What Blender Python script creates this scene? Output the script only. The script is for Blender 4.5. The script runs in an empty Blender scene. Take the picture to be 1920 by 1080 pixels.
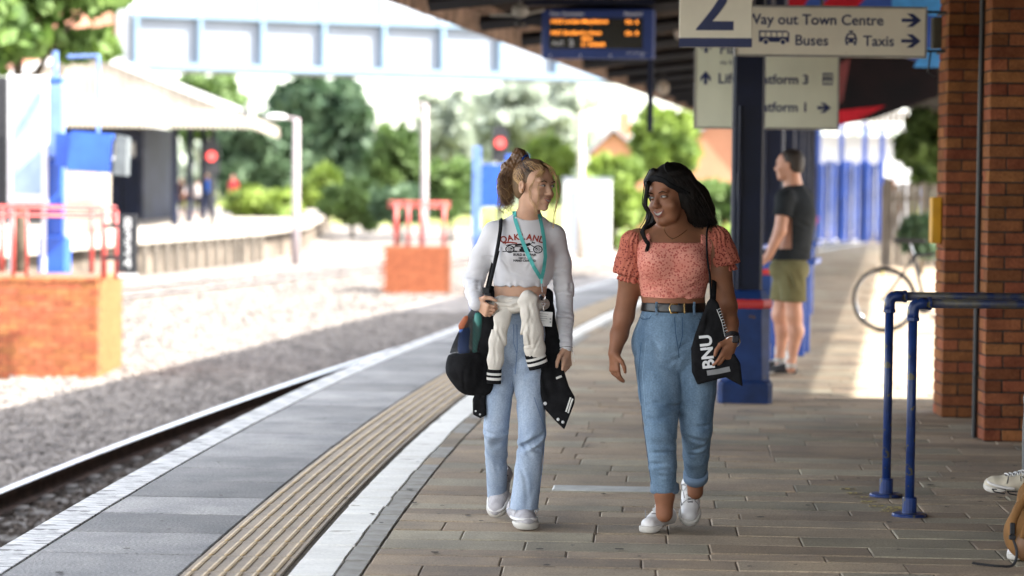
import bpy, math, random
import numpy as np
from mathutils import Vector, Matrix, noise
SC = bpy.context.scene
COL = SC.collection
random.seed(7); RNG = np.random.default_rng(7)
R = math.radians

# ------------------------------------------------------------ camera, light, exposure
CAMZ = 1.55
PITCH, ROLL = math.atan(200/4533.0), 0.011
_f = Vector((0, math.cos(PITCH), -math.sin(PITCH)))
_u0 = Vector((0, math.sin(PITCH), math.cos(PITCH)))
_r = Vector((1,0,0))*math.cos(ROLL) + _u0*math.sin(ROLL)
_u = _u0*math.cos(ROLL) - Vector((1,0,0))*math.sin(ROLL)
cam_data = bpy.data.cameras.new('camera'); cam = bpy.data.objects.new('camera', cam_data); COL.objects.link(cam)
M4 = Matrix((( _r.x,_u.x,-_f.x,0),(_r.y,_u.y,-_f.y,0),(_r.z,_u.z,-_f.z,CAMZ),(0,0,0,1)))
cam.matrix_world = M4
cam_data.lens = 85; cam_data.sensor_width = 36; cam_data.clip_end = 2000; cam_data.clip_start = .1
cam_data.dof.use_dof = True; cam_data.dof.focus_distance = 10.75; cam_data.dof.aperture_fstop = 2.0
SC.camera = cam
SUN_AZ, SUN_EL = R(15), R(43)           # the sun stands to the right, slightly on the viewer's side
sdir = Vector((math.cos(SUN_EL)*math.cos(SUN_AZ), -math.cos(SUN_EL)*math.sin(SUN_AZ), math.sin(SUN_EL)))
world = bpy.data.worlds.new('World'); SC.world = world; world.use_nodes = True
wn = world.node_tree.nodes; wl = world.node_tree.links
sky = wn.new('ShaderNodeTexSky'); sky.sky_type = 'NISHITA'; sky.sun_disc = False
sky.sun_elevation = SUN_EL; sky.sun_rotation = math.atan2(sdir.x, sdir.y)
sky.dust_density = 2.5; sky.air_density = 1.0
# broken white cloud over the blue, the same all round the sky
wtc = wn.new('ShaderNodeTexCoord'); wmp = wn.new('ShaderNodeMapping'); wmp.inputs['Scale'].default_value = (1,1,2.2)
wno = wn.new('ShaderNodeTexNoise'); wno.inputs['Scale'].default_value = 2.1; wno.inputs['Detail'].default_value = 6; wno.inputs['Roughness'].default_value = .58
wrm = wn.new('ShaderNodeMapRange'); wrm.inputs[1].default_value = .38; wrm.inputs[2].default_value = .60
wmx = wn.new('ShaderNodeMix'); wmx.data_type = 'RGBA'; wmx.inputs[7].default_value = (4.6, 4.5, 4.4, 1)
wl.new(wtc.outputs['Generated'], wmp.inputs[0]); wl.new(wmp.outputs[0], wno.inputs['Vector']); wl.new(wno.outputs[0], wrm.inputs[0])
wl.new(wrm.outputs[0], wmx.inputs[0]); wl.new(sky.outputs[0], wmx.inputs[6]); wl.new(wmx.outputs[2], wn['Background'].inputs[0])
wn['Background'].inputs[1].default_value = 0.125
sl = bpy.data.lights.new('sun', 'SUN'); sl.energy = 2.9; sl.angle = R(.6); sl.color = (1, .95, .88)
so = bpy.data.objects.new('sun', sl); COL.objects.link(so); so.rotation_euler = sdir.to_track_quat('Z','Y').to_euler()
SC.view_settings.view_transform = 'Standard'; SC.view_settings.look = 'None'; SC.view_settings.gamma = 1
SC.view_settings.exposure = 3.22
SC.view_settings.use_curve_mapping = False

# ------------------------------------------------------------ materials
MATS = {}
def mat(name, col, rough=.8, var=.12, scale=6, bump=0, bscale=60, metal=0, rnd=0, col2=None, emit=None, spec=None, sss=0,
        hue=0, stretch=(1,1,1), spots=None, alpha=None, sheen=0, coat=0, fine=None):
    if name in MATS: return MATS[name]
    m = bpy.data.materials.new(name); m.use_nodes = True; MATS[name] = m
    nt = m.node_tree; N = nt.nodes; L = nt.links; b = N['Principled BSDF']
    tc = N.new('ShaderNodeTexCoord'); mp = N.new('ShaderNodeMapping'); mp.inputs['Scale'].default_value = stretch
    geo = N.new('ShaderNodeNewGeometry') if rnd else None; src_ = geo.outputs['Position'] if rnd else tc.outputs['Object']
    L.new(src_, mp.inputs[0])
    n1 = N.new('ShaderNodeTexNoise'); n1.inputs['Scale'].default_value = scale; n1.inputs['Detail'].default_value = 5; n1.inputs['Roughness'].default_value = .6
    L.new(mp.outputs[0], n1.inputs['Vector'])
    mix = N.new('ShaderNodeMix'); mix.data_type = 'RGBA'
    c2 = col2 if col2 else tuple(max(0, c*(1-var*2.2)) for c in col)
    c1 = tuple(min(1, c*(1+var)) for c in col) if not col2 else col
    mix.inputs[6].default_value = (*c1, 1); mix.inputs[7].default_value = (*c2, 1)
    rp = N.new('ShaderNodeMapRange'); rp.inputs[1].default_value = .35; rp.inputs[2].default_value = .65
    L.new(n1.outputs[0], rp.inputs[0]); L.new(rp.outputs[0], mix.inputs[0])
    out = mix.outputs[2]
    if spots:                                   # chips, stains: (colour, scale, threshold)
        sc_, sca, th = spots
        n3 = N.new('ShaderNodeTexNoise'); n3.inputs['Scale'].default_value = sca; n3.inputs['Detail'].default_value = 3
        L.new(mp.outputs[0], n3.inputs['Vector'])
        r3 = N.new('ShaderNodeMapRange'); r3.inputs[1].default_value = th; r3.inputs[2].default_value = th+.03
        L.new(n3.outputs[0], r3.inputs[0])
        mx = N.new('ShaderNodeMix'); mx.data_type = 'RGBA'; mx.inputs[7].default_value = (*sc_, 1)
        L.new(out, mx.inputs[6]); L.new(r3.outputs[0], mx.inputs[0]); out = mx.outputs[2]
    if fine:                                    # grain: (scale, amount)
        n4 = N.new('ShaderNodeTexNoise'); n4.inputs['Scale'].default_value = fine[0]; n4.inputs['Detail'].default_value = 3; n4.inputs['Roughness'].default_value = .7
        L.new(src_, n4.inputs['Vector'])
        r4 = N.new('ShaderNodeMapRange'); r4.inputs[1].default_value = .3; r4.inputs[2].default_value = .7; r4.inputs[3].default_value = 1-fine[1]; r4.inputs[4].default_value = 1+fine[1]
        L.new(n4.outputs[0], r4.inputs[0]); h4 = N.new('ShaderNodeHueSaturation'); L.new(r4.outputs[0], h4.inputs['Value']); L.new(out, h4.inputs['Color']); out = h4.outputs[0]
    if rnd or hue:
        oi = N.new('ShaderNodeObjectInfo'); hs = N.new('ShaderNodeHueSaturation')
        mr = N.new('ShaderNodeMapRange'); mr.inputs[3].default_value = 1-rnd; mr.inputs[4].default_value = 1+rnd
        L.new(oi.outputs['Random'], mr.inputs[0]); L.new(mr.outputs[0], hs.inputs['Value'])
        if hue:
            ma = N.new('ShaderNodeMath'); ma.operation = 'MULTIPLY'; ma.inputs[1].default_value = 7.31
            fr = N.new('ShaderNodeMath'); fr.operation = 'FRACT'
            mh = N.new('ShaderNodeMapRange'); mh.inputs[3].default_value = .5-hue; mh.inputs[4].default_value = .5+hue
            L.new(oi.outputs['Random'], ma.inputs[0]); L.new(ma.outputs[0], fr.inputs[0]); L.new(fr.outputs[0], mh.inputs[0]); L.new(mh.outputs[0], hs.inputs['Hue'])
        L.new(out, hs.inputs['Color']); out = hs.outputs[0]
    L.new(out, b.inputs['Base Color'])
    b.inputs['Roughness'].default_value = rough; b.inputs['Metallic'].default_value = metal
    if spec is None and rough>=.72: spec=.12
    if spec is not None: b.inputs['Specular IOR Level'].default_value = spec
    if sheen: b.inputs['Sheen Weight'].default_value = sheen
    if coat: b.inputs['Coat Weight'].default_value = coat
    if sss:
        b.inputs['Subsurface Weight'].default_value = sss; b.inputs['Subsurface Radius'].default_value = (.02,.008,.004); b.inputs['Subsurface Scale'].default_value = .6
    if bump:
        n2 = N.new('ShaderNodeTexNoise'); n2.inputs['Scale'].default_value = bscale; n2.inputs['Detail'].default_value = 4
        L.new(mp.outputs[0], n2.inputs['Vector'])
        bp = N.new('ShaderNodeBump'); bp.inputs['Strength'].default_value = min(1, bump*10); bp.inputs['Distance'].default_value = .02*bump*5
        L.new(n2.outputs[0], bp.inputs['Height']); L.new(bp.outputs[0], b.inputs['Normal'])
    if emit:
        b.inputs['Emission Color'].default_value = (*emit[0], 1); b.inputs['Emission Strength'].default_value = emit[1]
    if alpha is not None: b.inputs['Alpha'].default_value = alpha
    return m

# ------------------------------------------------------------ mesh builder
class MB:
    def __init__(s): s.v = []; s.f = []
    def add(s, vs, fs):
        o = len(s.v); s.v += [tuple(v) for v in vs]; s.f += [tuple(i+o for i in f) for f in fs]; return s
    def box(s, c, d, rz=0, bev=0, M=None):
        x,y,z = d[0]/2,d[1]/2,d[2]/2
        if bev:
            b = min(bev, x*.9, y*.9, z*.9); P=[]
            for sx in (-1,1):
                for sy in (-1,1):
                    for sz in (-1,1):
                        P += [Vector((sx*(x-b),sy*(y-b),sz*z)),Vector((sx*(x-b),sy*y,sz*(z-b))),Vector((sx*x,sy*(y-b),sz*(z-b)))]
            import bmesh
            bm = bmesh.new(); vs=[bm.verts.new(p) for p in P]; bmesh.ops.convex_hull(bm, input=vs)
            bm.verts.index_update(); P=[v.co.copy() for v in bm.verts]; F=[tuple(v.index for v in f.verts) for f in bm.faces]; bm.free()
        else:
            P=[Vector((a*x,b_*y,c_*z)) for a in (-1,1) for b_ in (-1,1) for c_ in (-1,1)]
            F=[(0,1,3,2),(4,6,7,5),(0,4,5,1),(2,3,7,6),(0,2,6,4),(1,5,7,3)]
        Mt = Matrix.Translation(c) @ Matrix.Rotation(rz,4,'Z')
        if M is not None: Mt = Matrix.Translation(c) @ M.to_4x4()
        return s.add([Mt@p for p in P], F)
    def tube(s, pts, r, n=8, cap=True, flat=1.0, up=None):
        pts=[Vector(p) for p in pts]; rs = r if isinstance(r,(list,tuple)) else [r]*len(pts)
        o=len(s.v); prev=None
        for i,p in enumerate(pts):
            t=(pts[min(i+1,len(pts)-1)]-pts[max(i-1,0)]).normalized()
            if prev is None:
                a = Vector(up) if up else (Vector((0,0,1)) if abs(t.z)<.9 else Vector((1,0,0)))
                a=(a-t*a.dot(t)).normalized()
            else: a=(prev-t*prev.dot(t)).normalized()
            prev=a; b=t.cross(a)
            for k in range(n):
                q=2*math.pi*k/n; s.v.append(tuple(p+a*(math.cos(q)*rs[i]*flat)+b*(math.sin(q)*rs[i])))
        for i in range(len(pts)-1):
            for k in range(n):
                k2=(k+1)%n; s.f.append((o+i*n+k,o+i*n+k2,o+(i+1)*n+k2,o+(i+1)*n+k))
        if cap:
            s.f.append(tuple(o+k for k in range(n))[::-1]); e=o+(len(pts)-1)*n; s.f.append(tuple(e+k for k in range(n)))
        return s
    def lathe(s, prof, c=(0,0,0), n=16, sx=1, sy=1, axis='Z', rot=0):
        o=len(s.v); c=Vector(c)
        for r,z in prof:
            for k in range(n):
                q=2*math.pi*k/n+rot; x,y=math.cos(q)*r*sx,math.sin(q)*r*sy
                p={'Z':(x,y,z),'Y':(x,z,y),'X':(z,x,y)}[axis]; s.v.append(tuple(c+Vector(p)))
        for i in range(len(prof)-1):
            for k in range(n):
                k2=(k+1)%n; s.f.append((o+i*n+k,o+i*n+k2,o+(i+1)*n+k2,o+(i+1)*n+k))
        s.f.append(tuple(o+k for k in range(n))[::-1]); e=o+(len(prof)-1)*n; s.f.append(tuple(e+k for k in range(n)))
        return s
    def prism(s, poly, a, b, plane='XZ'):      # polygon extruded from a to b along the third axis
        n=len(poly)
        mk={'XZ':lambda p,t:(p[0],t,p[1]),'XY':lambda p,t:(p[0],p[1],t),'YZ':lambda p,t:(t,p[0],p[1])}[plane]
        return s.add([mk(p,a) for p in poly]+[mk(p,b) for p in poly],
            [tuple(range(n)),tuple(range(2*n-1,n-1,-1))]+[(i,i+n,(i+1)%n+n,(i+1)%n) for i in range(n)])
def mesh(name, mb, m, smooth=False):
    me=bpy.data.meshes.new(name); me.from_pydata(mb.v,[],mb.f); me.update()
    import bmesh
    bm=bmesh.new(); bm.from_mesh(me); bmesh.ops.recalc_face_normals(bm, faces=bm.faces); bm.to_mesh(me); bm.free()
    for mm in (m if isinstance(m,(list,tuple)) else [m]): me.materials.append(mm)
    if smooth: me.polygons.foreach_set('use_smooth',[True]*len(me.polygons))
    return me
def obj(name, mb, m, parent=None, smooth=False, loc=None, rz=None, kind=None):
    me = mb if isinstance(mb, bpy.types.Mesh) else mesh(name, mb, m, smooth)
    o=bpy.data.objects.new(name, me); COL.objects.link(o)
    if parent: o.parent=parent
    if loc is not None: o.location=loc
    if rz is not None: o.rotation_euler=(0,0,rz)
    if kind: o['kind']=kind
    return o
def npmesh(name, V, F, m, smooth=True):
    me=bpy.data.meshes.new(name); V=np.asarray(V,np.float32); F=np.asarray(F,np.int32); k=F.shape[1]
    me.vertices.add(len(V)); me.vertices.foreach_set('co',V.ravel())
    me.loops.add(F.size); me.loops.foreach_set('vertex_index',F.ravel())
    me.polygons.add(len(F)); me.polygons.foreach_set('loop_start',np.arange(0,F.size,k,dtype=np.int32))
    me.polygons.foreach_set('use_smooth',np.full(len(F),smooth))
    me.update(calc_edges=True); me.validate()
    for mm in (m if isinstance(m,(list,tuple)) else [m]): me.materials.append(mm)
    return me
def thing(name, label, cat, loc=(0,0,0), rz=0, group=None):
    o=bpy.data.objects.new(name,None); COL.objects.link(o); o.location=loc; o.rotation_euler=(0,0,rz); o.empty_display_size=.2
    return tag(o,label,cat,group)
def tag(o,label,cat,group=None):
    o['label']=label; o['category']=cat
    if group: o['group']=group
    return o
def copy_tree(o, parent=None):
    c=o.copy(); COL.objects.link(c)
    if parent: c.parent=parent
    for ch in [x for x in o.children]: copy_tree(ch,c)
    return c
def text_mb(txt, size, bold=.0, align='LEFT', depth=.001, shear=0):
    cu=bpy.data.curves.new('t','FONT'); cu.body=txt; cu.size=size; cu.offset=bold; cu.align_x=align; cu.extrude=depth; cu.resolution_u=4; cu.shear=shear
    o=bpy.data.objects.new('t',cu); COL.objects.link(o); dg=bpy.context.evaluated_depsgraph_get(); dg.update()
    me=bpy.data.meshes.new_from_object(o.evaluated_get(dg)); mb=MB(); mb.add([v.co for v in me.vertices],[tuple(p.vertices) for p in me.polygons])
    bpy.data.objects.remove(o); bpy.data.curves.remove(cu); bpy.data.meshes.remove(me)
    return mb
def facing(mb, x, y, z):        # text laid in XY -> upright, facing -Y, origin at (x,y,z)
    mb.v=[(x+v[0], y-v[2], z+v[1]) for v in mb.v]; return mb

# ------------------------------------------------------------ the curved platform edge: s along, t to the right
_S=np.arange(-40,160,.25); _h=np.zeros(len(_S)); _x=np.zeros(len(_S)); _y=np.zeros(len(_S))
def _k(s): return .0 if s<0 else .004 if s<10 else .0068 if s<22 else .0038 if s<70 else 0
i0=int((10+40)/.25); _h[i0]=.045; _x[i0]=-2.10; _y[i0]=10
for i in range(i0+1,len(_S)):
    _h[i]=_h[i-1]+_k(_S[i-1])*.25; _x[i]=_x[i-1]+math.sin(_h[i-1])*.25; _y[i]=_y[i-1]+math.cos(_h[i-1])*.25
for i in range(i0-1,-1,-1):
    _h[i]=_h[i+1]-_k(_S[i])*.25; _x[i]=_x[i+1]-math.sin(_h[i+1])*.25; _y[i]=_y[i+1]-math.cos(_h[i+1])*.25
def hd(s): return float(np.interp(s,_S,_h))
def loc(s,t,z=0):
    x=np.interp(s,_S,_x); y=np.interp(s,_S,_y); h=np.interp(s,_S,_h)
    return Vector((float(x+math.cos(h)*t), float(y-math.sin(h)*t), z))
def ribbon(mb, s0, s1, t0, t1, z0, z1=None, ds=1.0):      # a strip following the edge; z1: a solid down to z1
    n=max(1,int(math.ceil((s1-s0)/ds))); o=len(mb.v)
    for i in range(n+1):
        s=s0+(s1-s0)*i/n; a=loc(s,t0,z0); b=loc(s,t1,z0); mb.v+= [tuple(a),tuple(b)]
        if z1 is not None: mb.v+=[(b.x,b.y,z1),(a.x,a.y,z1)]
    k=2 if z1 is None else 4
    for i in range(n):
        p=o+i*k; q=p+k
        if k==2: mb.f.append((p,p+1,q+1,q))
        else:
            for j in range(4): mb.f.append((p+j,p+(j+1)%4,q+(j+1)%4,q+j))
    if k==4: mb.f.append((o,o+1,o+2,o+3)); e=o+n*4; mb.f.append((e+3,e+2,e+1,e))
    return mb
def on_px(px, py, Y):           # a point seen at (px,py) of the 1920 picture, Y metres away
    d=_f*4533+_r*(px-960)-_u*(py-540); return Vector((0,0,CAMZ))+d*(Y/d.y)
# ============================================================ THE SETTING
GZ=-1.0
m_ballast=mat('ballast',(.21,.19,.17),.95,var=.3,scale=1.2,bump=.12,bscale=22)
m_stone=mat('ballast_stone',(.25,.225,.20),.95,col2=(.10,.09,.085),scale=3.2,bump=.05,bscale=90)
m_asph=mat('pale_asphalt',(.22,.205,.19),.95,var=.12,scale=3,bump=.05,bscale=120)
m_grass=mat('rough_grass',(.11,.15,.035),.95,col2=(.20,.19,.07),scale=2,bump=.2,bscale=14)
m_dirt=mat('joint_dirt',(.10,.082,.062),.95,var=.2,scale=14,bump=.1,bscale=90)
g=MB(); g.add([(-600,-60,GZ-.06),(600,-60,GZ-.06),(600,900,GZ-.06),(-600,900,GZ-.06)],[(0,1,2,3)])
obj('ground',g,m_grass,kind='structure')
g=ribbon(MB(),-30,128,-44,.4,GZ-.02,None,2); obj('ballast_bed',g,m_ballast,kind='structure')
# loose ballast stones
def stones(name,n,s0,s1,t0,t1,z,r0,r1,m,pw=1.0):
    base=np.array([(1,0,0),(-1,0,0),(0,1,0),(0,-1,0),(0,0,1),(0,0,-1)],float)
    F=np.array([(0,2,4),(2,1,4),(1,3,4),(3,0,4),(2,0,5),(1,2,5),(3,1,5),(0,3,5)])
    s=s0+(s1-s0)*RNG.random(n)**pw; t=t0+(t1-t0)*RNG.random(n)
    x=np.interp(s,_S,_x); y=np.interp(s,_S,_y); h=np.interp(s,_S,_h)
    c=np.stack([x+np.cos(h)*t,y-np.sin(h)*t,np.full(n,z)+RNG.random(n)*.03],1)
    r=r0+(r1-r0)*RNG.random(n)
    q=RNG.normal(size=(n,3,3)); Q,_=np.linalg.qr(q)
    V=base[None]*(0.6+.7*RNG.random((n,6,1)))*r[:,None,None]; V=np.einsum('nij,nkj->nki',Q,V); V[:,:,2]*=.8; V+=c[:,None]
    FF=(F[None]+6*np.arange(n)[:,None,None]).reshape(-1,3)
    me=npmesh(name,V.reshape(-1,3),FF,m,False); o=bpy.data.objects.new(name,me); COL.objects.link(o); o['kind']='stuff'; return o
stones('loose_ballast',52000,13,46,-6.2,-2.42,GZ-.01,.022,.045,m_stone,1.3)
stones('loose_ballast',26000,24,75,-14.2,-6.0,GZ-.01,.03,.06,m_stone,1.2)
stones('loose_ballast',15000,9,34,-2.25,-.1,GZ-.02,.02,.04,mat('oily_ballast_stone',(.075,.062,.052),.9,var=.25,scale=4),1.2)
# right-hand forecourt (sunlit) and its ground
m_fore=mat('forecourt_paving',(.34,.30,.27),.9,var=.1,scale=1.3,bump=.02,bscale=60)
g=MB(); g.v=[]; ribbon(g,-30,150,7.8,60,-.012,None,2); obj('forecourt',g,m_fore,kind='structure')

# ---------------- platform
m_core=mat('platform_wall_brick',(.10,.07,.055),.95,var=.25,scale=5,bump=.1,bscale=40)
plat=bpy.data.objects.new('platform',mesh('platform',ribbon(MB(),-30,84,.10,8.2,-.006,GZ-.1,1.0),m_dirt)); COL.objects.link(plat); plat['kind']='structure'
g=ribbon(MB(),-30,84,.06,.098,-.07,GZ-.09,1.0); obj('platform_face',g,m_core,plat)
def quad_slab(s0,s1,t0,t1,z0,z1,jit=.002,bev=.004):
    "one paving slab with chamfered arrises, corners following the curve, about its own centre"
    cs=[(s0,t0),(s0,t1),(s1,t1),(s1,t0)]; c=loc((s0+s1)/2,(t0+t1)/2)
    P=[loc(s,t)-c for s,t in cs]; Q=[p*(1-2*bev/max(.05,p.length)) for p in P]
    dz=[random.uniform(-jit,jit) for _ in range(4)]
    v=[(p.x,p.y,z0) for p in P]+[(p.x,p.y,z1-bev+d) for p,d in zip(P,dz)]+[(p.x,p.y,z1+d) for p,d in zip(Q,dz)]
    f=[(8,9,10,11)]+[(i,(i+1)%4,(i+1)%4+4,i+4) for i in range(4)]+[(i+4,(i+1)%4+4,(i+1)%4+8,i+8) for i in range(4)]
    return v,f,c
slab_m=[mat('slab_tan',(.38,.295,.20),.75,spec=.3,fine=(95,.32),col2=(.245,.200,.148),scale=2.2,bump=.05,bscale=45,rnd=.2,stretch=(1,1,1)),
        mat('slab_grey_green',(.36,.31,.22),.72,spec=.3,fine=(95,.3),col2=(.245,.215,.16),scale=2.2,bump=.05,bscale=60,rnd=.18,stretch=(1,1,1)),
        mat('slab_brown',(.355,.268,.18),.75,spec=.3,fine=(95,.32),col2=(.23,.182,.136),scale=2.2,bump=.05,bscale=50,rnd=.18,stretch=(1,1,1)),
        mat('slab_pale',(.50,.50,.47),.55,var=.1,scale=8,bump=.03,bscale=60)]
cop_m=mat('coping_slab_grey',(.255,.245,.235),.7,fine=(70,.42),col2=(.15,.148,.148),scale=2.6,bump=.08,bscale=70,rnd=.36,stretch=(1,1,1))
m_white=mat('worn_white_paint',(.58,.575,.56),.65,fine=(70,.15),col2=(.35,.345,.34),scale=7,spots=((.12,.115,.11),13,.545),stretch=(.5,3,1),bump=.03,bscale=50)
m_rib=mat('tactile_rib',(.46,.32,.15),.55,col2=(.36,.25,.12),scale=9,fine=(60,.2))
m_tact=mat('tactile_buff',(.36,.285,.20),.7,fine=(90,.22),col2=(.26,.21,.16),scale=4,bump=.03,bscale=60,rnd=.12)
stuffslab={0:MB(),1:MB(),2:MB(),3:MB()}; cnt=0
# grey coping slabs behind the painted nosing
s=7.6
while s<70:
    d=random.choice([.55,.6,.62,.66]); v,f,c=quad_slab(s,s+d-.014,.155,.835,-.03,0,.002)
    mb=MB(); mb.add(v,f); obj('coping_slab',mb,cop_m,plat,loc=c); 
    v,f,c=quad_slab(s,s+d-.005,-.02,.150,-.075,.003,.001); mb=MB(); mb.add(v,f); obj('painted_nosing',mb,m_white,plat,loc=c)
    s+=d
# tactile pavers: a flat and six rounded ribs each
s=7.5; k=0
while s<60:
    L=.4; mb=MB(); v,f,c=quad_slab(s,s+L-.006,.845,1.235,-.03,.002,.0005,.003); mb.add(v,f)
    rb=MB()
    for j in range(6):
        t=.845+.034+j*.0645
        a=loc(s+.010,t,.003)-c; b=loc(s+L-.016,t,.003)-c; a.z=b.z=.003
        rb.tube([a,a+(b-a)*.04,b-(b-a)*.04,b],[.005,.0125,.0125,.005],6,flat=.42,up=(0,0,1))
    tp_=obj('tactile_paver',mb,m_tact,plat,loc=c); obj('ribs',rb,m_rib,tp_); s+=L; k+=1
# painted yellow-line row: line slabs with worn white paint, beige strip beside
s=7.3
m_line=mat('line_paint',(.82,.80,.74),.6,rnd=.08,fine=(60,.10),col2=(.70,.68,.62),scale=6,spots=((.34,.30,.25),9,.66),stretch=(.5,1.2,1),bump=.02,bscale=60)
m_ghost=mat('faded_line_paint',(.30,.285,.25),.6,col2=(.19,.17,.14),scale=9,bump=.03,bscale=60)
while s<66:
    d=random.choice([.28,.33,.4,.3]); 
    w2=random.choice([1.434,1.438,1.442]); v,f,c=quad_slab(s,s+d-.014,1.262+random.uniform(-.002,.002),w2,-.03,.003,.002); mb=MB(); mb.add(v,f); obj('line_slab',mb,m_line,plat,loc=c)
    v,f,c=quad_slab(s,s+d-.012,w2+.005,1.54,-.03,.001,.002); mb=MB(); mb.add(v,f); obj('line_edge_slab',mb,m_ghost if random.random()<.7 else slab_m[0],plat,loc=c)
    s+=d
# flagstones laid in staggered rows
s=7.2; row=0
rs=random.Random(11)
while s<66:
    d=rs.choice([.19,.24,.3,.34,.27]) if s<30 else .45; t=1.55-rs.random()*.0
    first=True
    while t<8.0:
        w=rs.uniform(.3,.85)
        if first: w=rs.uniform(.2,.8); first=False
        t1=min(t+w,8.0)
        mi=rs.choices([0,1,2],[.42,.26,.32])[0]
        v,f,c=quad_slab(s,s+d-.020,t,t1-.004,-.03,0,.0028,.003)
        vis = t<4.9 and s>8.8 and s<20 and (c.x < 0.2129*c.y+.35)
        if vis and cnt<298:
            mb=MB(); mb.add(v,f); obj('flagstone',mb,slab_m[mi],plat,loc=c); cnt+=1
        else: stuffslab[mi].add([(a+c.x,b+c.y,z) for a,b,z in v],f)
        t=t1
    s+=d; row+=1
for i in range(3):
    o=obj('flagstones_beyond',stuffslab[i],slab_m[i],plat,kind='stuff')
v,f,c=quad_slab(12.22,12.42,2.20,2.72,-.03,.005,.001); mb=MB(); mb.add(v,f); obj('pale_slab',mb,slab_m[3],plat,loc=c)
# trodden chewing gum and dark spots on the paving
mb=MB(); rg=random.Random(5)
for i in range(260):
    p=loc(rg.uniform(8.6,24),rg.uniform(.2,4.8)); r_=rg.uniform(.008,.022); n_=8; o_=len(mb.v)
    for k_ in range(n_): a_=k_*6.283/n_; rr_=r_*rg.uniform(.7,1.15); mb.v.append((p.x+rr_*math.cos(a_),p.y+rr_*math.sin(a_),.0068))
    mb.f.append(tuple(range(o_,o_+n_)))
obj('gum_spots',mb,mat('gum_dark',(.075,.065,.055),.85,var=.3,scale=3),plat,kind='stuff')
# yellow stencilled marks by the hoop barrier
m_yel=mat('worn_yellow_paint',(.44,.36,.12),.7,var=.2,scale=30,spots=((.18,.14,.10),45,.48))
mb=MB()
for i in range(5):
    c=Vector((1.72+i*.012,12.25-i*.16,.006)); mb.box(c,(.075,.014+.012*random.random(),.004),rz=.1)
for i in range(4): mb.box((1.80+.02*i,11.42+.05*i,.006),(.085,.013,.004),rz=.1)
obj('yellow_floor_marks',mb,m_yel,plat)

# ---------------- track
m_rail_top=mat('polished_rail',(.62,.66,.70),.38,var=.05,metal=1); m_rail=mat('rusty_rail',(.045,.026,.018),.85,var=.3,scale=12,bump=.05)
m_sleeper=mat('grey_sleeper',(.13,.12,.11),.9,var=.2,scale=8,bump=.05)
def track(tc, zr, s0, s1, label, sl0, sl1):
    tr=thing('railway_track',label,'track',loc(s0,tc,GZ))
    inv=Matrix.Translation(-Vector(tr.location))
    for sg in (-1,1):
        t=tc+sg*.7525; mb=MB()
        prof=[(-.075,-.158),(.075,-.158),(.075,-.146),(.012,-.13),(.012,-.045),(.035,-.032),(.036,-.004),(-.036,-.004),(-.035,-.032),(-.012,-.045),(-.012,-.13),(-.075,-.146)]
        n=int((s1-s0)/1.0); k=len(prof)
        for i in range(n+1):
            s=s0+(s1-s0)*i/n
            for a,z in prof: p=loc(s,t+a,zr+z); mb.v.append(tuple(inv@p))
        for i in range(n):
            for j in range(k): mb.f.append((i*k+j,i*k+(j+1)%k,(i+1)*k+(j+1)%k,(i+1)*k+j))
        r=obj('rail',mb,m_rail,tr)
        h=MB(); ribbon(h,s0,s1,t-.034,t+.034,zr+.001,zr-.006,1.0); h.v=[tuple(inv@Vector(p)) for p in h.v]; obj('running_surface',h,m_rail_top,r)
    base=None; s=sl0
    smb=MB().box((0,0,0),(2.5,.26,.15),bev=.015)
    for sx in (-.7525,.7525):
        for e in (-.13,.13): smb.box((sx+e,0,.085),(.09,.12,.05),bev=.01)
    me=mesh('sleeper',smb,m_sleeper)
    while s<sl1:
        c=loc(s,tc,zr-.158-.075-.008); obj('sleeper',me,None,tr,loc=inv@c,rz=-hd(s)); s+=.65
    return tr
track(-1.57,-.83,-10,110,'nearest railway track with one shiny rail beside the white platform edge',9,62)
track(-12.6,-.93,-5,120,'far railway track curving beside the opposite platform',30,90)

# the canopy runs straighter than the platform edge beyond the first columns
def chd(s): return .156 if s>18 else max(.045, .156-.0069*(18-s))
_cx={};
def _cinit():
    x,y=-1.9+.04,18.0; P={18.0:(x,y)}; s=18.0
    xs=[(18.0,x,y)]
    while s<140: x+=math.sin(chd(s))*.5; y+=math.cos(chd(s))*.5; s+=.5; xs.append((s,x,y))
    x,y=-1.86,18.0; s=18.0
    while s>-40: s-=.5; x-=math.sin(chd(s))*.5; y-=math.cos(chd(s))*.5; xs.insert(0,(s,x,y))
    return np.array(xs)
_C=_cinit()
def cloc(s,t,z=0):
    x=np.interp(s,_C[:,0],_C[:,1]); y=np.interp(s,_C[:,0],_C[:,2]); h=chd(s); t=t+.2
    return Vector((float(x+math.cos(h)*t), float(y-math.sin(h)*t), z))
def cribbon(*a,**k):
    global loc; keep=loc; loc=cloc
    try: return ribbon(*a,**k)
    finally: loc=keep
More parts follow.
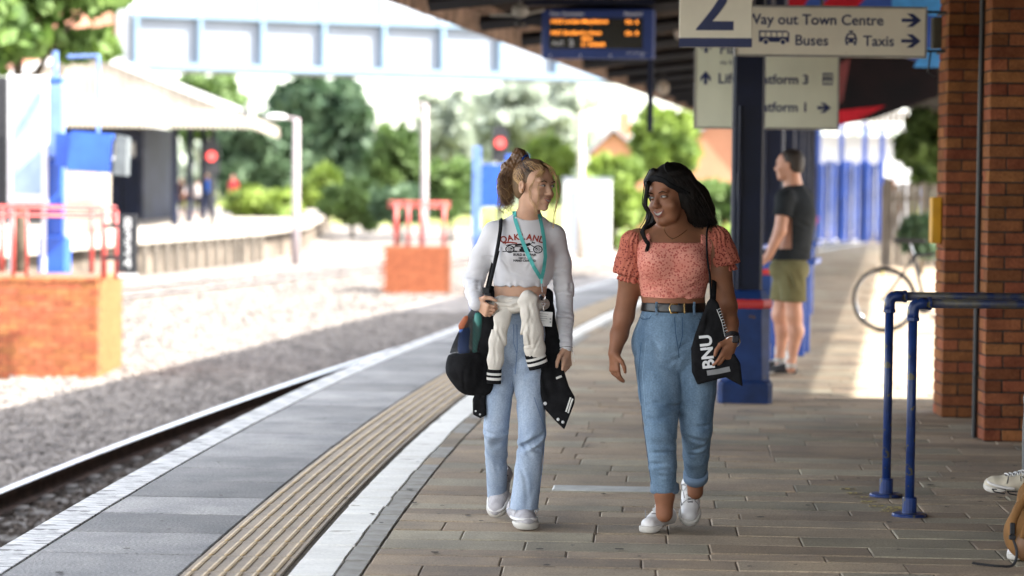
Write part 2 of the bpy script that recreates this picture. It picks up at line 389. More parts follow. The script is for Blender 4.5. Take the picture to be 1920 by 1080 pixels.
# ---------------- canopy over this platform
can=thing('platform_canopy','dark wooden station canopy with a sawtooth fascia over the near platform','canopy',cloc(20,3.3,3.2))
ci=Matrix.Translation(-Vector(can.location))
def cobj(name,mb,m,**k):
    mb.v=[tuple(ci@Vector(p)) for p in mb.v]; return obj(name,mb,m,can,**k)
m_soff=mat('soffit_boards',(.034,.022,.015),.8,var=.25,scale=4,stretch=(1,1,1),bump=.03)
m_val=mat('fascia_board_brown',(.25,.17,.125),.75,var=.2,scale=5,rnd=.2,bump=.03)
m_roof=mat('canopy_roofing',(.07,.068,.065),.9)
m_navy=mat('navy_paint',(.0035,.007,.026),.5,spec=.25,var=.15,scale=3,spots=((.02,.018,.016),14,.72),bump=.01)
m_steel=mat('dark_beam_paint',(.010,.010,.013),.55,var=.2)
CS0,CS1=2.5,66  # unseen near end cut short so open sky lights the figures
def roof_z(t): return 3.52+ .42*(1-abs(t-3.7)/3.95)
mb=MB()
for ta,tb in ((-.16,3.7),(3.7,7.6)):
    o=len(mb.v); n=44
    for i in range(n+1):
        s=CS0+(CS1-CS0)*i/n
        for t,dz in ((ta,0),(tb,0),(tb,.1),(ta,.1)):
            p=cloc(s,t,roof_z(t)+dz); mb.v.append(tuple(p))
    for i in range(n):
        for j in range(4): mb.f.append((o+i*4+j,o+i*4+(j+1)%4,o+i*4+4+(j+1)%4,o+i*4+4+j))
    mb.f.append((o,o+1,o+2,o+3)); e=o+n*4; mb.f.append((e,e+1,e+2,e+3))
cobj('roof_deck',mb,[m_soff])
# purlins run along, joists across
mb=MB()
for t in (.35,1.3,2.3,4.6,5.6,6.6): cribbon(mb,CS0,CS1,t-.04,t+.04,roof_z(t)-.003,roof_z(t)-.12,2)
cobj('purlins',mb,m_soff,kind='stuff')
jm=None; s=CS0+.5
while s<CS1:
    mb=MB()
    for ta,tb in ((-.12,3.7),(3.7,7.55)):
        a=cloc(s,ta,roof_z(ta)-.24); b=cloc(s,tb,roof_z(tb)-.24); mb.tube([a,b],.095,4,up=(0,0,1),flat=.9)
    cobj('joist',mb,m_steel); s+=3.0
mb=cribbon(MB(),CS0,CS1,3.22,3.38,3.78,3.55,2); cobj('valley_girder',mb,m_navy)
# fascia boards, pointed feet
bm_=MB(); w=.118
bm_.add([(-w/2,-.012,.34),(w/2,-.012,.34),(w/2,-.012,.05),(0,-.012,0),(-w/2,-.012,.05),(-w/2,.012,.34),(w/2,.012,.34),(w/2,.012,.05),(0,.012,0),(-w/2,.012,.05)],
 [(0,1,2,3,4),(9,8,7,6,5)]+[(i,i+5,(i+1)%5+5,(i+1)%5) for i in range(5)])
bme=mesh('fascia_board',bm_,m_val); s=20.5; k=0
while k<298 and s<CS1:
    c=cloc(s,-.2,3.20+random.uniform(-.004,.004)); obj('fascia_board',bme,None,can,loc=ci@c,rz=-chd(s)+math.pi/2); s+=.15; k+=1
rest=MB()
ss=list(np.arange(CS0,20.5,.15))
for s in ss:
    c=cloc(s,-.2,3.2); Mt=Matrix.Translation(c)@Matrix.Rotation(-chd(s)+math.pi/2,4,'Z'); rest.add([Mt@Vector(v) for v in bm_.v],bm_.f)
for s in np.arange(CS0,CS1,.15):
    c=cloc(s,7.6,3.2); Mt=Matrix.Translation(c)@Matrix.Rotation(-chd(s)+math.pi/2,4,'Z'); rest.add([Mt@Vector(v) for v in bm_.v],bm_.f)
for t in np.arange(-.1,7.6,.15):
    c=cloc(CS1,t,3.2); Mt=Matrix.Translation(c)@Matrix.Rotation(-chd(CS1),4,'Z'); rest.add([Mt@Vector(v) for v in bm_.v],bm_.f)
cobj('fascia_boards_beyond',rest,m_val,kind='stuff')
mb=cribbon(MB(),CS0,CS1,-.17,-.11,3.53,3.42,2); cobj('fascia_rail',mb,m_val)

# ---------------- brick pillars and station building
m_mortar=mat('mortar_grey',(.060,.050,.043),.95,var=.2,scale=20,bump=.05)
m_brick=mat('red_brick',(.27,.100,.044),.85,fine=(60,.25),col2=(.19,.068,.032),scale=8,bump=.05,bscale=60,rnd=.26,hue=.012)
bb=MB().box((0,0,0),(.215,.1025,.065),bev=.004); brick_me=mesh('brick',bb,m_brick)
def pillar(x,y,label,group):
    p=thing('brick_pillar',label,'pillar',(x+.1635,y+.1635,0),0,group)
    obj('mortar_core',MB().box((0,0,1.72),(.313,.313,3.44)),m_mortar,p)
    a=.327/2; l=.215/2; w=.1025/2
    for c in range(46):
        z=.0375+c*.075; mir=1 if c%2 else -1
        for q in range(4):
            ang=q*math.pi/2; cx,cy=(a-l)*mir*-1, -(a-w)
            X=cx*math.cos(ang)-cy*math.sin(ang); Y=cx*math.sin(ang)+cy*math.cos(ang)
            j=random.uniform(-.0015,.0015)
            obj('brick',brick_me,None,p,loc=(X+j,Y+j,z),rz=ang+(math.pi if random.random()<.5 else 0))
    return p
pillar(2.877,14.65,'red brick pillar at the right edge, the nearer of the pair','brick pillars of the station front')
p2_=pillar(2.885,16.15,'red brick pillar with the yellow box, behind the nearer pillar','brick pillars of the station front')
mb=MB().box((2.845,16.28,1.32),(.07,.10,.31),bev=.008); yb=obj('call_box',mb,mat('yellow_plastic',(.62,.32,.008),.45,var=.06)); tag(yb,'yellow box fixed to the side of the rear brick pillar','box')
mb=MB().tube([(2.860,14.86,0),(2.860,14.86,3.4)],.016,10); 
for z in (.4,1.6,2.8): mb.box((2.866,14.86,z),(.03,.05,.03))
dp=obj('downpipe',mb,mat('black_iron',(.008,.008,.009),.5),smooth=False); tag(dp,'thin black downpipe between the two brick pillars','downpipe')
# station building to the right: brick wall, doorway
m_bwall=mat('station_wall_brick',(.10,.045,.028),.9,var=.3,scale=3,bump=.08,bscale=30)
sb=thing('station_building','dark brick station building wall to the right of the pillars','building',(3.6,2,0))
mb=MB()
for y0,y1 in ((-24,4.0),(5.2,16.6)): mb.box((3.85-3.6+.0,(y0+y1)/2-2,1.75),(.5,y1-y0,3.5))
mb.box((.25,4.6-2,2.85),(.5,1.2,1.3))
mb.box((2.2,14.35,1.75),(3.4,.5,3.5)); obj('wall',mb,m_bwall,sb)
obj('door',MB().box((.35,2.6,1.1),(.06,1.18,2.18),bev=.01),m_navy,sb)
mb=MB().box((-.004,-11+.0,.35),(.03,30,.12)); obj('dado',mb,mat('dark_tile',(.05,.02,.015),.5),sb)

# iron columns
m_red=mat('red_ring_paint',(.45,.022,.02),.45,var=.1)
m_plinth=mat('blue_plinth_paint',(.007,.028,.115),.5,spec=.3,var=.2,scale=4,spots=((.10,.055,.03),11,.68),bump=.015)
def column(label):
    c=thing('iron_column',label,'column',(0,0,0),0,'blue iron columns down the platform')
    def sq(w,ch): h=w/2; return [(h-ch,-h),(h,-h+ch),(h,h-ch),(h-ch,h),(-h+ch,h),(-h,h-ch),(-h,-h+ch),(-h+ch,-h)]
    def loft(levels):
        mb=MB(); o=0
        for w,ch,z in levels: mb.v+=[(x,y,z) for x,y in sq(w,ch)]
        n=len(levels)
        for i in range(n-1):
            for k in range(8): mb.f.append((i*8+k,i*8+(k+1)%8,(i+1)*8+(k+1)%8,(i+1)*8+k))
        mb.f.append(tuple(range(8))[::-1]); mb.f.append(tuple((n-1)*8+k for k in range(8))); return mb
    obj('plinth',loft([(.385,.03,0),(.385,.03,.135),(.375,.035,.15),(.345,.055,.165),(.335,.06,.60),(.34,.06,.672)]),m_plinth,c)
    obj('red_ring',loft([(.352,.06,.673),(.365,.06,.690),(.365,.06,.718),(.352,.06,.735)]),m_red,c)
    obj('capping',loft([(.34,.06,.736),(.30,.05,.77),(.25,.03,.80)]),m_plinth,c)
    obj('shaft',loft([(.225,.02,.801),(.225,.02,3.35)]),m_navy,c)
    obj('capital',loft([(.24,.02,3.351),(.34,.04,3.45),(.34,.04,3.56)]),m_navy,c)
    mb=MB().tube([(-.06,-.13,.80),(-.06,-.13,2.1)],.012,6); mb.tube([(-.06,-.13,1.45),(-.06,-.13,1.62)],.018,6); obj('conduit',mb,m_navy,c)
    for sg in (-1,1):
        pts=[(0,sg*.11,2.75),(0,sg*.30,2.95),(0,sg*.55,3.25),(0,sg*.85,3.52)]
        obj('brace',MB().tube(pts,.035,6),m_navy,c)
    return c
c0=column('nearest blue iron column with red ring, behind the woman in the coral top'); c0.location=(1.665,17.2,0); c0.rotation_euler=(0,0,-.06)
lab=['second blue iron column, just beyond the man in shorts','third blue iron column from the front','fourth blue iron column from the front','fifth blue iron column from the front','sixth blue iron column, small in the distance','seventh blue iron column, tiny in the distance','last blue iron column at the far end of the canopy']
for i in range(7):
    s=24+i*6.2; q=copy_tree(c0); q['label']=lab[i]; yy=17.2+(s-24+6.4); q.location=(1.665+.134*(yy-17.2),yy,0); q.rotation_euler=(0,0,-.15)
# ============================================================ BACKGROUND
def leafy(n, blobs, size, seed, flat=.8):
    "n leaf clumps spread through ellipsoid blobs: [(centre, radii, weight)]"
    r=np.random.default_rng(seed); w=np.array([b[2] for b in blobs],float); w/=w.sum(); pick=r.choice(len(blobs),n,p=w)
    C=np.array([b[0] for b in blobs],float)[pick]; Rd=np.array([b[1] for b in blobs],float)[pick]
    d=r.normal(size=(n,3)); d/=np.linalg.norm(d,axis=1)[:,None]; rad=r.random(n)**.42
    c=C+d*Rd*rad[:,None]
    q=r.normal(size=(n,3)); q/=np.linalg.norm(q,axis=1)[:,None]; e=np.cross(q,r.normal(size=(n,3))); e/=np.linalg.norm(e,axis=1)[:,None]; f=np.cross(q,e)
    sz=size*(.5+r.random(n))[:,None]
    P=np.stack([c-e*sz,c-f*sz*.55,c+e*sz,c+f*sz*.55],1)
    return P.reshape(-1,3), np.arange(4*n).reshape(-1,4)
def tree(name, base, blobs, n, size, leafm, label, cat='tree', trunk_r=.2, seed=1, group=None, bark=None, limbs=6):
    t=thing(name,label,cat,base,0,group)
    V,F=leafy(n,blobs,size,seed); o=bpy.data.objects.new('crown',npmesh('crown',V,F,leafm,False)); COL.objects.link(o); o.parent=t
    rr=random.Random(seed); top=max(b[0][2] for b in blobs)
    mb=MB().tube([(0,0,-.2),(.05,0,top*.3),(-.04,.05,top*.6),(0,0,top*.95)],[trunk_r,trunk_r*.8,trunk_r*.55,trunk_r*.15],8)
    for i in range(limbs):
        b=blobs[i%len(blobs)]; z0=top*rr.uniform(.25,.6); e=Vector(b[0])+Vector((rr.uniform(-.5,.5)*b[1][0],rr.uniform(-.5,.5)*b[1][1],rr.uniform(-.2,.5)*b[1][2]))
        mb.tube([(0,0,z0),Vector((0,0,z0)).lerp(e,.5)+Vector((0,0,.2)),e],[trunk_r*.45,trunk_r*.3,trunk_r*.1],5)
    obj('trunk',mb,bark or m_bark,t,smooth=True); return t
m_bark=mat('bark',(.09,.07,.05),.95,var=.3)
def leafmat(name,c1,c2,sc=.6):
    m=mat(name,c1,.7,col2=c2,scale=sc); nt=m.node_tree; b=nt.nodes['Principled BSDF']
    tr=nt.nodes.new('ShaderNodeBsdfTranslucent'); mx=nt.nodes.new('ShaderNodeMixShader'); mx.inputs[0].default_value=.35
    src=b.inputs['Base Color'].links[0].from_socket; nt.links.new(src,tr.inputs[0])
    nt.links.new(b.outputs[0],mx.inputs[1]); nt.links.new(tr.outputs[0],mx.inputs[2]); nt.links.new(mx.outputs[0],nt.nodes['Material Output'].inputs[0]); return m
l_plane=leafmat('leaf_bright',(.13,.21,.035),(.05,.10,.02),1.2)
l_dark=leafmat('leaf_dark',(.075,.13,.06),(.03,.065,.034),.5)
l_mid=leafmat('leaf_mid',(.12,.19,.05),(.045,.09,.025),.5)
l_hazed=leafmat('leaf_hazed',(.36,.40,.33),(.22,.26,.20),.4)  # distance haze is put into this leaf colour by paling it
l_yel=leafmat('leaf_yellow_green',(.22,.30,.045),(.09,.15,.03),.8)
def crown(rx,ry,rz,zc,k,seed):
    rr=random.Random(seed); out=[((0,0,zc),(rx*.62,ry*.62,rz*.66),3.5)]
    for i in range(k):
        a=rr.uniform(0,6.28); e=rr.uniform(-.7,1.0); ce=math.cos(e)
        out.append(((rx*.78*math.cos(a)*ce,ry*.78*math.sin(a)*ce,zc+rz*.78*math.sin(e)),(rx*rr.uniform(.16,.42),ry*rr.uniform(.16,.42),rz*rr.uniform(.12,.34)),1))
    return out
def tree_px(x0,x1,ytop,Y,base_z,n,size,m,label,seed,ybot=None,cat='tree',name='broadleaf_tree',**k):
    a=on_px(x0,ytop,Y); b=on_px(x1,ytop,Y); cx=(a.x+b.x)/2; rx=(b.x-a.x)/2; top=a.z-base_z
    zb=(on_px(x0,ybot,Y).z-base_z) if ybot else top*.25
    rz=(top-zb)/2; zc=(top+zb)/2
    return tree(name,(cx,Y,base_z),crown(rx,rx*.9,rz,zc,30,seed),int(n*.75),size*1.35,m,label,cat,trunk_r=max(.06,rx*.07),seed=seed,**k)
tree_px(-170,240,-200,50,-1,9000,.16,l_plane,'big bright-leaved tree hanging over the top left corner',3,ybot=175)
tree_px(500,700,118,135,-1,9000,.36,l_dark,'tall dark evergreen tree behind the lamp post in the middle distance',4,ybot=390,name='evergreen_tree')
tree_px(400,560,200,120,-1,5000,.30,l_dark,'dark bushy tree right of the opposite canopy end',5,ybot=400,name='evergreen_tree')
tree_px(690,790,225,118,-1,3500,.26,l_mid,'mid green tree just left of the middle lamp post',6,ybot=400)
tree_px(780,890,150,150,-1,4200,.30,l_hazed,'tall hazy grey-green tree behind the middle lamp post',7,ybot=330)
tree_px(860,1130,135,190,-1,7500,.42,l_hazed,'wide haze-paled tree behind the white post',8,ybot=330)
tree_px(790,900,285,100,-1,3500,.22,l_mid,'low green tree to the left of the red signal',9,ybot=430)
tree_px(985,1080,245,110,-1,3500,.22,l_yel,'light green tree behind the curly-haired woman\'s face',10,ybot=410)
tree_px(1085,1215,285,92,-1,4500,.2,l_yel,'light green bush between the two women',11,ybot=450,name='bush',cat='bush')
tree_px(1185,1310,190,100,-1,5500,.2,l_yel,'yellow-green tree left of the brick house gable',12,ybot=340)
tree_px(320,460,110,150,-1,3500,.28,l_mid,'green tree top showing above the opposite canopy roof',13,ybot=300)
tree_px(1685,1900,185,60,0,5500,.14,l_mid,'green tree rising behind the timber fence',14,ybot=380)
tree_px(600,720,330,105,-1,3500,.2,l_mid,'rounded green bush at the end of the opposite platform',15,ybot=440,name='bush',cat='bush')
tree_px(425,560,345,98,-1,3500,.2,l_yel,'pale green bush below the lamp post',16,ybot=430,name='bush',cat='bush')
tree_px(700,800,345,90,-1,3000,.18,l_dark,'dark green bush behind the small brick block',17,ybot=430,name='bush',cat='bush')
tree_px(560,640,300,125,-1,2500,.25,l_yel,'light green tree right of the lamp post beside the opposite canopy',18,ybot=420)
tree_px(1290,1400,330,80,-1,2500,.16,l_mid,'green bush behind the woman with long dark hair',19,ybot=440,name='bush',cat='bush')
# far wood line closing the horizon
blobs=[((x,0,random.uniform(1,3.5)),(9,5,random.uniform(3,6)),1) for x in range(-130,140,7)]
V,F=leafy(14000,blobs,.8,77); o=bpy.data.objects.new('distant_wood',npmesh('distant_wood',V,F,l_hazed,False)); COL.objects.link(o); o.location=(0,260,0); o['kind']='stuff'
# scrub along the far tracks
blobs=[(tuple(loc(random.uniform(78,125),random.uniform(-13.5,-3.5),GZ+.2)),(random.uniform(.6,1.8),random.uniform(.6,1.8),random.uniform(.3,1.1)),1) for i in range(46)]
V,F=leafy(15000,blobs,.13,78); o=bpy.data.objects.new('trackside_scrub',npmesh('trackside_scrub',V,F,l_yel,False)); COL.objects.link(o); o['kind']='stuff'

# ---------------- brick piers with red railings on the ballast
m_bright=mat('bright_orange_brick',(.35,.125,.056),.85,fine=(30,.25),col2=(.26,.085,.038),scale=8,bump=.05,bscale=40,rnd=.16,hue=.01)
m_mort2=mat('pale_mortar',(.17,.09,.06),.95,var=.15,scale=15)
bme2=mesh('brick',MB().box((0,0,0),(.215,.10,.065),bev=.004),m_bright)
m_redp=mat('red_railing_paint',(.40,.06,.05),.45,var=.15)
def pier(x0,x1,y0,y1,z0,z1,label,bricks,xvis):
    p=thing('brick_pier',label,'brick pier',((x0+x1)/2,y0,z0)); I=Vector(p.location)
    core=MB().box(Vector(((x0+x1)/2,(y0+y1)/2,(z0+z1)/2-.004))-I,(x1-x0-.02,y1-y0-.02,z1-z0-.008)); obj('core',core,m_mort2,p)
    if bricks:
        n=int(round((z1-z0)/.0745)); rest=MB(); cnt=0
        for c in range(n):
            z=z0+.037+c*.0745; off=(c%2)*.1125
            if c==n-1 : # header course standing on edge along the top
                x=x1-.035
                while x>xvis: obj('coping_brick',cop_me,None,p,loc=Vector((x,y0+.05,z+.004))-I); x-=.075
                y=y0+.14
                while y<y1: obj('coping_brick',cop_me,None,p,loc=Vector((x1-.05,y,z+.004))-I,rz=math.pi/2); y+=.075
                continue
            x=x1-.1075-off
            if off: obj('brick',hb,None,p,loc=Vector((x1-.052,y0+.05,z))-I)
            while x>xvis and cnt<280: obj('brick',bme2,None,p,loc=Vector((x,y0+.05,z))-I); x-=.225; cnt+=1
            y=y0+.11+.1075+(.1125-off if True else 0)
            while y<y1-.1:
                rest.box(Vector((x1-.05,y,z))-I,(.10,.215,.065)); y+=.225
        obj('side_bricks',rest,m_bright,p,kind='stuff')
    else:
        mb=MB(); n=int(round((z1-z0)/.0745))
        for c in range(n):
            z=z0+.037+c*.0745; x=x1-.1075-(c%2)*.1125
            while x>x0: mb.box(Vector((x,y0+.04,z))-I,(.215,.1,.065)); x-=.225
        obj('brickwork',mb,m_bright,p,kind='stuff')
    return p
cop_me=mesh('coping_brick',MB().box((0,0,0),(.065,.12,.07),bev=.004),m_bright)
hb=mesh('brick',MB().box((0,0,0),(.102,.10,.065),bev=.004),m_bright)
pier(-8.6,-5.2,30.35,32.3,-1.06,.27,'near orange brick pier on the ballast at the left edge',True,-7.1)
pier(-2.85,-1.39,54.2,56.0,-1.06,.07,'smaller far orange brick pier beside the track, left of the women',False,0)
def railing(x0,x1,y0,y1,z0,z1,posts,label):
    t=thing('red_railing',label,'railing',((x0+x1)/2,y0,z0)); I=Vector(t.location)
    P=[(x0,y0),(x1,y0),(x1,y1),(x0,y1)]
    for dz in (0,-.10):
        mb=MB().tube([Vector((a,b,z1+dz))-I for a,b in P+[P[0]]],.019,6); obj('rail',mb,m_redp,t,smooth=True)
    for x,y,r in posts: obj('post',MB().tube([Vector((x,y,z0))-I,Vector((x,y,z1-.02))-I],r,6),m_redp,t,smooth=True)
    return t
railing(-8.5,-5.28,30.45,32.2,.27,1.15,[(on_px(p,450,30.45).x,30.45,r) for p,r in ((25,.026),(50,.022),(195,.036),(218,.024))]+[(on_px(p,450,32.2).x,32.2,.03) for p in (4,172)],'red tubular railing on top of the near orange brick pier')
railing(-2.8,-1.45,54.3,55.9,.07,1.05,[(on_px(p,450,54.3).x,54.3,.045) for p in (742,765,790,832)]+[(-2.1,55.9,.03)],'red railing on top of the far brick pier')

# ---------------- left: blue post, poster board, monitors, number board
m_lblue=mat('sunny_blue_paint',(.02,.085,.42),.4,var=.1,scale=3)
m_lblue2=mat('pale_blue_paint',(.11,.19,.45),.4,var=.08)
m_wpaint=mat('white_paint',(.60,.60,.60),.5,var=.03)
m_black=mat('matt_black',(.012,.012,.014),.6,var=.1)
c=on_px(103,400,33.0)
bp=thing('blue_post','square blue post with a blue plinth behind the near red railing','post',(c.x,33,-1))
obj('plinth',MB().box((0,0,.88),(.39,.39,1.74),bev=.04),m_lblue,bp)
obj('shaft',MB().box((0,0,2.26),(.24,.24,1.02),bev=.015),m_lblue,bp); obj('shaft',MB().box((0,0,3.28),(.242,.242,1.0),bev=.015),m_lblue2,bp)  # upper half paler: sunlight on the shaft put into its colour
obj('upper_shaft',MB().box((0,0,3.80-.0),(.205,.205,.05)),m_lblue2,bp)
obj('top_cap',MB().box((0,0,3.86),(.24,.24,.06),bev=.01),m_lblue,bp)
obj('mast',MB().tube([(0,0,3.89),(0,0,4.25)],.04,8),m_lblue2,bp)
a=on_px(16,142,32.8); b=on_px(90,382,32.8)
pb=thing('poster_case','white framed poster case left of the blue post','poster case',((a.x+b.x)/2,32.8,-1)); w=b.x-a.x; z0,z1=b.z+1,a.z+1
obj('frame',MB().box((0,0,(z0+z1)/2),(w,.10,z1-z0),bev=.01),m_wpaint,pb)
m_post=mat('poster_print',(.16,.24,.42),.4,col2=(.30,.40,.45),scale=1.6)
obj('poster',MB().box((0,-.053,(z0+z1)/2-.04),(w-.16,.006,z1-z0-.34)),m_post,pb)
for sx in (-w/2+.05,w/2-.05): obj('leg',MB().box((sx,0,z0/2),(.06,.06,z0)),m_wpaint,pb)
a=on_px(-40,145,33.4); b=on_px(14,392,33.4)
o=obj('board_back',MB().box(((a.x+b.x)/2,33.4,(a.z+b.z)/2),(b.x-a.x,.12,a.z-b.z),bev=.01),m_black); tag(o,'black back of a board at the extreme left edge','notice board'); 
MBs=MB()
a=on_px(128,245,32.4); b=on_px(212,325,32.4)
mo=thing('platform_monitor','bright blue boxed monitor pair hung from a thin pole right of the blue post','monitor',((a.x+b.x)/2,32.4,b.z)); h=a.z-b.z; w=b.x-a.x
obj('housing',MB().prism([(-w/2,0.03),(w/2-.03,0),(w/2,h-.04),(-w/2+.06,h)],-.12,.12),m_lblue,mo)
obj('housing',MB().prism([(-w/2-.2,0.10),(-w/2+.08,.04),(-w/2+.09,h-.04),(-w/2-.2,h-.03)],.14,.40),m_lblue,mo)
obj('screen_hood',MB().prism([(w/2+.01,-.02),(w/2+.18,-.03),(w/2+.20,h-.08),(w/2+.05,h-.05)],-.08,.25),mat('grey_hood',(.10,.115,.12),.6),mo)
obj('hanger',MB().tube([(.10,0,h-.02),(.10,0,h+1.0)],.025,6),m_lblue2,mo)
obj('hanger_arm',MB().tube([(.10,0,h+1.0),(-.36,.3,h+1.0)],.025,6),m_lblue2,mo)
m_wsign=mat('sign_white',(.5,.5,.49),.5,var=.02)
a=on_px(222,402,29.9); b=on_px(258,512,29.9); w=b.x-a.x; h=a.z-b.z
nb=thing('number_board','narrow black board with white numerals 8334 at the corner of the near brick pier','number board',((a.x+b.x)/2,29.9,-1)); zb=b.z+1
obj('panel',MB().box((0,0,zb+h/2),(w,.04,h),bev=.005),m_black,nb)
for i,ch in enumerate('8334'):
    obj('numeral',facing(text_mb(ch,.20,.002,'CENTER'),0,-.024,zb+h-.175-.162*i),m_wsign,nb)
obj('foot_strip',MB().box((0,-.003,zb-.03),(w,.03,.05)),m_wsign,nb)
[obj('bracket',MB().box((-.16,.05,zb+h*k_),(.30,.03,.05)),m_steel,nb) for k_ in (.25,.8)]

# ---------------- opposite platform and its canopy
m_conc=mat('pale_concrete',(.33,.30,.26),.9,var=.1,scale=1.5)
m_cream=mat('cream_paint',(.30,.26,.21),.6,var=.08,scale=2)
poly=[(-40,42),(-11.4,42),(-9.6,62),(-7.6,74),(-7.1,84),(-7.9,100),(-9.3,128),(-40,128)]
ins=[(-40,42.3),(-11.7,42.3),(-9.95,62),(-7.95,74),(-7.45,84),(-8.25,100),(-9.6,127.7),(-40,127.7)]
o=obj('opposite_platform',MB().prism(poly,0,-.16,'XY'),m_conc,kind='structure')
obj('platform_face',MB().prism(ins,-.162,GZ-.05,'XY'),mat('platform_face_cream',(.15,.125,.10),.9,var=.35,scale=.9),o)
for i in range(14):
    t_=i/13; p=Vector((-9.6,62,0)).lerp(Vector((-7.6,74,0)),t_); obj('support',MB().box((p.x-.1,p.y-.2,-.58),(.18,.18,.82)),mat('support_concrete',(.17,.15,.125),.9),o)
oc=thing('opposite_canopy','cream gabled canopy with a sawtooth fascia over the opposite platform','canopy',(-13.3,75,0))
RX,LX=5.05,-5.5; ey,ay=3.45,5.35
def gable(x,s): # local x offset as the canopy recedes
    return x
Yn,Yf=0,20; dx=-1.0
mb=MB(); e=.12
mb.add([(LX,Yn,ey),(0,Yn,ay),(RX,Yn,ey),(LX+dx,Yf,ey),(dx,Yf,ay),(RX+dx,Yf,ey),(LX,Yn,ey+e),(0,Yn,ay+e),(RX,Yn,ey+e),(LX+dx,Yf,ey+e),(dx,Yf,ay+e),(RX+dx,Yf,ey+e)],
 [(0,1,4,3),(1,2,5,4),(6,9,10,7),(7,10,11,8),(0,3,9,6),(2,8,11,5),(0,6,7,1),(1,7,8,2),(3,4,10,9),(4,5,11,10)])
obj('roof',mb,mat('light_roofing',(.19,.175,.15),.8,var=.1,scale=1),oc)
mb=MB(); n=38
for i in range(n):
    xa=LX+(RX-LX)*i/n; xb=LX+(RX-LX)*(i+1)/n-.02; za=ey+(ay-ey)*(1-abs((xa+xb)/2)/(5.5 if xa<0 else 5.05))-.01
    mb.prism([(xa,3.22),((xa+xb)/2,3.12),(xb,3.22),(xb,za),(xa,za)],-.05,-.01)
obj('gable_boards',mb,m_cream,oc,kind='stuff')
obj('bargeboard',MB().prism([(LX-.1,ey-.05),(0,ay+.02),(RX+.12,ey-.05),(RX+.12,ey+.17),(0,ay+.24),(LX-.1,ey+.17)],-.12,-.052),m_wpaint,oc)
mb=MB(); n=70
for i in range(n):
    xa=LX+(RX+.1-LX)*i/n; xb=LX+(RX+.1-LX)*(i+1)/n-.025; mb.prism([(xa,3.16),((xa+xb)/2,3.06),(xb,3.16),(xb,3.66),(xa,3.66)],-.12,-.06)
obj('front_fascia',mb,mat('pale_cream_paint',(.42,.38,.31),.6,var=.05),oc,kind='stuff')
mb=MB()
for i in range(110):
    f0=i/110; y=Yf*f0; x=RX+dx*f0+.02; mb.add([(x,y,ey+.05),(x+dx/110*.9,y+.165,ey+.05),(x+dx/110*.9,y+.165,3.22),(x+dx/220,y+.085,3.1),(x,y,3.22)],[(0,1,2,3,4)])
    k=len(mb.v)-5; mb.add([(a+.03,b,c) for a,b,c in mb.v[k:k+5]],[(0,1,2,3,4)])
obj('side_fascia',mb,m_cream,oc,kind='stuff')
for f0 in (.12,.4,.7,.95):
    for x in (-3.2,2.6): obj('column',MB().tube([(x+dx*f0,Yf*f0,0),(x+dx*f0,Yf*f0,3.6)],.11,8),m_navy,oc)
# building under it
ob=thing('opposite_building','platform building with navy doors under the opposite canopy','building',(-16.5,88,0))
obj('wall',MB().box((0,3,1.7),(6.4,8,3.4)),mat('dark_blue_cladding',(.020,.026,.055),.7,var=.3,scale=1),ob)
for x in (.6,1.9,2.8): obj('door',MB().box((x,-1.04,1.1),(1.0 if x<2.5 else .6,.08,2.2),bev=.01),m_navy,ob)
obj('window',MB().box((-1.5,-1.03,1.8),(1.6,.06,1.2)),m_black,ob)
obj('noticeboard',MB().box((1.6,-1.10,2.55),(2.6,.05,.5),bev=.01),m_wpaint,ob)
# cream kiosk / brick low walls in front left
kb=thing('cream_kiosk','small cream kiosk below the blue monitors on the opposite platform','kiosk',(on_px(160,380,66).x,66,0))
obj('body',MB().box((0,0,1.0),(1.15,1.4,2.0),bev=.02),m_cream,kb)
obj('roof',MB().box((0,0,2.06),(1.35,1.6,.10),bev=.02),m_wpaint,kb)
obj('window',MB().box((.1,-.71,1.3),(.7,.03,.7)),mat('pinkish_pane',(.5,.36,.32),.3),kb)

# ---------------- stair tower and footbridge
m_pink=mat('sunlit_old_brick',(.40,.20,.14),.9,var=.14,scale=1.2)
A=Vector((-10.76,68,0)); B=Vector((6.6,75.0,0)); KB=1.427; dv=(B-A); Lb=dv.length; ang=math.atan2(dv.y,dv.x)
st=thing('stair_tower','red brick stair tower at the left end of the footbridge','tower',((A.x-1.6)*KB,(A.y-.2)*KB,GZ),ang); st.scale=(KB,KB,KB)
obj('wall',MB().box((-.1,1.6,5.5),(2.9,3.2,11)),m_pink,st)
obj('corner_strip',MB().box((1.42,-.03,5.5),(.34,.12,11)),m_wpaint,st)
mb=MB()
for k in range(60):
    for j in range(7): mb.box((-1.4+j*.42+(k%2)*.2-.0,-.006,5.2+k*.09),(.38,.02,.075))
obj('face_bricks',mb,m_pink,st,kind='stuff')
m_bridge=mat('pale_blue_bridge_paint',(.13,.20,.27),.5,var=.05,scale=2)
m_bpanel=mat('pale_grey_panel',(.20,.225,.26),.55,var=.04,scale=1)
fb=thing('footbridge','pale blue steel footbridge crossing the tracks in the distance','footbridge',(A.x*KB,A.y*KB,1.55+3.06*KB),ang); fb.scale=(KB,KB,KB)
obj('bottom_flange',MB().box((Lb/2,.1,.09),(Lb,.5,.18)),m_bridge,fb)
obj('web_plate',MB().box((Lb/2,.12,.82),(Lb,.05,1.26)),m_bpanel,fb)
obj('top_flange',MB().box((Lb/2,.06,1.50),(Lb,.40,.12)),m_bridge,fb)
x=.15
while x<Lb: obj('stiffener',MB().box((x,-.02,.81),(.11,.22,1.24)),m_bridge,fb); x+=1.83
obj('floor',MB().box((Lb/2,1.3,.1),(Lb,2.0,.14)),m_bpanel,fb)
obj('far_girder',MB().box((Lb/2,2.4,.75),(Lb,.1,1.5)),m_bpanel,fb)
x=.15; i=0
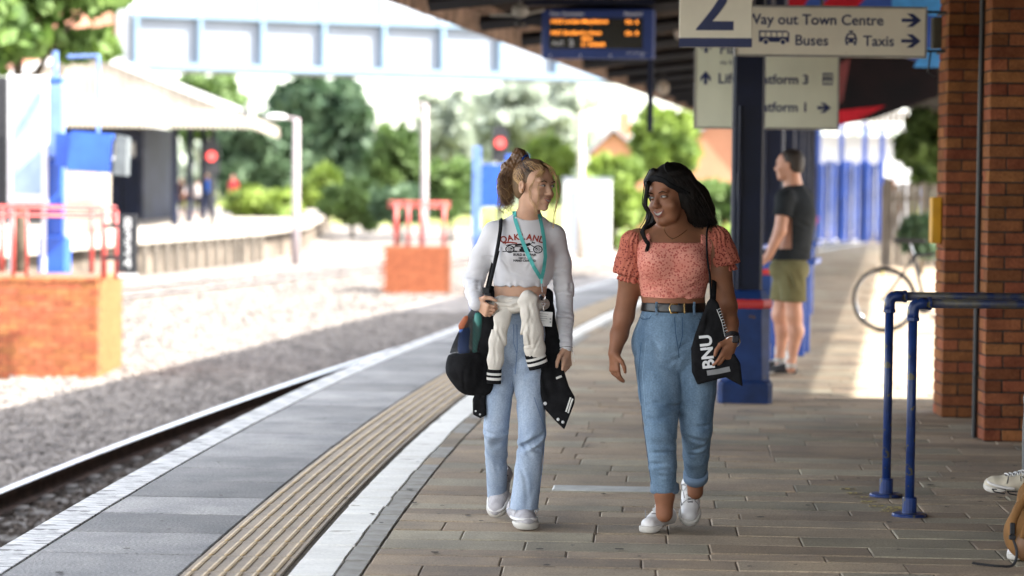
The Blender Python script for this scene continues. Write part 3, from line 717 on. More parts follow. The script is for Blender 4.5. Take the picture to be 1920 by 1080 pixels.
while x<Lb-.2:
    obj('mullion',MB().box((x,.06,2.85),(.16,.12,2.55)),m_bpanel if i else m_wpaint,fb)
    if i==0:
        for a,b in ((.18,.72),(.95,1.5)):
            obj('window_frame',MB().box((x+a-.03+.0,.06,2.9),(.09,.08,2.3)).box((x+b+.03,.06,2.9),(.09,.08,2.3)).box((x+(a+b)/2,.06,1.72),(b-a+.1,.08,.1)),m_wpaint,fb)
    else:
        for q in range(3): obj('cladding_panel',MB().box((x+.08+.29+q*.57,.10,2.80),(.56,.04,2.45),bev=.01),m_bpanel,fb)
    x+=1.83; i+=1
obj('roof',MB().box((Lb/2,1.2,4.15),(Lb,2.9,.12)),m_bpanel,fb)

# ---------------- signals, lamp posts, posts, cabin
m_pole=mat('pinkish_grey_pole',(.26,.22,.23),.6,var=.05)
def signal(px,py,Y,label,lean):
    c=on_px(px,py,Y); s_=thing('railway_signal',label,'signal',(c.x,Y,GZ)); h=c.z-GZ
    obj('mast',MB().tube([(0.0,.12,0),(0,.12,h-.3)],.07,8),m_steel,s_)
    obj('backboard',MB().prism([(-.24,h-.55),(.24,h-.55),(.24,h+.35),(.12,h+.5),(-.12,h+.5),(-.24,h+.35)],-.02,.04),m_black,s_)
    obj('hood',MB().tube([(0,-.03,h),(0,-.20,h+.01)],.17,12,cap=False),m_black,s_)
    obj('lamp',MB().lathe([(.001,-.035),(.15,-.03),(.15,-.022)],(0,0,h),14,axis='Y'),mat('red_aspect',(.5,.02,.02),.4,emit=((1,.10,.085),.42)),s_)
signal(397,293,76,'railway signal showing red in front of the opposite platform canopy',0)
signal(938,268,70,'railway signal showing red just above the curly-haired woman',0)
def lamp(px,ytop,ybot,Y,label,arm,m):
    c=on_px(px,ytop,Y); b=on_px(px,ybot,Y); t=thing('lamp_post',label,'lamp post',(c.x,Y,GZ)); h=c.z-GZ
    obj('pole',MB().tube([(0,0,0),(0,0,h*.35),(0,0,h)],[.13,.115,.09],10),m,t,smooth=True)
    if arm:
        obj('arm',MB().tube([(0,0,h-.02),(arm*.45,0,h+.04)],.04,6),m,t); obj('lamp_head',MB().lathe([(.02,-.09),(.16,-.05),(.19,.0),(.12,.07),(.02,.09)],(arm*.62,0,h+.04),10,sx=1.9),m_wpaint,t,smooth=True)
lamp(556,222,385,72,'grey lamp post at the end of the opposite canopy',-1,m_pole)
lamp(797,195,380,78,'grey lamp post between the dark trees and the red signal',-1,m_pole)
lamp(1091,208,335,80,'pale post without a lamp rising behind the two women',0,mat('cream_pole',(.36,.32,.27),.6))
# blue post with panels behind the curly-haired woman
c=on_px(893,400,47); t=thing('blue_sign_post','blue post with bright blue panels behind the curly-haired woman','sign post',(c.x,47,GZ))
obj('post',MB().box((0,0,(on_px(893,275,47).z-GZ)/2),(.16,.16,on_px(893,275,47).z-GZ),bev=.01),m_lblue2,t)
for (x0,y0,x1,y1) in ((903,308,948,388),(948,290,988,330)):
    a=on_px(x0,y0,47); b=on_px(x1,y1,47); obj('panel',MB().box(((a.x+b.x)/2-c.x,.1,(a.z+b.z)/2-GZ),(b.x-a.x,.12,a.z-b.z),bev=.01),m_lblue,t)
obj('bracket',MB().box((.5,.12,on_px(940,320,47).z-GZ),(1.0,.04,.05)),m_lblue,t)
a=on_px(1058,336,85); b=on_px(1145,425,85)
t=thing('white_cabin','white equipment cabin between the two women','cabin',((a.x+b.x)/2,85,GZ)); w=b.x-a.x; h=a.z-GZ
obj('body',MB().box((0,.8,h/2),(w,1.6,h),bev=.03),m_wpaint,t); obj('roof',MB().box((0,.8,h+.035),(w+.1,1.7,.06),bev=.01),m_bpanel,t)
obj('door',MB().box((-.3,-.012,h*.45),(.7,.03,h*.8)),m_bpanel,t)
# low trackside wall behind the women on the right
ww=thing('low_wall','low concrete wall running behind the women toward the platform','wall',tuple(loc(78,-3.2,GZ)))
I=Vector(ww.location); mb=ribbon(MB(),60,120,-3.4,-3.1,GZ+.95,GZ,3); mb.v=[tuple(Vector(v)-I) for v in mb.v]; obj('coping',mb,m_conc,ww)
for i in range(2):
    p=loc(74+i*9,-2.9,GZ)-I; obj('post',MB().box((p.x,p.y,.7),(.14,.14,1.4)),m_wpaint,ww)
# ---------------- houses on the right
m_slate=mat('grey_slate',(.20,.20,.22),.7,var=.12,scale=1)
def house(px0,px1,yeave,yapex,pxapex,Y,label,wm,depth=9):
    a=on_px(px0,yeave,Y); b=on_px(px1,yeave,Y); p=on_px(pxapex,yapex,Y); t=thing('brick_house',label,'house',((a.x+b.x)/2,Y,GZ)); w=(b.x-a.x)/2; h=a.z-GZ; H=p.z-GZ; ax=p.x-t.location.x
    obj('wall',MB().prism([(-w,0),(w,0),(w,h),(ax,H),(-w,h)],0,depth),wm,t)
    o_=.35
    mb=MB(); mb.add([(-w-o_,-.4,h-.25),(ax,-.4,H+.05),(ax,depth,H+.05),(-w-o_,depth,h-.25),(-w-o_,-.4,h-.05),(ax,-.4,H+.28),(ax,depth,H+.28),(-w-o_,depth,h-.05)],[(0,1,2,3),(4,7,6,5),(0,4,5,1),(3,2,6,7),(0,3,7,4),(1,5,6,2)])
    mb.add([(w+o_,-.4,h-.25),(ax,-.4,H+.05),(ax,depth,H+.05),(w+o_,depth,h-.25),(w+o_,-.4,h-.05),(ax,-.4,H+.28),(ax,depth,H+.28),(w+o_,depth,h-.05)],[(3,2,1,0),(5,6,7,4),(1,5,4,0),(7,6,2,3),(4,7,3,0),(2,6,5,1)])
    rf=obj('roof',mb,m_slate,t); obj('chimney',MB().box((ax+.8,3,H+.5),(.7,.9,1.6)),wm,rf)
    for k in (-.4,.4):
        f=obj('window',MB().box((k*w,-.03,h*.55),(w*.32,.08,1.3)),m_wpaint,t); obj('pane',MB().box((k*w,-.08,h*.55),(w*.27,.03,1.15)),m_black,f)
m_peach=mat('orange_house_brick',(.42,.20,.12),.9,var=.08,scale=.6)
house(1195,1480,325,205,1380,112,'orange brick house with a grey roof behind the woman in the coral top',m_peach)
house(1110,1200,285,246,1150,150,'small distant house with a pinkish roof between the women',m_peach,6)
m_slate2=None
# ---------------- right: forecourt things
m_fblue=mat('bright_blue_gate_paint',(.010,.045,.24),.45,var=.15,scale=2)
gt=thing('blue_gate','bright blue sheet gates closing the far end of the sunlit forecourt','gate',(on_px(1598,440,66).x,66,0))
a=on_px(1535,290,66); b=on_px(1652,440,66); n=11; w=(b.x-a.x)/n; h=on_px(1600,300,66).z
for i in range(n): obj('gate_board',MB().box(((a.x-gt.location.x)+w*(i+.5),(i%2)*.04,h/2-.02),(w-.02,.05,h*(1 if i%3 else .93)),bev=.01),m_fblue,gt)
for i in (0,4,8,11): obj('post',MB().box(((a.x-gt.location.x)+w*i,.1,1.9),(.12,.12,3.8 if i<9 else 2.4)),m_fblue,gt)
obj('top_beam',MB().box(((a.x-gt.location.x)+w*4,.12,3.86),(w*9,.1,.14)),m_lblue2,gt)
sh=thing('white_shelter','white roofed shelter beyond the blue gates','shelter',(on_px(1600,400,80).x,80,0))
obj('back_wall',MB().box((0.3,1.2,1.6),(3.6,.1,3.2)),m_wpaint,sh); obj('roof',MB().box((0.3,.4,3.5),(4,2.4,.14)),m_wpaint,sh)
for x in (-1.4,2.0): obj('post',MB().box((x,-.6,1.7),(.12,.12,3.4)),m_lblue2,sh)
tf=thing('timber_fence','weathered grey timber fence beside the sunlit forecourt','fence',(on_px(1655,500,46).x,46,0)); m_tim=mat('weathered_timber',(.17,.15,.13),.9,var=.2,scale=3,stretch=(6,6,.6),rnd=.18)
for i in range(30):
    x=i*.115; obj('fence_board',MB().box((x,.02*(i%2)-i*.05,.80),(.105,.02,1.58+.03*math.sin(i*2.3))),m_tim,tf)
for i in range(3): obj('post',MB().box((.05+i*1.6,.10-i*.75,.85),(.1,.1,1.7)),m_tim,tf)
obj('rail',MB().tube([(0,.08,1.3),(3.4,.08-1.5,1.3)],.04,4),m_tim,tf)
tree_px(1688,1762,395,42,0,1600,.07,l_dark,'dark leaves put in as the plant shadow on the timber fence',21,ybot=500,name='shadow_foliage',cat='shadow_foliage')  # dark leaves added to stand for the plant shadow on the fence
# ============================================================ SIGNS AND FITTINGS UNDER THE CANOPY
m_signc=mat('cream_sign_enamel',(.78,.72,.58),.45,var=.035,scale=3,spots=((.30,.22,.13),16,.745))
m_signg=mat('greenish_sign_enamel',(.72,.74,.58),.5,var=.03,scale=3)
m_ink=mat('sign_navy',(.012,.022,.10),.5,var=.05)
def arrow(cx,cz,L,hh,t,ang=0,y=0,m=None,parent=None):
    P=[(-L/2,-t/2),(L/2-hh*.62,-t/2),(L/2-hh*1.08,-hh/2),(L/2-hh*.62,-hh/2),(L/2,0),(L/2-hh*.62,hh/2),(L/2-hh*1.08,hh/2),(L/2-hh*.62,t/2),(-L/2,t/2)]
    c,s=math.cos(ang),math.sin(ang); P=[(cx+a*c-b*s,cz+a*s+b*c) for a,b in P]
    return obj('arrow',MB().prism(P,y-.002,y),m or m_ink,parent)
def board(name,label,x0,x1,z0,z1,Y,m,th=.035,rz=0,edge=None):
    t=thing(name,label,'sign',((x0+x1)/2,Y,z0),rz); w=x1-x0; h=z1-z0
    obj('panel',MB().box((0,th/2,h/2),(w,th,h),bev=.004),m,t)
    if edge:
        e=.012; fr=MB()
        for zz in (-.004,h+.004): fr.box((0,th/2,zz),(w+.02,th+.012,e))
        for xx in (-w/2-.004,w/2+.004): fr.box((xx,th/2,h/2),(e,th+.0121,h-.01))
        obj('edge_trim',fr,edge,t)
    return t,w,h
m_alu=mat('dull_aluminium',(.30,.29,.27),.5,metal=.6)
def put(t,txt,size,x,z,m=None,bold=.0,align='LEFT',y=-.0015,name='lettering'):
    return obj(name,facing(text_mb(txt,size,bold,align,.0006),x,y,z),m or m_ink,t)
# platform number 2
a=on_px(1273,88,14.5); b=on_px(1409,88,14.5); w=.435
t,w,h=board('platform_number_sign','cream sign with a large navy numeral 2 and a navy band along the bottom',a.x,a.x+w,a.z,a.z+.56,14.5,m_signc,.03,rz=-.10)
obj('band',MB().box((0,-.002,.028),(w,.004,.054)),m_ink,t)
put(t,'2',.50,-.005,.105,bold=.004,align='CENTER')
for x in (-.15,.15): obj('hanger',MB().tube([(x,.015,h),(x,.015,3.66-a.z)],.012,6),m_steel,t)
# way out sign, bracketed off the rear pillar
a=on_px(1380,101,15.6); b=on_px(1736,16,15.6)
t,w,h=board('way_out_sign','long cream sign reading Way out Town Centre, Buses, Taxis, bracketed off the brick pillar',a.x,b.x,a.z-.004,b.z,15.6,m_signc,.03,edge=m_alu)
L=-w/2
put(t,'Way out Town Centre',.0945,L+.058,h*.64,bold=.0012)
put(t,'Buses',.0945,L+.375,h*.21,bold=.0012); put(t,'Taxis',.0945,L+.815,h*.21,bold=.0012)
arrow(w/2-.092,h*.75,.125,.085,.022,0,-.001,parent=t); arrow(w/2-.092,h*.32,.125,.085,.022,0,-.001,parent=t)
bx=L+.145; bz=h*.22 # bus pictogram
bus=MB().prism([(bx,bz+.015),(bx+.195,bz+.015),(bx+.195,bz+.075),(bx+.18,bz+.088),(bx,bz+.088)],-.002,-.0005)
obj('bus_symbol',bus,m_ink,t)
wi=MB()
for k in range(5): wi.prism([(bx+.010+k*.036,bz+.048),(bx+.040+k*.036,bz+.048),(bx+.040+k*.036,bz+.078),(bx+.010+k*.036,bz+.078)],-.003,-.0021)
obj('bus_symbol_windows',wi,m_signc,t)
wh=MB()
for k in (.045,.155): wh.lathe([(.021,-.0035),(.021,-.0021)],(bx+k,0,bz+.015),14,axis='Y')
obj('bus_symbol_wheels',wh,m_signc,t)
wh=MB()
for k in (.045,.155): wh.lathe([(.015,-.0045),(.015,-.0036)],(bx+k,0,bz+.015),14,axis='Y')
obj('bus_symbol_tyres',wh,m_ink,t)
tx=L+.70; tz=h*.22; car=MB()
car.prism([(tx,tz+.015),(tx+.075,tz+.015),(tx+.075,tz+.045),(tx+.062,tz+.075),(tx+.013,tz+.075),(tx,tz+.045)],-.002,-.0005)
car.prism([(tx+.025,tz+.080),(tx+.05,tz+.080),(tx+.05,tz+.093),(tx+.025,tz+.093)],-.002,-.0005)
for k in (.004,.056): car.prism([(tx+k,tz),(tx+k+.015,tz),(tx+k+.015,tz+.0145),(tx+k,tz+.0145)],-.002,-.0005)
obj('taxi_symbol',car,m_ink,t)
cw=MB().prism([(tx+.014,tz+.047),(tx+.061,tz+.047),(tx+.054,tz+.067),(tx+.021,tz+.067)],-.003,-.0021)
for k in (.01,.052): cw.prism([(tx+k,tz+.025),(tx+k+.013,tz+.025),(tx+k+.013,tz+.035),(tx+k,tz+.035)],-.003,-.0021)
obj('taxi_symbol_glass',cw,m_signc,t)
br=MB(); 
for zz in (h*.93,h*.12): br.tube([(w/2,.015,zz),(w/2+.13,.015,zz),(w/2+.13,.3,zz)],.008,6)
obj('bracket',br,m_steel,t); obj('light_box',MB().box((w/2+.075,.03,h*.5),(.055,.10,.20),bev=.006),mat('olive_metal',(.05,.042,.022),.6),t)
obj('cable',MB().tube([(w/2+.04,.02,.03),(w/2+.03,.02,-.05),(w/2+.025,.02,-.10),(w/2+.07,.02,-.13)],.006,6),m_black,t)
# directional sign behind the column
a=on_px(1303,236,18.0); b=on_px(1572,76,18.0)
t,w,h=board('direction_sign','greenish cream direction sign with Lift and platform lines, behind the nearest blue column',a.x,b.x,a.z-.01,b.z+.10,18.0,m_signg,.04,rz=-.05,edge=m_alu); L=-w/2
H0=h-.10
arrow(L+.075,H0-.05,.10,.075,.024,math.pi/2,-.001,parent=t); arrow(L+.075,H0-.285,.10,.075,.024,math.pi/2,-.001,parent=t); arrow(w/2-.10,H0-.50,.10,.075,.024,0,-.001,parent=t)
put(t,'Platform',.105,L+.175,H0-.105,bold=.0018); put(t,'via footbridge',.048,L+.18,H0-.185)
put(t,'Lift',.105,L+.165,H0-.325,bold=.0018); put(t,'Platform 3',.098,L+.425,H0-.325,bold=.0018); put(t,'Platform 1',.098,L+.425,H0-.53,bold=.0018)
ic=MB(); x0=w/2-.115; z0=H0-.33
ic.prism([(x0,z0),(x0+.075,z0),(x0+.075,z0+.012),(x0,z0+.012)],-.002,-.0005); ic.prism([(x0,z0+.075),(x0+.075,z0+.075),(x0+.075,z0+.087),(x0,z0+.087)],-.002,-.0005)
for k in (0,.033,.066): ic.prism([(x0+k,z0+.018),(x0+k+.009,z0+.018),(x0+k+.009,z0+.07),(x0+k,z0+.07)],-.002,-.0005)
for k in (.014,.047): ic.prism([(x0+k,z0+.03),(x0+k+.013,z0+.03),(x0+k+.013,z0+.062),(x0+k,z0+.062)],-.002,-.0005)
obj('lift_symbol',ic,m_ink,t)
for x in (-.4,.4): obj('hanger',MB().tube([(x,.02,h),(x,.02,3.62-t.location.z)],.012,6),m_steel,t)
# departure board
m_led=mat('amber_led',(.5,.2,.02),.5,emit=((1,.30,.035),.26)); m_scr=mat('dark_screen',(.006,.005,.004),.25)
m_dblue=mat('departure_board_blue',(.006,.028,.16),.45,var=.05); m_dtext=mat('board_white_text',(.75,.78,.85),.5)
a=on_px(1014,108,26.5); b=on_px(1226,18,26.5)
t=thing('departure_board','blue framed departure board with amber lines of text hanging from the canopy','departure board',((a.x+b.x)/2,26.5,a.z),-.16); w=b.x-a.x; h=b.z-a.z
obj('case',MB().box((0,.10,h/2),(w,.2,h),bev=.012),m_dblue,t)
obj('screen',MB().box((-.015,-.003,h*.50),(w*.84,.006,h*.62)),m_scr,t)
def led(txt,size,x,z): put(t,txt,size,x,z,m_led,bold=.0012,y=-.0075,name='led_text')
put(t,'Time  Destination',.052,-w*.43,h*.87,m_dtext,.0008); put(t,'Expected',.052,w*.24,h*.87,m_dtext,.0008)
led('14:32 London Marylebone',.060,-w*.425,h*.71); led('On  6',.060,w*.25,h*.70)
led('14:51 Stratford-u-Avon',.060,-w*.425,h*.48); led('On  8',.060,w*.25,h*.47)
put(t,'PLAT',.055,-w*.40,h*.265,m_dtext,.0008,y=-.0075); put(t,'2',.095,-w*.25,h*.25,m_dtext,.002,y=-.0075)
led('08:32',.052,-w*.14,h*.36); led('0 1 00:00:00',.052,-w*.14,h*.245)
put(t,'station information',.028,w*.26,h*.09,m_dtext)
for x in (-w*.42,-w*.15,w*.12,w*.4): obj('catch',MB().box((x,-.004,.03),(.012,.012,.02)),m_dtext,t)
obj('hanger',MB().box((-w*.5-.22,.1,h*.55+.55),(.075,.08,1.0)),m_navy,t); obj('hanger',MB().box((w*.46,.25,h*.3),(.06,.06,1.9)),m_navy,t)
obj('hanger_beam',MB().box((-.1,.1,h+.08),(w*1.15,.06,.06)),m_navy,t)
# camera and dome under the roof
t=thing('security_camera','grey security camera on a bracket left of the departure board','camera',tuple(on_px(975,40,24)))
obj('mount',MB().tube([(0,0,.35),(0,0,.05)],.018,8),m_alu,t); obj('housing',MB().lathe([(.02,.07),(.075,.05),(.085,0),(.06,-.05),(.01,-.07)],(0,0,.10),14),mat('camera_grey',(.22,.21,.19),.5),t,smooth=True)
obj('dome',MB().lathe([(.055,0),(.05,-.03),(.03,-.05),(.005,-.058)],(0,0,-.0),12),m_black,t,smooth=True); obj('arm',MB().tube([(-.30,.05,.06),(0,0,.06),(.24,.08,.12)],.014,6),m_alu,t)
m_fit=mat('pale_fitting',(.34,.29,.24),.5)
for i,(px,py,Y,wd) in enumerate([(1243,165,40,.20),(1110,30,27,.1),(1690,150,33,.5),(1640,158,38,.45),(1720,140,44,.3),(1290,60,30,.35),(1480,260,50,.3)]):
    c=on_px(px,py,Y); t=thing('ceiling_fitting',['round pale fitting under the canopy right of the departure board','small pale fitting above the departure board','pale oblong lamp fitting right of the direction sign','second pale lamp fitting right of the direction sign, slightly lower','small lamp fitting close to the rear brick pillar','pale fitting half hidden by the numeral sign','small fitting beyond the direction sign'][i],'fitting',tuple(c),0,'lamp fittings under the canopy')
    obj('body',MB().lathe([(.02,-.5*.26),(wd*.42,-.08),(wd*.5,0),(wd*.42,.08),(.02,.13)],(0,0,0),12,sy=.6),m_fit,t,smooth=True)
    obj('stem',MB().tube([(0,0,.12),(0,0,max(.2,3.75-c.z))],.015,6),m_steel,t)
# red and blue mural panels hanging over the forecourt side
m_mred=mat('mural_red',(.30,.010,.02),.75); m_mblue=mat('mural_blue',(.01,.05,.26),.5); m_msky=mat('mural_sky_blue',(.03,.20,.50),.5); m_mdark=mat('mural_dark',(.010,.006,.008),.8,col2=(.004,.004,.006),scale=2)
def poly_px(pts,Y,y0): return [(on_px(a,b,Y).x,on_px(a,b,Y).z) for a,b in pts]
t=thing('banner_panel','red and blue banner panel partly hidden behind the Way out sign','banner',(0,22.5,0))
for nm,pts,m,o_ in (('panel',[(1478,-60),(1768,-60),(1768,128),(1478,45)],m_mblue,0),('red_stripe',[(1478,-60),(1560,-60),(1500,20),(1478,22)],m_mred,-.006),('red_stripe',[(1530,18),(1600,-40),(1660,-40),(1580,40)],m_mred,-.006),('pale_stripe',[(1672,-60),(1766,-60),(1766,32),(1672,20)],m_msky,-.006),('pale_stripe',[(1712,126),(1735,90),(1766,90),(1766,127)],m_msky,-.006)):
    P=poly_px(pts,22.5,0); obj(nm,MB().prism(P,o_,o_+(.03 if nm=='panel' else .004)),m,t)
t=thing('mural_wall','dark panelled wall with a red diagonal band right of the direction sign','wall panel',(0,30,0))
for nm,pts,m,o_ in (('panel',[(1566,90),(1760,90),(1760,180),(1640,222),(1566,236)],m_mdark,0),('red_band',[(1566,208),(1660,198),(1612,224),(1566,236)],m_mred,-.008),('red_band',[(1572,120),(1594,110),(1580,190),(1570,196)],mat('mural_dark_red',(.10,.008,.012),.6),-.008)):
    P=poly_px(pts,30,0); obj(nm,MB().prism(P,o_,o_+(.03 if nm=='panel' else .005)),m,t)
# ---------------- hoop barriers
m_tube=mat('chipped_blue_tube',(.010,.034,.15),.38,var=.2,scale=8,spots=((.10,.088,.05),24,.60),bump=.02)
m_tube2=mat('worn_tube_top',(.10,.085,.045),.45,col2=(.012,.024,.085),scale=13,bump=.02,bscale=40)
def hoop(x,y,label,ht):
    t=thing('hoop_barrier',label,'barrier',(x,y,0),0,'blue tubular barriers'); Lh=1.25; r=.0215
    for sx in (0,Lh):
        u=obj('upright',MB().tube([(sx,0,.012),(sx,0,.5),(sx,0,ht-.05)],r,14),m_tube,t,smooth=True)
        obj('flange',MB().lathe([(.083,0),(.083,.008),(.078,.014),(.03,.016)],(sx,0,0),18),m_tube,t,smooth=False)
        obj('socket',MB().lathe([(.034,.014),(.034,.085),(.030,.090),(.022,.090)],(sx,0,0),14),m_tube,t)
        sgn=1 if sx==0 else -1
        el=[(sx,0,ht-.075),(sx,0,ht-.045)]+[(sx+sgn*(.034-.034*math.cos(q)),0,ht-.034+.034*math.sin(q)) for q in (.3,.7,1.1,1.5)]+[(sx+sgn*.075,0,ht)]
        obj('elbow',MB().tube(el,.0275,12),m_tube,t,smooth=True)
        mb=MB().lathe([(.0305,0),(.0305,.016)],(sx,0,ht-.082),12); mb.lathe([(.0305,0),(.0305,.016)],(sx+sgn*.068 - (.016 if sgn<0 else 0),0,ht),12,axis='X'); mb.lathe([(.004,-.031),(.004,-.026)],(sx,0,ht-.06),6,axis='Y'); obj('collar',mb,m_tube,t)
    obj('top_rail',MB().tube([(.075,0,ht),(.4,0,ht+.0005),(.8,0,ht),(Lh-.075,0,ht)],r,14),m_tube2,t,smooth=True)
hoop(1.880,12.02,'rear one of the two chipped blue tube barriers, set a little to the left',1.0)
hoop(1.878,11.30,'front one of the two chipped blue tube barriers, nearer the camera',1.0)
# ---------------- blue perch seats beyond the columns
def perch(px,yb,Yt,label,hh=.85):
    g_=on_px(px,yb,Yt); t=thing('perch_seat',label,'seat',(g_.x,g_.y,0),R(78),'blue metal perch seats')
    for sx in (0,.5):
        obj('leg',MB().box((sx,0,hh/2),(.06,.06,hh),bev=.008),m_lblue3,t)
    obj('seat',MB().prism([(-.08,hh-.02),(.58,hh-.02),(.58,hh+.03),(-.08,hh+.03)],-.12,.12),m_lblue3,t); obj('back_rail',MB().tube([(-.08,.12,hh+.16),(.58,.12,hh+.16)],.02,6),m_lblue3,t)
    return t
m_lblue3=mat('mid_blue_paint',(.015,.06,.30),.4,var=.1)
perch(1450,690,20.6,'blue perch seat left of the man\'s legs'); perch(1502,668,21.8,'blue perch seat just right of the man\'s legs'); perch(1512,590,28.3,'blue perch seat farther down the platform')
# ---------------- bicycle
m_tyre=mat('tyre_rubber',(.03,.028,.028),.8); m_frame=mat('dark_bike_frame',(.03,.03,.035),.35); m_chrome=mat('chrome',(.6,.6,.6),.2,metal=1)
def torus(mb,c,Rr,r,n=36,k=6):
    pts=[(c[0]+Rr*math.cos(2*math.pi*i/n),c[1],c[2]+Rr*math.sin(2*math.pi*i/n)) for i in range(n)]
    o=len(mb.v)
    for i in range(n):
        q=2*math.pi*i/n
        for j in range(k):
            w_=2*math.pi*j/k; rr=Rr+r*math.cos(w_); mb.v.append((c[0]+rr*math.cos(q),c[1]+r*math.sin(w_),c[2]+rr*math.sin(q)))
    for i in range(n):
        for j in range(k): mb.f.append((o+i*k+j,o+i*k+(j+1)%k,o+((i+1)%n)*k+(j+1)%k,o+((i+1)%n)*k+j))
    return mb
bg=on_px(1657,631,25.5); bk=thing('bicycle','dark bicycle leaning on its stand in the sun, behind the hoop barriers','bicycle',(bg.x,25.5,0),-.35)
for x,nm in ((0,'wheel'),(1.02,'wheel')):
    w_=obj('wheel',torus(MB(),(x,0,.345),.325,.02),m_tyre,bk,smooth=True); obj('rim',torus(MB(),(x,0,.345),.303,.010),m_chrome,w_,smooth=True)
    sp=MB()
    for i in range(18): q=i*math.pi/9; sp.tube([(x,.0,.345),(x+.30*math.cos(q),0,.345+.30*math.sin(q))],.0018,3)
    obj('spokes',sp,m_chrome,w_); obj('hub',MB().lathe([(.02,-.05),(.02,.05)],(x,0,.345),10,axis='Y'),m_chrome,w_)
T=lambda a,b,r=.016:MB().tube([a,b],r,8)
BB=(.43,0,.30); ST=(.30,0,.82); HT=(.83,0,.86); HB=(.87,0,.70)
fr=MB()
for a,b in ((BB,ST),(ST,HT),(BB,HB),(HT,HB)): fr.tube([a,b],.018,8)
for sy in (-.05,.05): fr.tube([(0,sy,.345),(BB[0],sy*.5,BB[2])],.010,6); fr.tube([(0,sy,.345),(ST[0],sy*.3,ST[2]-.03)],.009,6)
obj('frame',fr,m_frame,bk,smooth=True)
fk=MB()
for sy in (-.05,.05): fk.tube([(1.02,sy,.345),(.90,sy,.62),(.86,0,.70)],.011,6)
obj('fork',fk,m_frame,bk); obj('stem',MB().tube([HT,(.80,0,.97),(.86,0,1.0)],.013,8),m_frame,bk)
obj('handlebar',MB().tube([(.74,-.29,1.03),(.86,-.22,1.01),(.86,.22,1.01),(.74,.29,1.03)],.013,8),m_frame,bk,smooth=True)
obj('seat_post',T(ST,(.26,0,.95),.013),m_chrome,bk); obj('saddle',MB().prism([(.10,.07),(.16,.08),(.42,.018),(.42,-.018),(.16,-.08),(.10,-.07)],.95,.995,'XY'),m_black,bk)
cr=MB().lathe([(.09,-.055),(.09,-.050)],BB,20,axis='Y'); cr.tube([(BB[0],-.06,BB[2]),(BB[0]+.12,-.07,BB[2]-.12)],.01,6); cr.box((BB[0]+.12,-.11,BB[2]-.12),(.08,.09,.02)); cr.tube([(BB[0],.06,BB[2]),(BB[0]-.12,.07,BB[2]+.12)],.01,6); cr.box((BB[0]-.12,.11,BB[2]+.12),(.08,.09,.02))
obj('crankset',cr,m_frame,bk); obj('reflector',MB().box((-.02,0,.62),(.02,.05,.05)),mat('reflector_yellow',(.7,.6,.1),.3),bk)
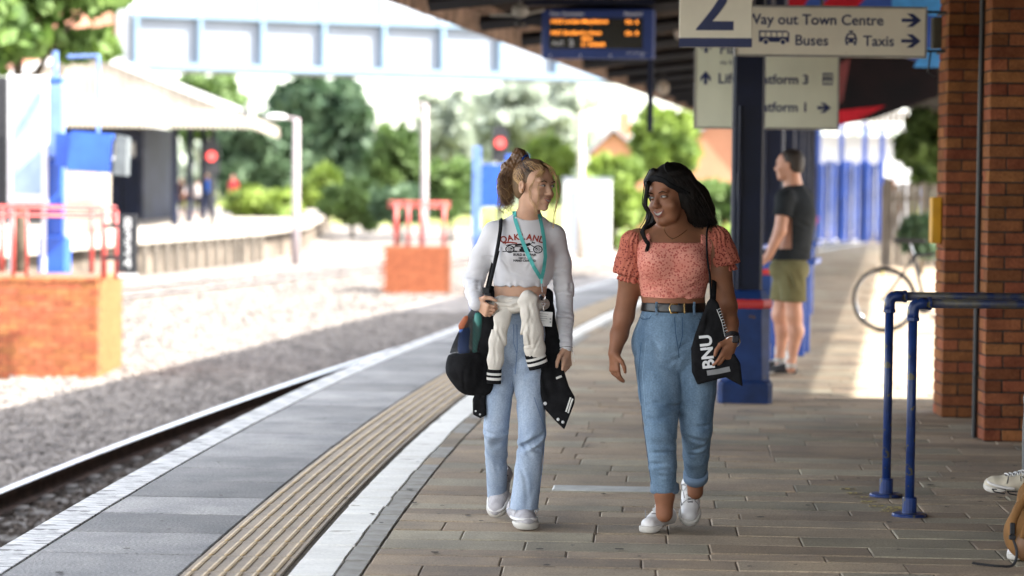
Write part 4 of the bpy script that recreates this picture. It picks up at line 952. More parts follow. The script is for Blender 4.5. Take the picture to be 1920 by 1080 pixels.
# ============================================================ FIGURES: smooth solids grown from joints, meshed with surface nets
from mathutils.bvhtree import BVHTree
def _a(v): return np.array(v,np.float32)
class Solid:
    def __init__(s): s.ops=[]; s.post=[]
    def _push(s,fn,lo,hi,k,mode='u'): s.ops.append((fn,_a(lo),_a(hi),k,mode)); return s
    def cap(s,a,b,ra,rb=None,k=.02,flat=None,mode='u'):
        "tapered limb segment; flat=(direction, factor): squeezed along that direction"
        rb=ra if rb is None else rb; a=_a(a); b=_a(b); ab=b-a; L2=float(ab@ab)+1e-9
        if flat is not None: fd=_a(flat[0]); fd=fd/np.linalg.norm(fd); ff=flat[1]
        def fn(P):
            ap=P-a; h=np.clip(ap@ab/L2,0,1); q=ap-h[...,None]*ab
            if flat is not None: c=(q@fd); q=q+(c*(1/ff-1))[...,None]*fd
            return np.sqrt((q*q).sum(-1))-(ra+(rb-ra)*h)
        m=max(ra,rb)*(max(1,flat[1]) if flat is not None else 1)+k+.02; return s._push(fn,np.minimum(a,b)-m,np.maximum(a,b)+m,k,mode)
    def chain(s,pts,rs,k=.02,flat=None,mode='u'):
        for i in range(len(pts)-1): s.cap(pts[i],pts[i+1],rs[i],rs[i+1],k if i==0 else max(k,.012) if mode=='u' else k,flat,mode)
        return s
    def ell(s,c,r,k=.02,Rm=None,mode='u'):
        c=_a(c); r=_a(r); Rm_=None if Rm is None else np.array(Rm,np.float32)
        def fn(P):
            q=P-c
            if Rm_ is not None: q=q@Rm_
            k0=np.sqrt(((q/r)**2).sum(-1)); k1=np.sqrt(((q/(r*r))**2).sum(-1))+1e-9
            return k0*(k0-1)/k1
        m=float(r.max())+k+.02; return s._push(fn,c-m,c+m,k,mode)
    def plane(s,n,p,k=.004,lo=None,hi=None):
        "keep the side the normal points away from"
        n=_a(n); n=n/np.linalg.norm(n); p=_a(p)
        return s._push(lambda P:(P-p)@n, lo if lo is not None else (-9,-9,-9), hi if hi is not None else (9,9,9), k,'i')
    def sheet(s,poly,y0,th,k=.01,slope=(0,0),rnd=.006,mode='u'):
        "upright cloth panel: XZ outline with thickness; depth y0 + slope*(x,z)"
        pts=np.array(poly,np.float32); 
        def fn(P):
            X=P[...,0]; Z=P[...,2]; d=np.full(X.shape,1e9,np.float32); sg=np.ones(X.shape,np.float32); n=len(pts)
            for i in range(n):
                a=pts[i]; b=pts[i-1]; e=b-a; wx=X-a[0]; wz=Z-a[1]; h=np.clip((wx*e[0]+wz*e[1])/(e@e+1e-12),0,1)
                d=np.minimum(d,(wx-e[0]*h)**2+(wz-e[1]*h)**2)
                c1=Z>=a[1]; c2=Z<b[1]; c3=e[0]*wz>e[1]*wx
                fl=(c1&c2&c3)|(~c1&~c2&~c3); sg=np.where(fl,-sg,sg)
            d=sg*np.sqrt(d)+rnd; y=np.abs(P[...,1]-(y0+slope[0]*(X-pts[:,0].mean())+slope[1]*(Z-pts[:,1].mean())))-th/2+rnd
            return np.minimum(np.maximum(d,y),0)+np.sqrt(np.maximum(d,0)**2+np.maximum(y,0)**2)-rnd
        m=.03+k; dy=abs(slope[0])*np.ptp(pts[:,0])+abs(slope[1])*np.ptp(pts[:,1])
        return s._push(fn,(pts[:,0].min()-m,y0-th-m-dy,pts[:,1].min()-m),(pts[:,0].max()+m,y0+th+m+dy,pts[:,1].max()+m),k,mode)
    def ev(s,P):
        shp=P.shape[:-1]; d=np.full(shp,1.0,np.float32)
        for fn,lo,hi,k,mode in s.ops: d=s._mix(d,fn(P),k,mode)
        for f in s.post: d=f(P,d)
        return d
    @staticmethod
    def _mix(d,e,k,mode):
        e=e.astype(np.float32)
        if mode=='u':
            if k<=0: return np.minimum(d,e)
            h=np.clip(.5+.5*(e-d)/k,0,1); return e+(d-e)*h-0+(-k*h*(1-h)) if False else (e*(1-h)+d*h-k*h*(1-h))
        if mode=='i': e_=e
        else: e_=-e            # 's' subtract
        if k<=0: return np.maximum(d,e_)
        h=np.clip(.5-.5*(e_-d)/k,0,1); return e_*(1-h)+d*h+k*h*(1-h)
    def bounds(s):
        lo=np.min([o[1] for o in s.ops if o[4]=='u'],0); hi=np.max([o[2] for o in s.ops if o[4]=='u'],0); return lo,hi
    def net(s,res,lo=None,hi=None,smooth=1):
        L,H=s.bounds(); lo=L if lo is None else _a(lo); hi=H if hi is None else _a(hi)
        n=np.ceil((hi-lo)/res).astype(int)+2; ax=[lo[i]+res*np.arange(n[i],dtype=np.float32) for i in range(3)]
        d=np.full(tuple(n),1.0,np.float32)
        for fn,l,h,k,mode in s.ops:
            a=np.maximum(0,((l-lo)/res).astype(int)); b=np.minimum(n,((h-lo)/res).astype(int)+2)
            if (b<=a).any(): continue
            sl=tuple(slice(a[i],b[i]) for i in range(3))
            P=np.stack(np.meshgrid(*[ax[i][sl[i]] for i in range(3)],indexing='ij'),-1)
            d[sl]=s._mix(d[sl],fn(P),k,mode)
        if s.post:
            near=np.abs(d)<.05; idx=np.nonzero(near); P=np.stack([ax[i][idx[i]] for i in range(3)],-1); v=d[idx]
            for f in s.post: v=f(P,v)
            d[idx]=v
        ins=d<0; c=ins[:-1,:-1,:-1].astype(np.int8)
        cnt=np.zeros(tuple(n-1),np.int8)
        for i in (0,1):
            for j in (0,1):
                for k in (0,1): cnt+=ins[i:n[0]-1+i,j:n[1]-1+j,k:n[2]-1+k]
        act=(cnt>0)&(cnt<8); I,J,K=np.nonzero(act); num=np.full(act.shape,-1,np.int32); num[I,J,K]=np.arange(len(I))
        cd={}
        for i in (0,1):
            for j in (0,1):
                for k in (0,1): cd[(i,j,k)]=d[I+i,J+j,K+k]
        acc=np.zeros((len(I),3),np.float32); w=np.zeros(len(I),np.float32)
        for a in cd:
            for q in range(3):
                if a[q]==0:
                    b=list(a); b[q]=1; b=tuple(b); da,db=cd[a],cd[b]; cr=(da<0)!=(db<0)
                    t=np.where(cr,da/(da-db+1e-12),0); p=np.zeros((len(I),3),np.float32); p[:]=a; p[:,q]+=t
                    acc+=p*cr[:,None]; w+=cr
        V=(acc/np.maximum(w,1)[:,None]+np.stack([I,J,K],1))*res+lo
        Fs=[]
        for q in range(3):
            u,v=[x for x in range(3) if x!=q]
            A=[slice(None)]*3; B=[slice(None)]*3; A[q]=slice(0,-1); B[q]=slice(1,None)
            sa=ins[tuple(A)]; sb=ins[tuple(B)]; e=np.argwhere(sa!=sb); e=e[(e[:,u]>0)&(e[:,v]>0)&(e[:,u]<n[u]-1)&(e[:,v]<n[v]-1)]
            if not len(e): continue
            def ix(du,dv): x=e.copy(); x[:,u]-=du; x[:,v]-=dv; return num[x[:,0],x[:,1],x[:,2]]
            f=np.stack([ix(1,1),ix(0,1),ix(0,0),ix(1,0)],1); sg=sa[e[:,0],e[:,1],e[:,2]]
            flip=(~sg) if q!=1 else sg
            f[flip]=f[flip][:,::-1]; Fs.append(f)
        F=np.concatenate(Fs) if Fs else np.zeros((0,4),int); F=F[(F>=0).all(1)]
        for _ in range(smooth):
            E=np.concatenate([F[:,[0,1]],F[:,[1,2]],F[:,[2,3]],F[:,[3,0]]]); N_=len(V); s_=np.zeros((N_,3)); 
            c_=np.bincount(E[:,0],minlength=N_)+np.bincount(E[:,1],minlength=N_)
            for q in range(3): s_[:,q]=np.bincount(E[:,0],V[E[:,1],q],N_)+np.bincount(E[:,1],V[E[:,0],q],N_)
            V=np.where(c_[:,None]>0,.5*V+.5*s_/np.maximum(c_,1)[:,None],V)
        return V,F
def merge(*parts):
    V=[];F=[];o=0
    for v,f in parts: V.append(v);F.append(f+o);o+=len(v)
    return np.concatenate(V),np.concatenate(F)
def clip_faces(V,F,lo,hi,inside):
    c=V[F].mean(1); m=((c>=_a(lo))&(c<=_a(hi))).all(1); return (V,F[m] if inside else F[~m])
def sobj(name,VF,m,parent,smooth=True):
    V,F=VF; used=np.unique(F); mp=np.zeros(len(V),int); mp[used]=np.arange(len(used)); me=npmesh(name,V[used],mp[F],m,smooth)
    o=bpy.data.objects.new(name,me); COL.objects.link(o); o.parent=parent; return o
def bvh_of(*vfs):
    V,F=merge(*vfs); return BVHTree.FromPolygons([tuple(v) for v in V],[tuple(int(i) for i in f) for f in F])
def drape(mb,bv,off=.002,dirv=(0,1,0),start=-.6,default=0):
    "lay flat XZ geometry onto a surface seen from the front"
    D=Vector(dirv); out=[]; last=default
    for v in mb.v:
        h=bv.ray_cast(Vector((v[0],start,v[2])),D)[0]
        y=h.y if h is not None else last
        last=y; out.append((v[0],y-off-(-v[1]),v[2]))
    mb.v=out; return mb
def stroke(mb,pts,w,seg=.012):
    "flat ribbon in XZ along a polyline; w a number or a list"
    P=[Vector((p[0],0,p[1])) for p in pts]; ws=w if isinstance(w,(list,tuple)) else [w]*len(P); Q=[];W=[]
    for i in range(len(P)-1):
        n=max(1,int((P[i+1]-P[i]).length/seg))
        for k in range(n): Q.append(P[i].lerp(P[i+1],k/n)); W.append(ws[i]+(ws[i+1]-ws[i])*k/n)
    Q.append(P[-1]); W.append(ws[-1]); o=len(mb.v)
    for i,p in enumerate(Q):
        t=(Q[min(i+1,len(Q)-1)]-Q[max(i-1,0)]).normalized(); nn=Vector((-t.z,0,t.x)); mb.v+=[tuple(p+nn*W[i]/2),tuple(p-nn*W[i]/2)]
    for i in range(len(Q)-1): mb.f.append((o+2*i,o+2*i+1,o+2*i+3,o+2*i+2))
    return mb
def bez(pts,n=12):
    "smooth curve through points (Catmull-Rom)"
    P=[Vector(p) for p in pts]; out=[]
    for i in range(len(P)-1):
        a=P[max(i-1,0)];b=P[i];c=P[i+1];d=P[min(i+2,len(P)-1)]
        for k in range(n):
            t=k/n; out.append(.5*((2*b)+(c-a)*t+(2*a-5*b+4*c-d)*t*t+(3*b-a-3*c+d)*t**3))
    return out+[P[-1]]
# ---- head
class Head:
    def __init__(s,c,yaw,tilt=0,nod=0,sc=1.0,full=0.0):
        s.c=Vector(c); s.sc=sc; s.full=full
        s.R=(Matrix.Rotation(tilt,3,'Y')@Matrix.Rotation(yaw,3,'Z')@Matrix.Rotation(nod,3,'X'))
    def w(s,x,y,z): return s.c+s.R@(Vector((x,y,z))*s.sc)
    def build(s,S):
        q=s.sc; Rm=np.array(s.R); f=s.full
        def E(c,r,k,mode='u'): S.ell(s.w(*c),tuple(v*q for v in r),k*q,Rm,mode)
        def C(a,b,ra,rb,k,mode='u'): S.cap(s.w(*a),s.w(*b),ra*q,rb*q,k*q,None,mode)
        E((0,.020,.038),(.074,.092,.080),.02)
        E((0,-.030,.040),(.062,.056,.052),.03)
        E((0,-.028,-.030),(.057+f,.060,.075),.03)
        C((-.028,-.047,-.076),(.028,-.047,-.076),.020+f,.020+f,.03)
        E((0,-.074,-.092),(.020+f*.6,.018,.016),.022)
        for sx in (-1,1):
            E((sx*.038,-.062,-.030),(.026+f,.023,.022),.022)        # cheek, lifted by the smile
            E((sx*.030,-.078,.033),(.024,.014,.008),.014)        # brow
            E((sx*.0315,-.096,.011),(.017,.013,.011),.010,'s')    # socket
            E((sx*.0315,-.0765,.011),(.0145,.0125,.0105),.004)    # closed-lid bulge under the eye patch
            E((sx*.0115,-.093,-.027),(.0085,.010,.0070),.006)     # nostril wing
            E((sx*.075,.014,-.006),(.007,.018,.030),.006); E((sx*.081,.010,.004),(.008,.016,.022),.006); E((sx*.0865,.006,.003),(.005,.009,.014),.004,'s')
        C((0,-.084,.022),(0,-.104,-.020),.0065,.0105,.012)
        E((0,-.105,-.022),(.0115,.0100,.0090),.008)
        E((0,-.083,-.055),(.024,.014,.018),.012)                  # mouth mound
    def surf(s,S,pts,off=.0012):
        "head-local (x,z) points dropped onto the face from the front"
        out=[]; d=(s.R@Vector((0,1,0))).normalized()
        P=np.array([s.w(x,-.16,z) for x,z in pts],np.float32); D=_a(d)
        for _ in range(40): P=P+D*(S.ev(P)*.8)[:,None]
        P=P-D*off; return [Vector(p) for p in P]
    def patch(s,S,upper,lower,off=.0012,rows=3):
        mb=MB(); n=len(upper)
        for j in range(rows+1):
            t=j/rows; row=s.surf(S,[(u[0]+(l[0]-u[0])*t,u[1]+(l[1]-u[1])*t) for u,l in zip(upper,lower)],off); mb.v+=[tuple(p) for p in row]
        for j in range(rows):
            for i in range(n-1): mb.f.append((j*n+i,j*n+i+1,(j+1)*n+i+1,(j+1)*n+i))
        return mb
    def line(s,S,pts,r,off=.0006,flat=1,n=6):
        P=s.surf(S,[(p[0],p[1]) for p in bez([(a,b,0) for a,b in pts],5)],off); k=len(P)
        rs=[r*(.45+.55*math.sin(math.pi*i/(k-1))) for i in range(k)] if not isinstance(r,list) else r
        return MB().tube(P,[x*s.sc for x in rs],n)
def face(H,S,parent,look,lipm,browm,smile=.010,open_=.010,wide=.025,teeth=True):
    m_eye=mat('eye_white',(.36,.34,.32),.5,var=.02,spec=.2); m_iris=mat('iris_dark',(.018,.010,.006),.5,var=.1); m_lash=mat('lash_black',(.010,.008,.007),.6); m_teeth=mat('teeth',(.42,.40,.36),.5,var=.02,spec=.2); m_mouth=mat('mouth_dark',(.07,.012,.010),.5)
    g=lambda n,mb,m,p=parent: obj(n,mb,m,p,smooth=True)
    for sx in (-1,1):
        cx=sx*.0315; up=[(cx+.0145*math.cos(a),.0110+.0052*math.sin(a)) for a in np.linspace(math.pi,0,9)]; lo=[(cx+.0145*math.cos(a),.0110-.0036*math.sin(a)) for a in np.linspace(math.pi,0,9)]
        ey=g('eye',H.patch(S,up,lo,.0012),m_eye)
        ic=cx+look*.0055; iu=[(ic+.0056*math.cos(a),.0112+.0050*math.sin(a)) for a in np.linspace(math.pi,0,7)]; il=[(ic+.0056*math.cos(a),.0112-.0040*math.sin(a)) for a in np.linspace(math.pi,0,7)]
        g('iris',H.patch(S,iu,il,.0022),m_iris,ey)
        g('eyelash',H.line(S,[(cx-.016,.0095),(cx-.008,.0155),(cx+.002,.0168),(cx+.010,.0145),(cx+.0165,.0105)] if sx>0 else [(cx+.016,.0095),(cx+.008,.0155),(cx-.002,.0168),(cx-.010,.0145),(cx-.0165,.0105)],.0017,.0016),m_lash)
        g('eyebrow',H.line(S,[(cx-sx*.017,.0275),(cx-sx*.004,.0325),(cx+sx*.008,.0335),(cx+sx*.019,.0275)],.0026,.0008),browm)
    zc=-.056; n=11; xs=np.linspace(-wide,wide,n); arc=lambda x:(smile*(x/wide)**2)
    top=[(x,zc+.0015+arc(x)+.0*x) for x in xs]; bot=[(x,zc+arc(x)-open_*(1-(x/wide)**2)) for x in xs]
    g('mouth',H.patch(S,[(x,z+.001) for x,z in top],bot,.0014),m_mouth)
    if teeth:
        t2=xs[1:-1]; g('teeth',H.patch(S,[(x,zc+.0012+arc(x)) for x in t2],[(x,zc+arc(x)-open_*.72*(1-(x/wide)**2)) for x in t2],.0026),m_teeth)
    g('upper_lip',H.line(S,[(-wide-.001,zc+smile),(-wide*.5,zc+.0035+arc(wide*.5)),(0,zc+.0035),(wide*.5,zc+.0035+arc(wide*.5)),(wide+.001,zc+smile)],.0026,.0022),lipm)
    g('lower_lip',H.line(S,[(-wide,zc+smile-.001),(-wide*.5,zc+arc(wide*.5)-open_*.85),(0,zc-open_-.0022),(wide*.5,zc+arc(wide*.5)-open_*.85),(wide,zc+smile-.001)],.0034,.0022),lipm)
# ---- hand: wrist point, pointing direction, palm normal (the side the fingers curl to), thumb side
def hand(S,wr,d,pn,thumb,curl=(.5,.55,.6,.65),sc=1.0,spread=.06,thumb_in=.5,k=.006):
    d=Vector(d).normalized(); pn=Vector(pn); pn=(pn-d*pn.dot(d)).normalized(); sd=d.cross(pn).normalized()
    if sd.dot(Vector(thumb))<0: sd=-sd
    wr=Vector(wr); q=sc
    S.cap(wr,wr+d*.03*q,.024*q,.027*q,.015,(pn,.75))
    for i,off in enumerate((.027,.009,-.009,-.026)):
        S.cap(wr+d*.022*q+sd*off*.6*q,wr+d*.082*q+sd*off*q,.0135*q,.0115*q,.010)
    out=[]
    for i,(off,ln) in enumerate(zip((.028,.010,-.009,-.027),(.070,.078,.072,.056))):
        b=wr+d*(.082-.004*abs(i-1))*q+sd*off*q; dd=(d+sd*(spread*(1.4-i))).normalized(); p=b; r=.0088*q; a=0
        ax=sd
        for j,(fr,cw) in enumerate(((.46,.8),(.30,1.1),(.24,.9))):
            a+=curl[i]*cw; v=(dd*math.cos(a)+pn*math.sin(a)); p2=p+v*ln*fr*q; S.cap(p,p2,r,r*.90,.003); p=p2; r*=.90
        out.append(p)
    tb=wr+d*.020*q+sd*.024*q; t1=tb+(sd*.72+d*.60+pn*.35*thumb_in).normalized()*.036*q; t2=t1+(sd*.25+d*.85+pn*.75*thumb_in).normalized()*.032*q; t3=t2+(d*.85-sd*.12+pn*.8*thumb_in).normalized()*.024*q
    S.cap(tb,t1,.0155*q,.0115*q,.010); S.cap(t1,t2,.0108*q,.0098*q,.004); S.cap(t2,t3,.0098*q,.0078*q,.003)
    return out
# ---- shoe, built level (toe +Y, heel at 0) then placed
def shoe_nets(kind='trainer'):
    U=Solid(); So=Solid()
    U.cap((0,.045,.050),(0,.060,.075),.036,.034,.02,((1,0,0),.92)).chain([(0,.045,.048),(0,.12,.052),(0,.165,.045)],[.037,.036,.036],.02).cap((.0,.165,.040),(.004,.222,.034),.041,.036,.02,((0,0,1),.85))
    U.cap((0,.085,.075),(0,.125,.072),.028,.026,.015)
    if kind=='runner': U.cap((0,.215,.030),(.003,.245,.030),.030,.024,.01,((0,0,1),.8))
    U.cap((0,.050,.125),(0,.055,.085),.028,.022,.008,None,'s')
    U.plane((0,0,-1),(0,0,.018),.003)
    th=.030 if kind!='runner' else .028
    So.cap((0,.042,.018),(0,.20,.018),.040,.048,.0).cap((0,.13,.018),(.004,.225,.020),.043,.043,.02)
    if kind=='runner': So.ell((0,.03,.02),(.044,.045,.03),.01)
    So.plane((0,0,1),(0,0,th),.006); So.plane((0,0,-1),(0,0,.001),.005)
    So.plane((0,-.42,-1),(0,.225,.004),.01)
    if kind=='runner': So.cap((-.09,.10,-.002),(.09,.10,-.002),.016,.016,.006,None,'s')
    return U.net(.0035),So.net(.0035)
def laces(drop,n=5,loops=True):
    mb=MB()
    for i in range(n):
        y=.105+.018*i; z=.094-.0068*i-(.0016*i*i*.25); w=.020
        mb.tube([drop(-w+2*w*k/6,y+.009*k/6,z,.003) for k in range(7)],.0028,5)
        if i<n-1: mb.tube([drop(w-2*w*k/6,y+.014*k/6,z,.003) for k in range(7)],.0022,5)
    if loops:
        for sx in (-1,1): mb.tube(bez([(0,.10,.098),(sx*.02,.105,.112),(sx*.036,.10,.100),(sx*.02,.098,.094),(0,.10,.098)],5),.0024,5); mb.tube(bez([(0,.10,.098),(sx*.015,.115,.104),(sx*.034,.13,.086)],4),.0022,5)
    return mb
_SH={k:shoe_nets(k) for k in ('trainer','runner')}
_SB={k:bvh_of(v[0]) for k,v in _SH.items()}
def shoe(parent,kind,heel,toe,um,sm,lm,roll=0,sc=1.0,panel=None,name='shoe'):
    "heel/toe: where the sole's heel and toe undersides are; the shoe is pitched between them"
    heel=Vector(heel); toe=Vector(toe); Yv=(toe-heel).normalized(); X=Yv.cross(Vector((0,0,1))).normalized(); X=(Matrix.Rotation(roll,3,Yv)@X); Z=X.cross(Yv)
    L=(toe-heel).length/.268*sc; Mt=Matrix((( X.x,Yv.x,Z.x,heel.x),(X.y,Yv.y,Z.y,heel.y),(X.z,Yv.z,Z.z,heel.z),(0,0,0,1)))@Matrix.Scale(L,4)
    Mn=np.array(Mt); (U,UF),(So,SF)=_SH[kind]; tf=lambda V:V@Mn[:3,:3].T+Mn[:3,3]
    u=sobj(name,(tf(U),UF),um,parent); s_=sobj('sole',(tf(So),SF),sm,u)
    def drop(x,y,z,o=.0015):
        h=_SB[kind].ray_cast(Vector((x,y,.3)),Vector((0,0,-1)))[0]; return Vector((x,y,(h.z if h and z<.1001 else z)+o))
    lb=laces(drop); lb.v=[tuple(Mt@Vector(v)) for v in lb.v]; obj('laces',lb,lm,u,smooth=True)
    if kind=='runner':
        obj('toe_rim',MB().tube([Mt@Vector(p) for p in bez([(-.043,.150,.036),(-.041,.20,.036),(-.026,.245,.038),(.003,.258,.040),(.030,.245,.038),(.044,.20,.036),(.045,.150,.036)],4)],.0062*L,6),mat('white_leather',(.62,.60,.58)),u,smooth=True)
    mb=MB(); n_=9
    for i in range(n_):
        y=.098+.092*i/(n_-1); w_=.0135-.003*i/n_; 
        for x in (-w_,0,w_): mb.v.append(tuple(Mt@drop(x,y,.09,.0012)))
    for i in range(n_-1):
        for j in (0,1): mb.f.append((i*3+j,i*3+j+1,i*3+j+4,i*3+j+3))
    obj('eyestay_gap',mb,mat('eyestay_gap_grey',(.22,.21,.21),.8),u,smooth=True)  # dark strip: shade of the opening under the laces put into colour
    if panel:
        for nm,pts,r in panel:
            mb=MB(); P=[]
            for x,y,z in bez(pts,5): P.append(Mt@drop(x,y,.09,.0))
            mb.tube(P,r*L,6); obj(nm,mb,mat('shoe_seam_grey',(.30,.29,.28),.6),u,smooth=True)
    return u
# ============================================================ WOMAN A: curly ponytail, white top, pale jeans
def person(label,X,Y,cat='person'):
    t=thing('person',label,cat,(X,Y,0)); root=Vector((X,Y,0))
    def q(px,py,dy=0): return on_px(px,py,Y+dy)-root
    return t,q
m_skA=mat('skin_fair',(.56,.33,.22),.55,spec=.3,var=.05,scale=14,sss=.12,bump=.006,bscale=200)
m_jeanA=mat('pale_denim',(.37,.435,.53),.9,fine=(140,.16),col2=(.25,.315,.42),scale=5,bump=.035,bscale=350,stretch=(3,3,.8))
m_jeanB=mat('mid_denim',(.175,.255,.345),.9,fine=(140,.2),col2=(.085,.135,.20),scale=4.5,bump=.035,bscale=350,stretch=(2.4,2.4,.8))
m_top=mat('white_cotton',(.64,.625,.64),.85,var=.03,scale=10,bump=.012,bscale=300)
m_blk=mat('black_cloth',(.010,.010,.011),.9,var=.2,scale=20,bump=.03,bscale=200)
m_cream2=mat('cream_jersey',(.66,.61,.54),.92,var=.05,scale=9,bump=.04,bscale=160)
m_shoew=mat('white_leather',(.62,.60,.58),.45,var=.05,scale=9,bump=.01,bscale=80)
m_shoeg=mat('grey_mesh_fabric',(.42,.40,.41),.8,var=.1,scale=30,bump=.04,bscale=300)
m_sole=mat('off_white_sole',(.50,.47,.42),.6,var=.07,scale=12)
m_lace=mat('white_lace',(.70,.69,.67),.8); m_laceg=mat('dark_lace',(.16,.15,.16),.8)
m_gold=mat('gold_metal',(.75,.50,.20),.25,metal=1,var=.02); m_silver=mat('silver_metal',(.7,.7,.7),.25,metal=1,var=.02)
m_white_cl=mat('white_knit_stripe',(.68,.66,.62),.9)
def folds(specs,seed=5,n=3):
    "cloth creases: each (centre, direction across the crease, width, depth, reach, curve); n jittered creases per entry"
    r_=np.random.default_rng(seed); L=[]
    for c,dr,wl_,am,rad,bend in specs:
        dr_=_a(dr)/np.linalg.norm(dr)
        for i in range(n):
            jit=r_.normal(size=3)*rad*.38; d2=dr_+r_.normal(size=3)*.22; d2/=np.linalg.norm(d2)
            L.append((_a(c)+jit,_a(d2),wl_*(.7+.6*r_.random()),am*(.55+.6*r_.random()),rad*(.45+.5*r_.random()),r_.normal()*.5/rad*.3,r_.normal(size=3)*9/1.0,r_.random()*6))
    def f(P,d):
        for c,dr,wl_,am,rad,bd,wv,ph in L:
            r=(P-c).astype(np.float32); m=(np.abs(r)<rad*2.3).all(-1)
            if not m.any(): continue
            r=r[m]; u=r@dr; s2=(r*r).sum(-1)-u*u; u=u+bd*s2+.12*wl_*np.sin(r@wv.astype(np.float32)*3+ph)
            x=u/wl_; prof=np.exp(-(x*2.6)**2)*1.25-.55*np.exp(-((np.abs(x)-.62)*3.2)**2)
            d[m]=d[m]+(1.25*am*prof*np.exp(-s2/(2*rad*rad*.45))).astype(np.float32)
        return d
    return f
A_,q=person('woman with a curly ponytail, white printed top and pale jeans, smiling at her friend',.036,10.85)
# -- skeleton points (metres from the root)
nb=q(991,416,.015); hdA=Head(q(1002.5,350.5,-.01),R(46),tilt=R(3),nod=R(2),sc=.945,full=-.005)
shR=q(921,437,.015); elR=q(888,527,.045); wrR=q(893,567,-.115)
shL=q(1045,443,.015); elL=q(1058,543,.045); wrL=q(1061,652,-.035)
hipR=q(941,655,.01); hipL=q(990,655,.01)
knR=q(930,806,-.02); anR=q(931,905,.28)
knL=q(998,808,-.09); anL=q(983,958,-.05)
S=Solid()
hdA.build(S)
S.cap(hdA.w(0,.030,-.05),nb+Vector((0,.012,.012)),.046,.048,.025).cap(nb+Vector((0,.01,.01)),nb+Vector((0,.02,-.05)),.054,.075,.03)
S.cap(shR+Vector((.02,0,-.01)),shL+Vector((-.02,0,-.01)),.048,.048,.04,((0,1,0),1.0))
chest=q(983,478,.01); wst=q(975,548,.015); plv=q(966,615,.02)
S.ell(chest+Vector((0,0,.02)),(.140,.095,.165),.04).cap(chest,wst,.112,.106,.05,((0,1,0),.80)).cap(wst,plv,.106,.112,.05,((0,1,0),.80)).ell(plv+Vector((0,.025,-.04)),(.142,.095,.10),.04)
for c in (-.058,.058): S.ell(chest+Vector((c,-.072,.005)),(.052,.045,.052),.03)
S.chain([shR+Vector((.012,0,-.006)),elR,wrR],[.036,.032,.024],.02); S.chain([shL+Vector((-.012,0,-.006)),elL,wrL],[.036,.032,.024],.02)
S.chain([hipR+Vector((.004,.01,0)),knR,anR],[.064,.034,.030],.03); S.chain([hipL+Vector((-.004,.01,0)),knL,anL],[.064,.034,.030],.03)

# hands: her right grips the bag strap at the hip, her left hangs
hR=hand(S,wrR,(.62,-.55,-.42),(.75,.65,.10),(.3,-.3,1),curl=(.95,1.0,1.05,1.05),sc=.88,spread=.02,thumb_in=.6)
hL=hand(S,wrL,(.06,-.16,-1),(-.75,.55,-.1),(-.3,-1,0),curl=(.30,.45,.5,.55),sc=.90,spread=.02,thumb_in=.35)
boxes=[(hdA.c-Vector((.16,.16,.20)),hdA.c+Vector((.16,.16,.16)))]+[(w-Vector((.12,.13,.17)),w+Vector((.12,.10,.02 if w is wrL else .09))) for w in (wrR,wrL)]
V,F=S.net(.006)
for lo,hi in boxes: V,F=clip_faces(V,F,lo+Vector((.012,)*3),hi-Vector((.012,)*3),False)
parts=[(V,F)]
for i,(lo,hi) in enumerate(boxes): parts.append(clip_faces(*S.net(.0022 if i==0 else .0028,lo-Vector((.01,)*3),hi+Vector((.01,)*3),smooth=1),lo,hi,True))
bodyA=sobj('body',merge(*parts),m_skA,A_)
m_lipA=mat('lips_rose',(.42,.14,.11),.35,var=.04); m_browA=mat('brow_brown',(.030,.016,.010),.8)
face(hdA,S,A_,.75,m_lipA,m_browA,smile=.0085,open_=.0085,wide=.023)
# -- white long-sleeved cropped top
T=Solid()
T.cap(shR+Vector((.035,0,-.012)),shL+Vector((-.035,0,-.012)),.056,.056,.05).ell(chest+Vector((0,0,.02)),(.147,.104,.17),.05).cap(chest,wst+Vector((0,0,.02)),.125,.124,.05,((0,1,0),.84))
T.cap(nb+Vector((0,.005,-.035)),chest,.075,.10,.05,((0,1,0),.8))
for c in (-.058,.058): T.ell(chest+Vector((c,-.076,.005)),(.055,.047,.055),.035)
hem=q(975,536,0).z
T.plane((0,0,-1),(0,0,hem),.004)
T.ell(nb+Vector((0,-.012,.050)),(.070,.075,.058),.006,None,'s')
T.post.append(lambda P,d: d+(.0030*np.exp(-((P[...,2]-hem)/.02)**2)*np.sin(P[...,0]*150+np.cos(P[...,0]*47)*2)).astype(np.float32))
T.chain([shR+Vector((.012,0,.002)),shR.lerp(elR,.5),elR,elR.lerp(wrR,.5),wrR+(wrR-elR).normalized()*.012],[.052,.050,.046,.041,.033],.025)
T.chain([shL+Vector((-.012,0,.002)),shL.lerp(elL,.5),elL,elL.lerp(wrL,.5),wrL+(elL-wrL).normalized()*.004],[.050,.044,.041,.036,.030],.025)
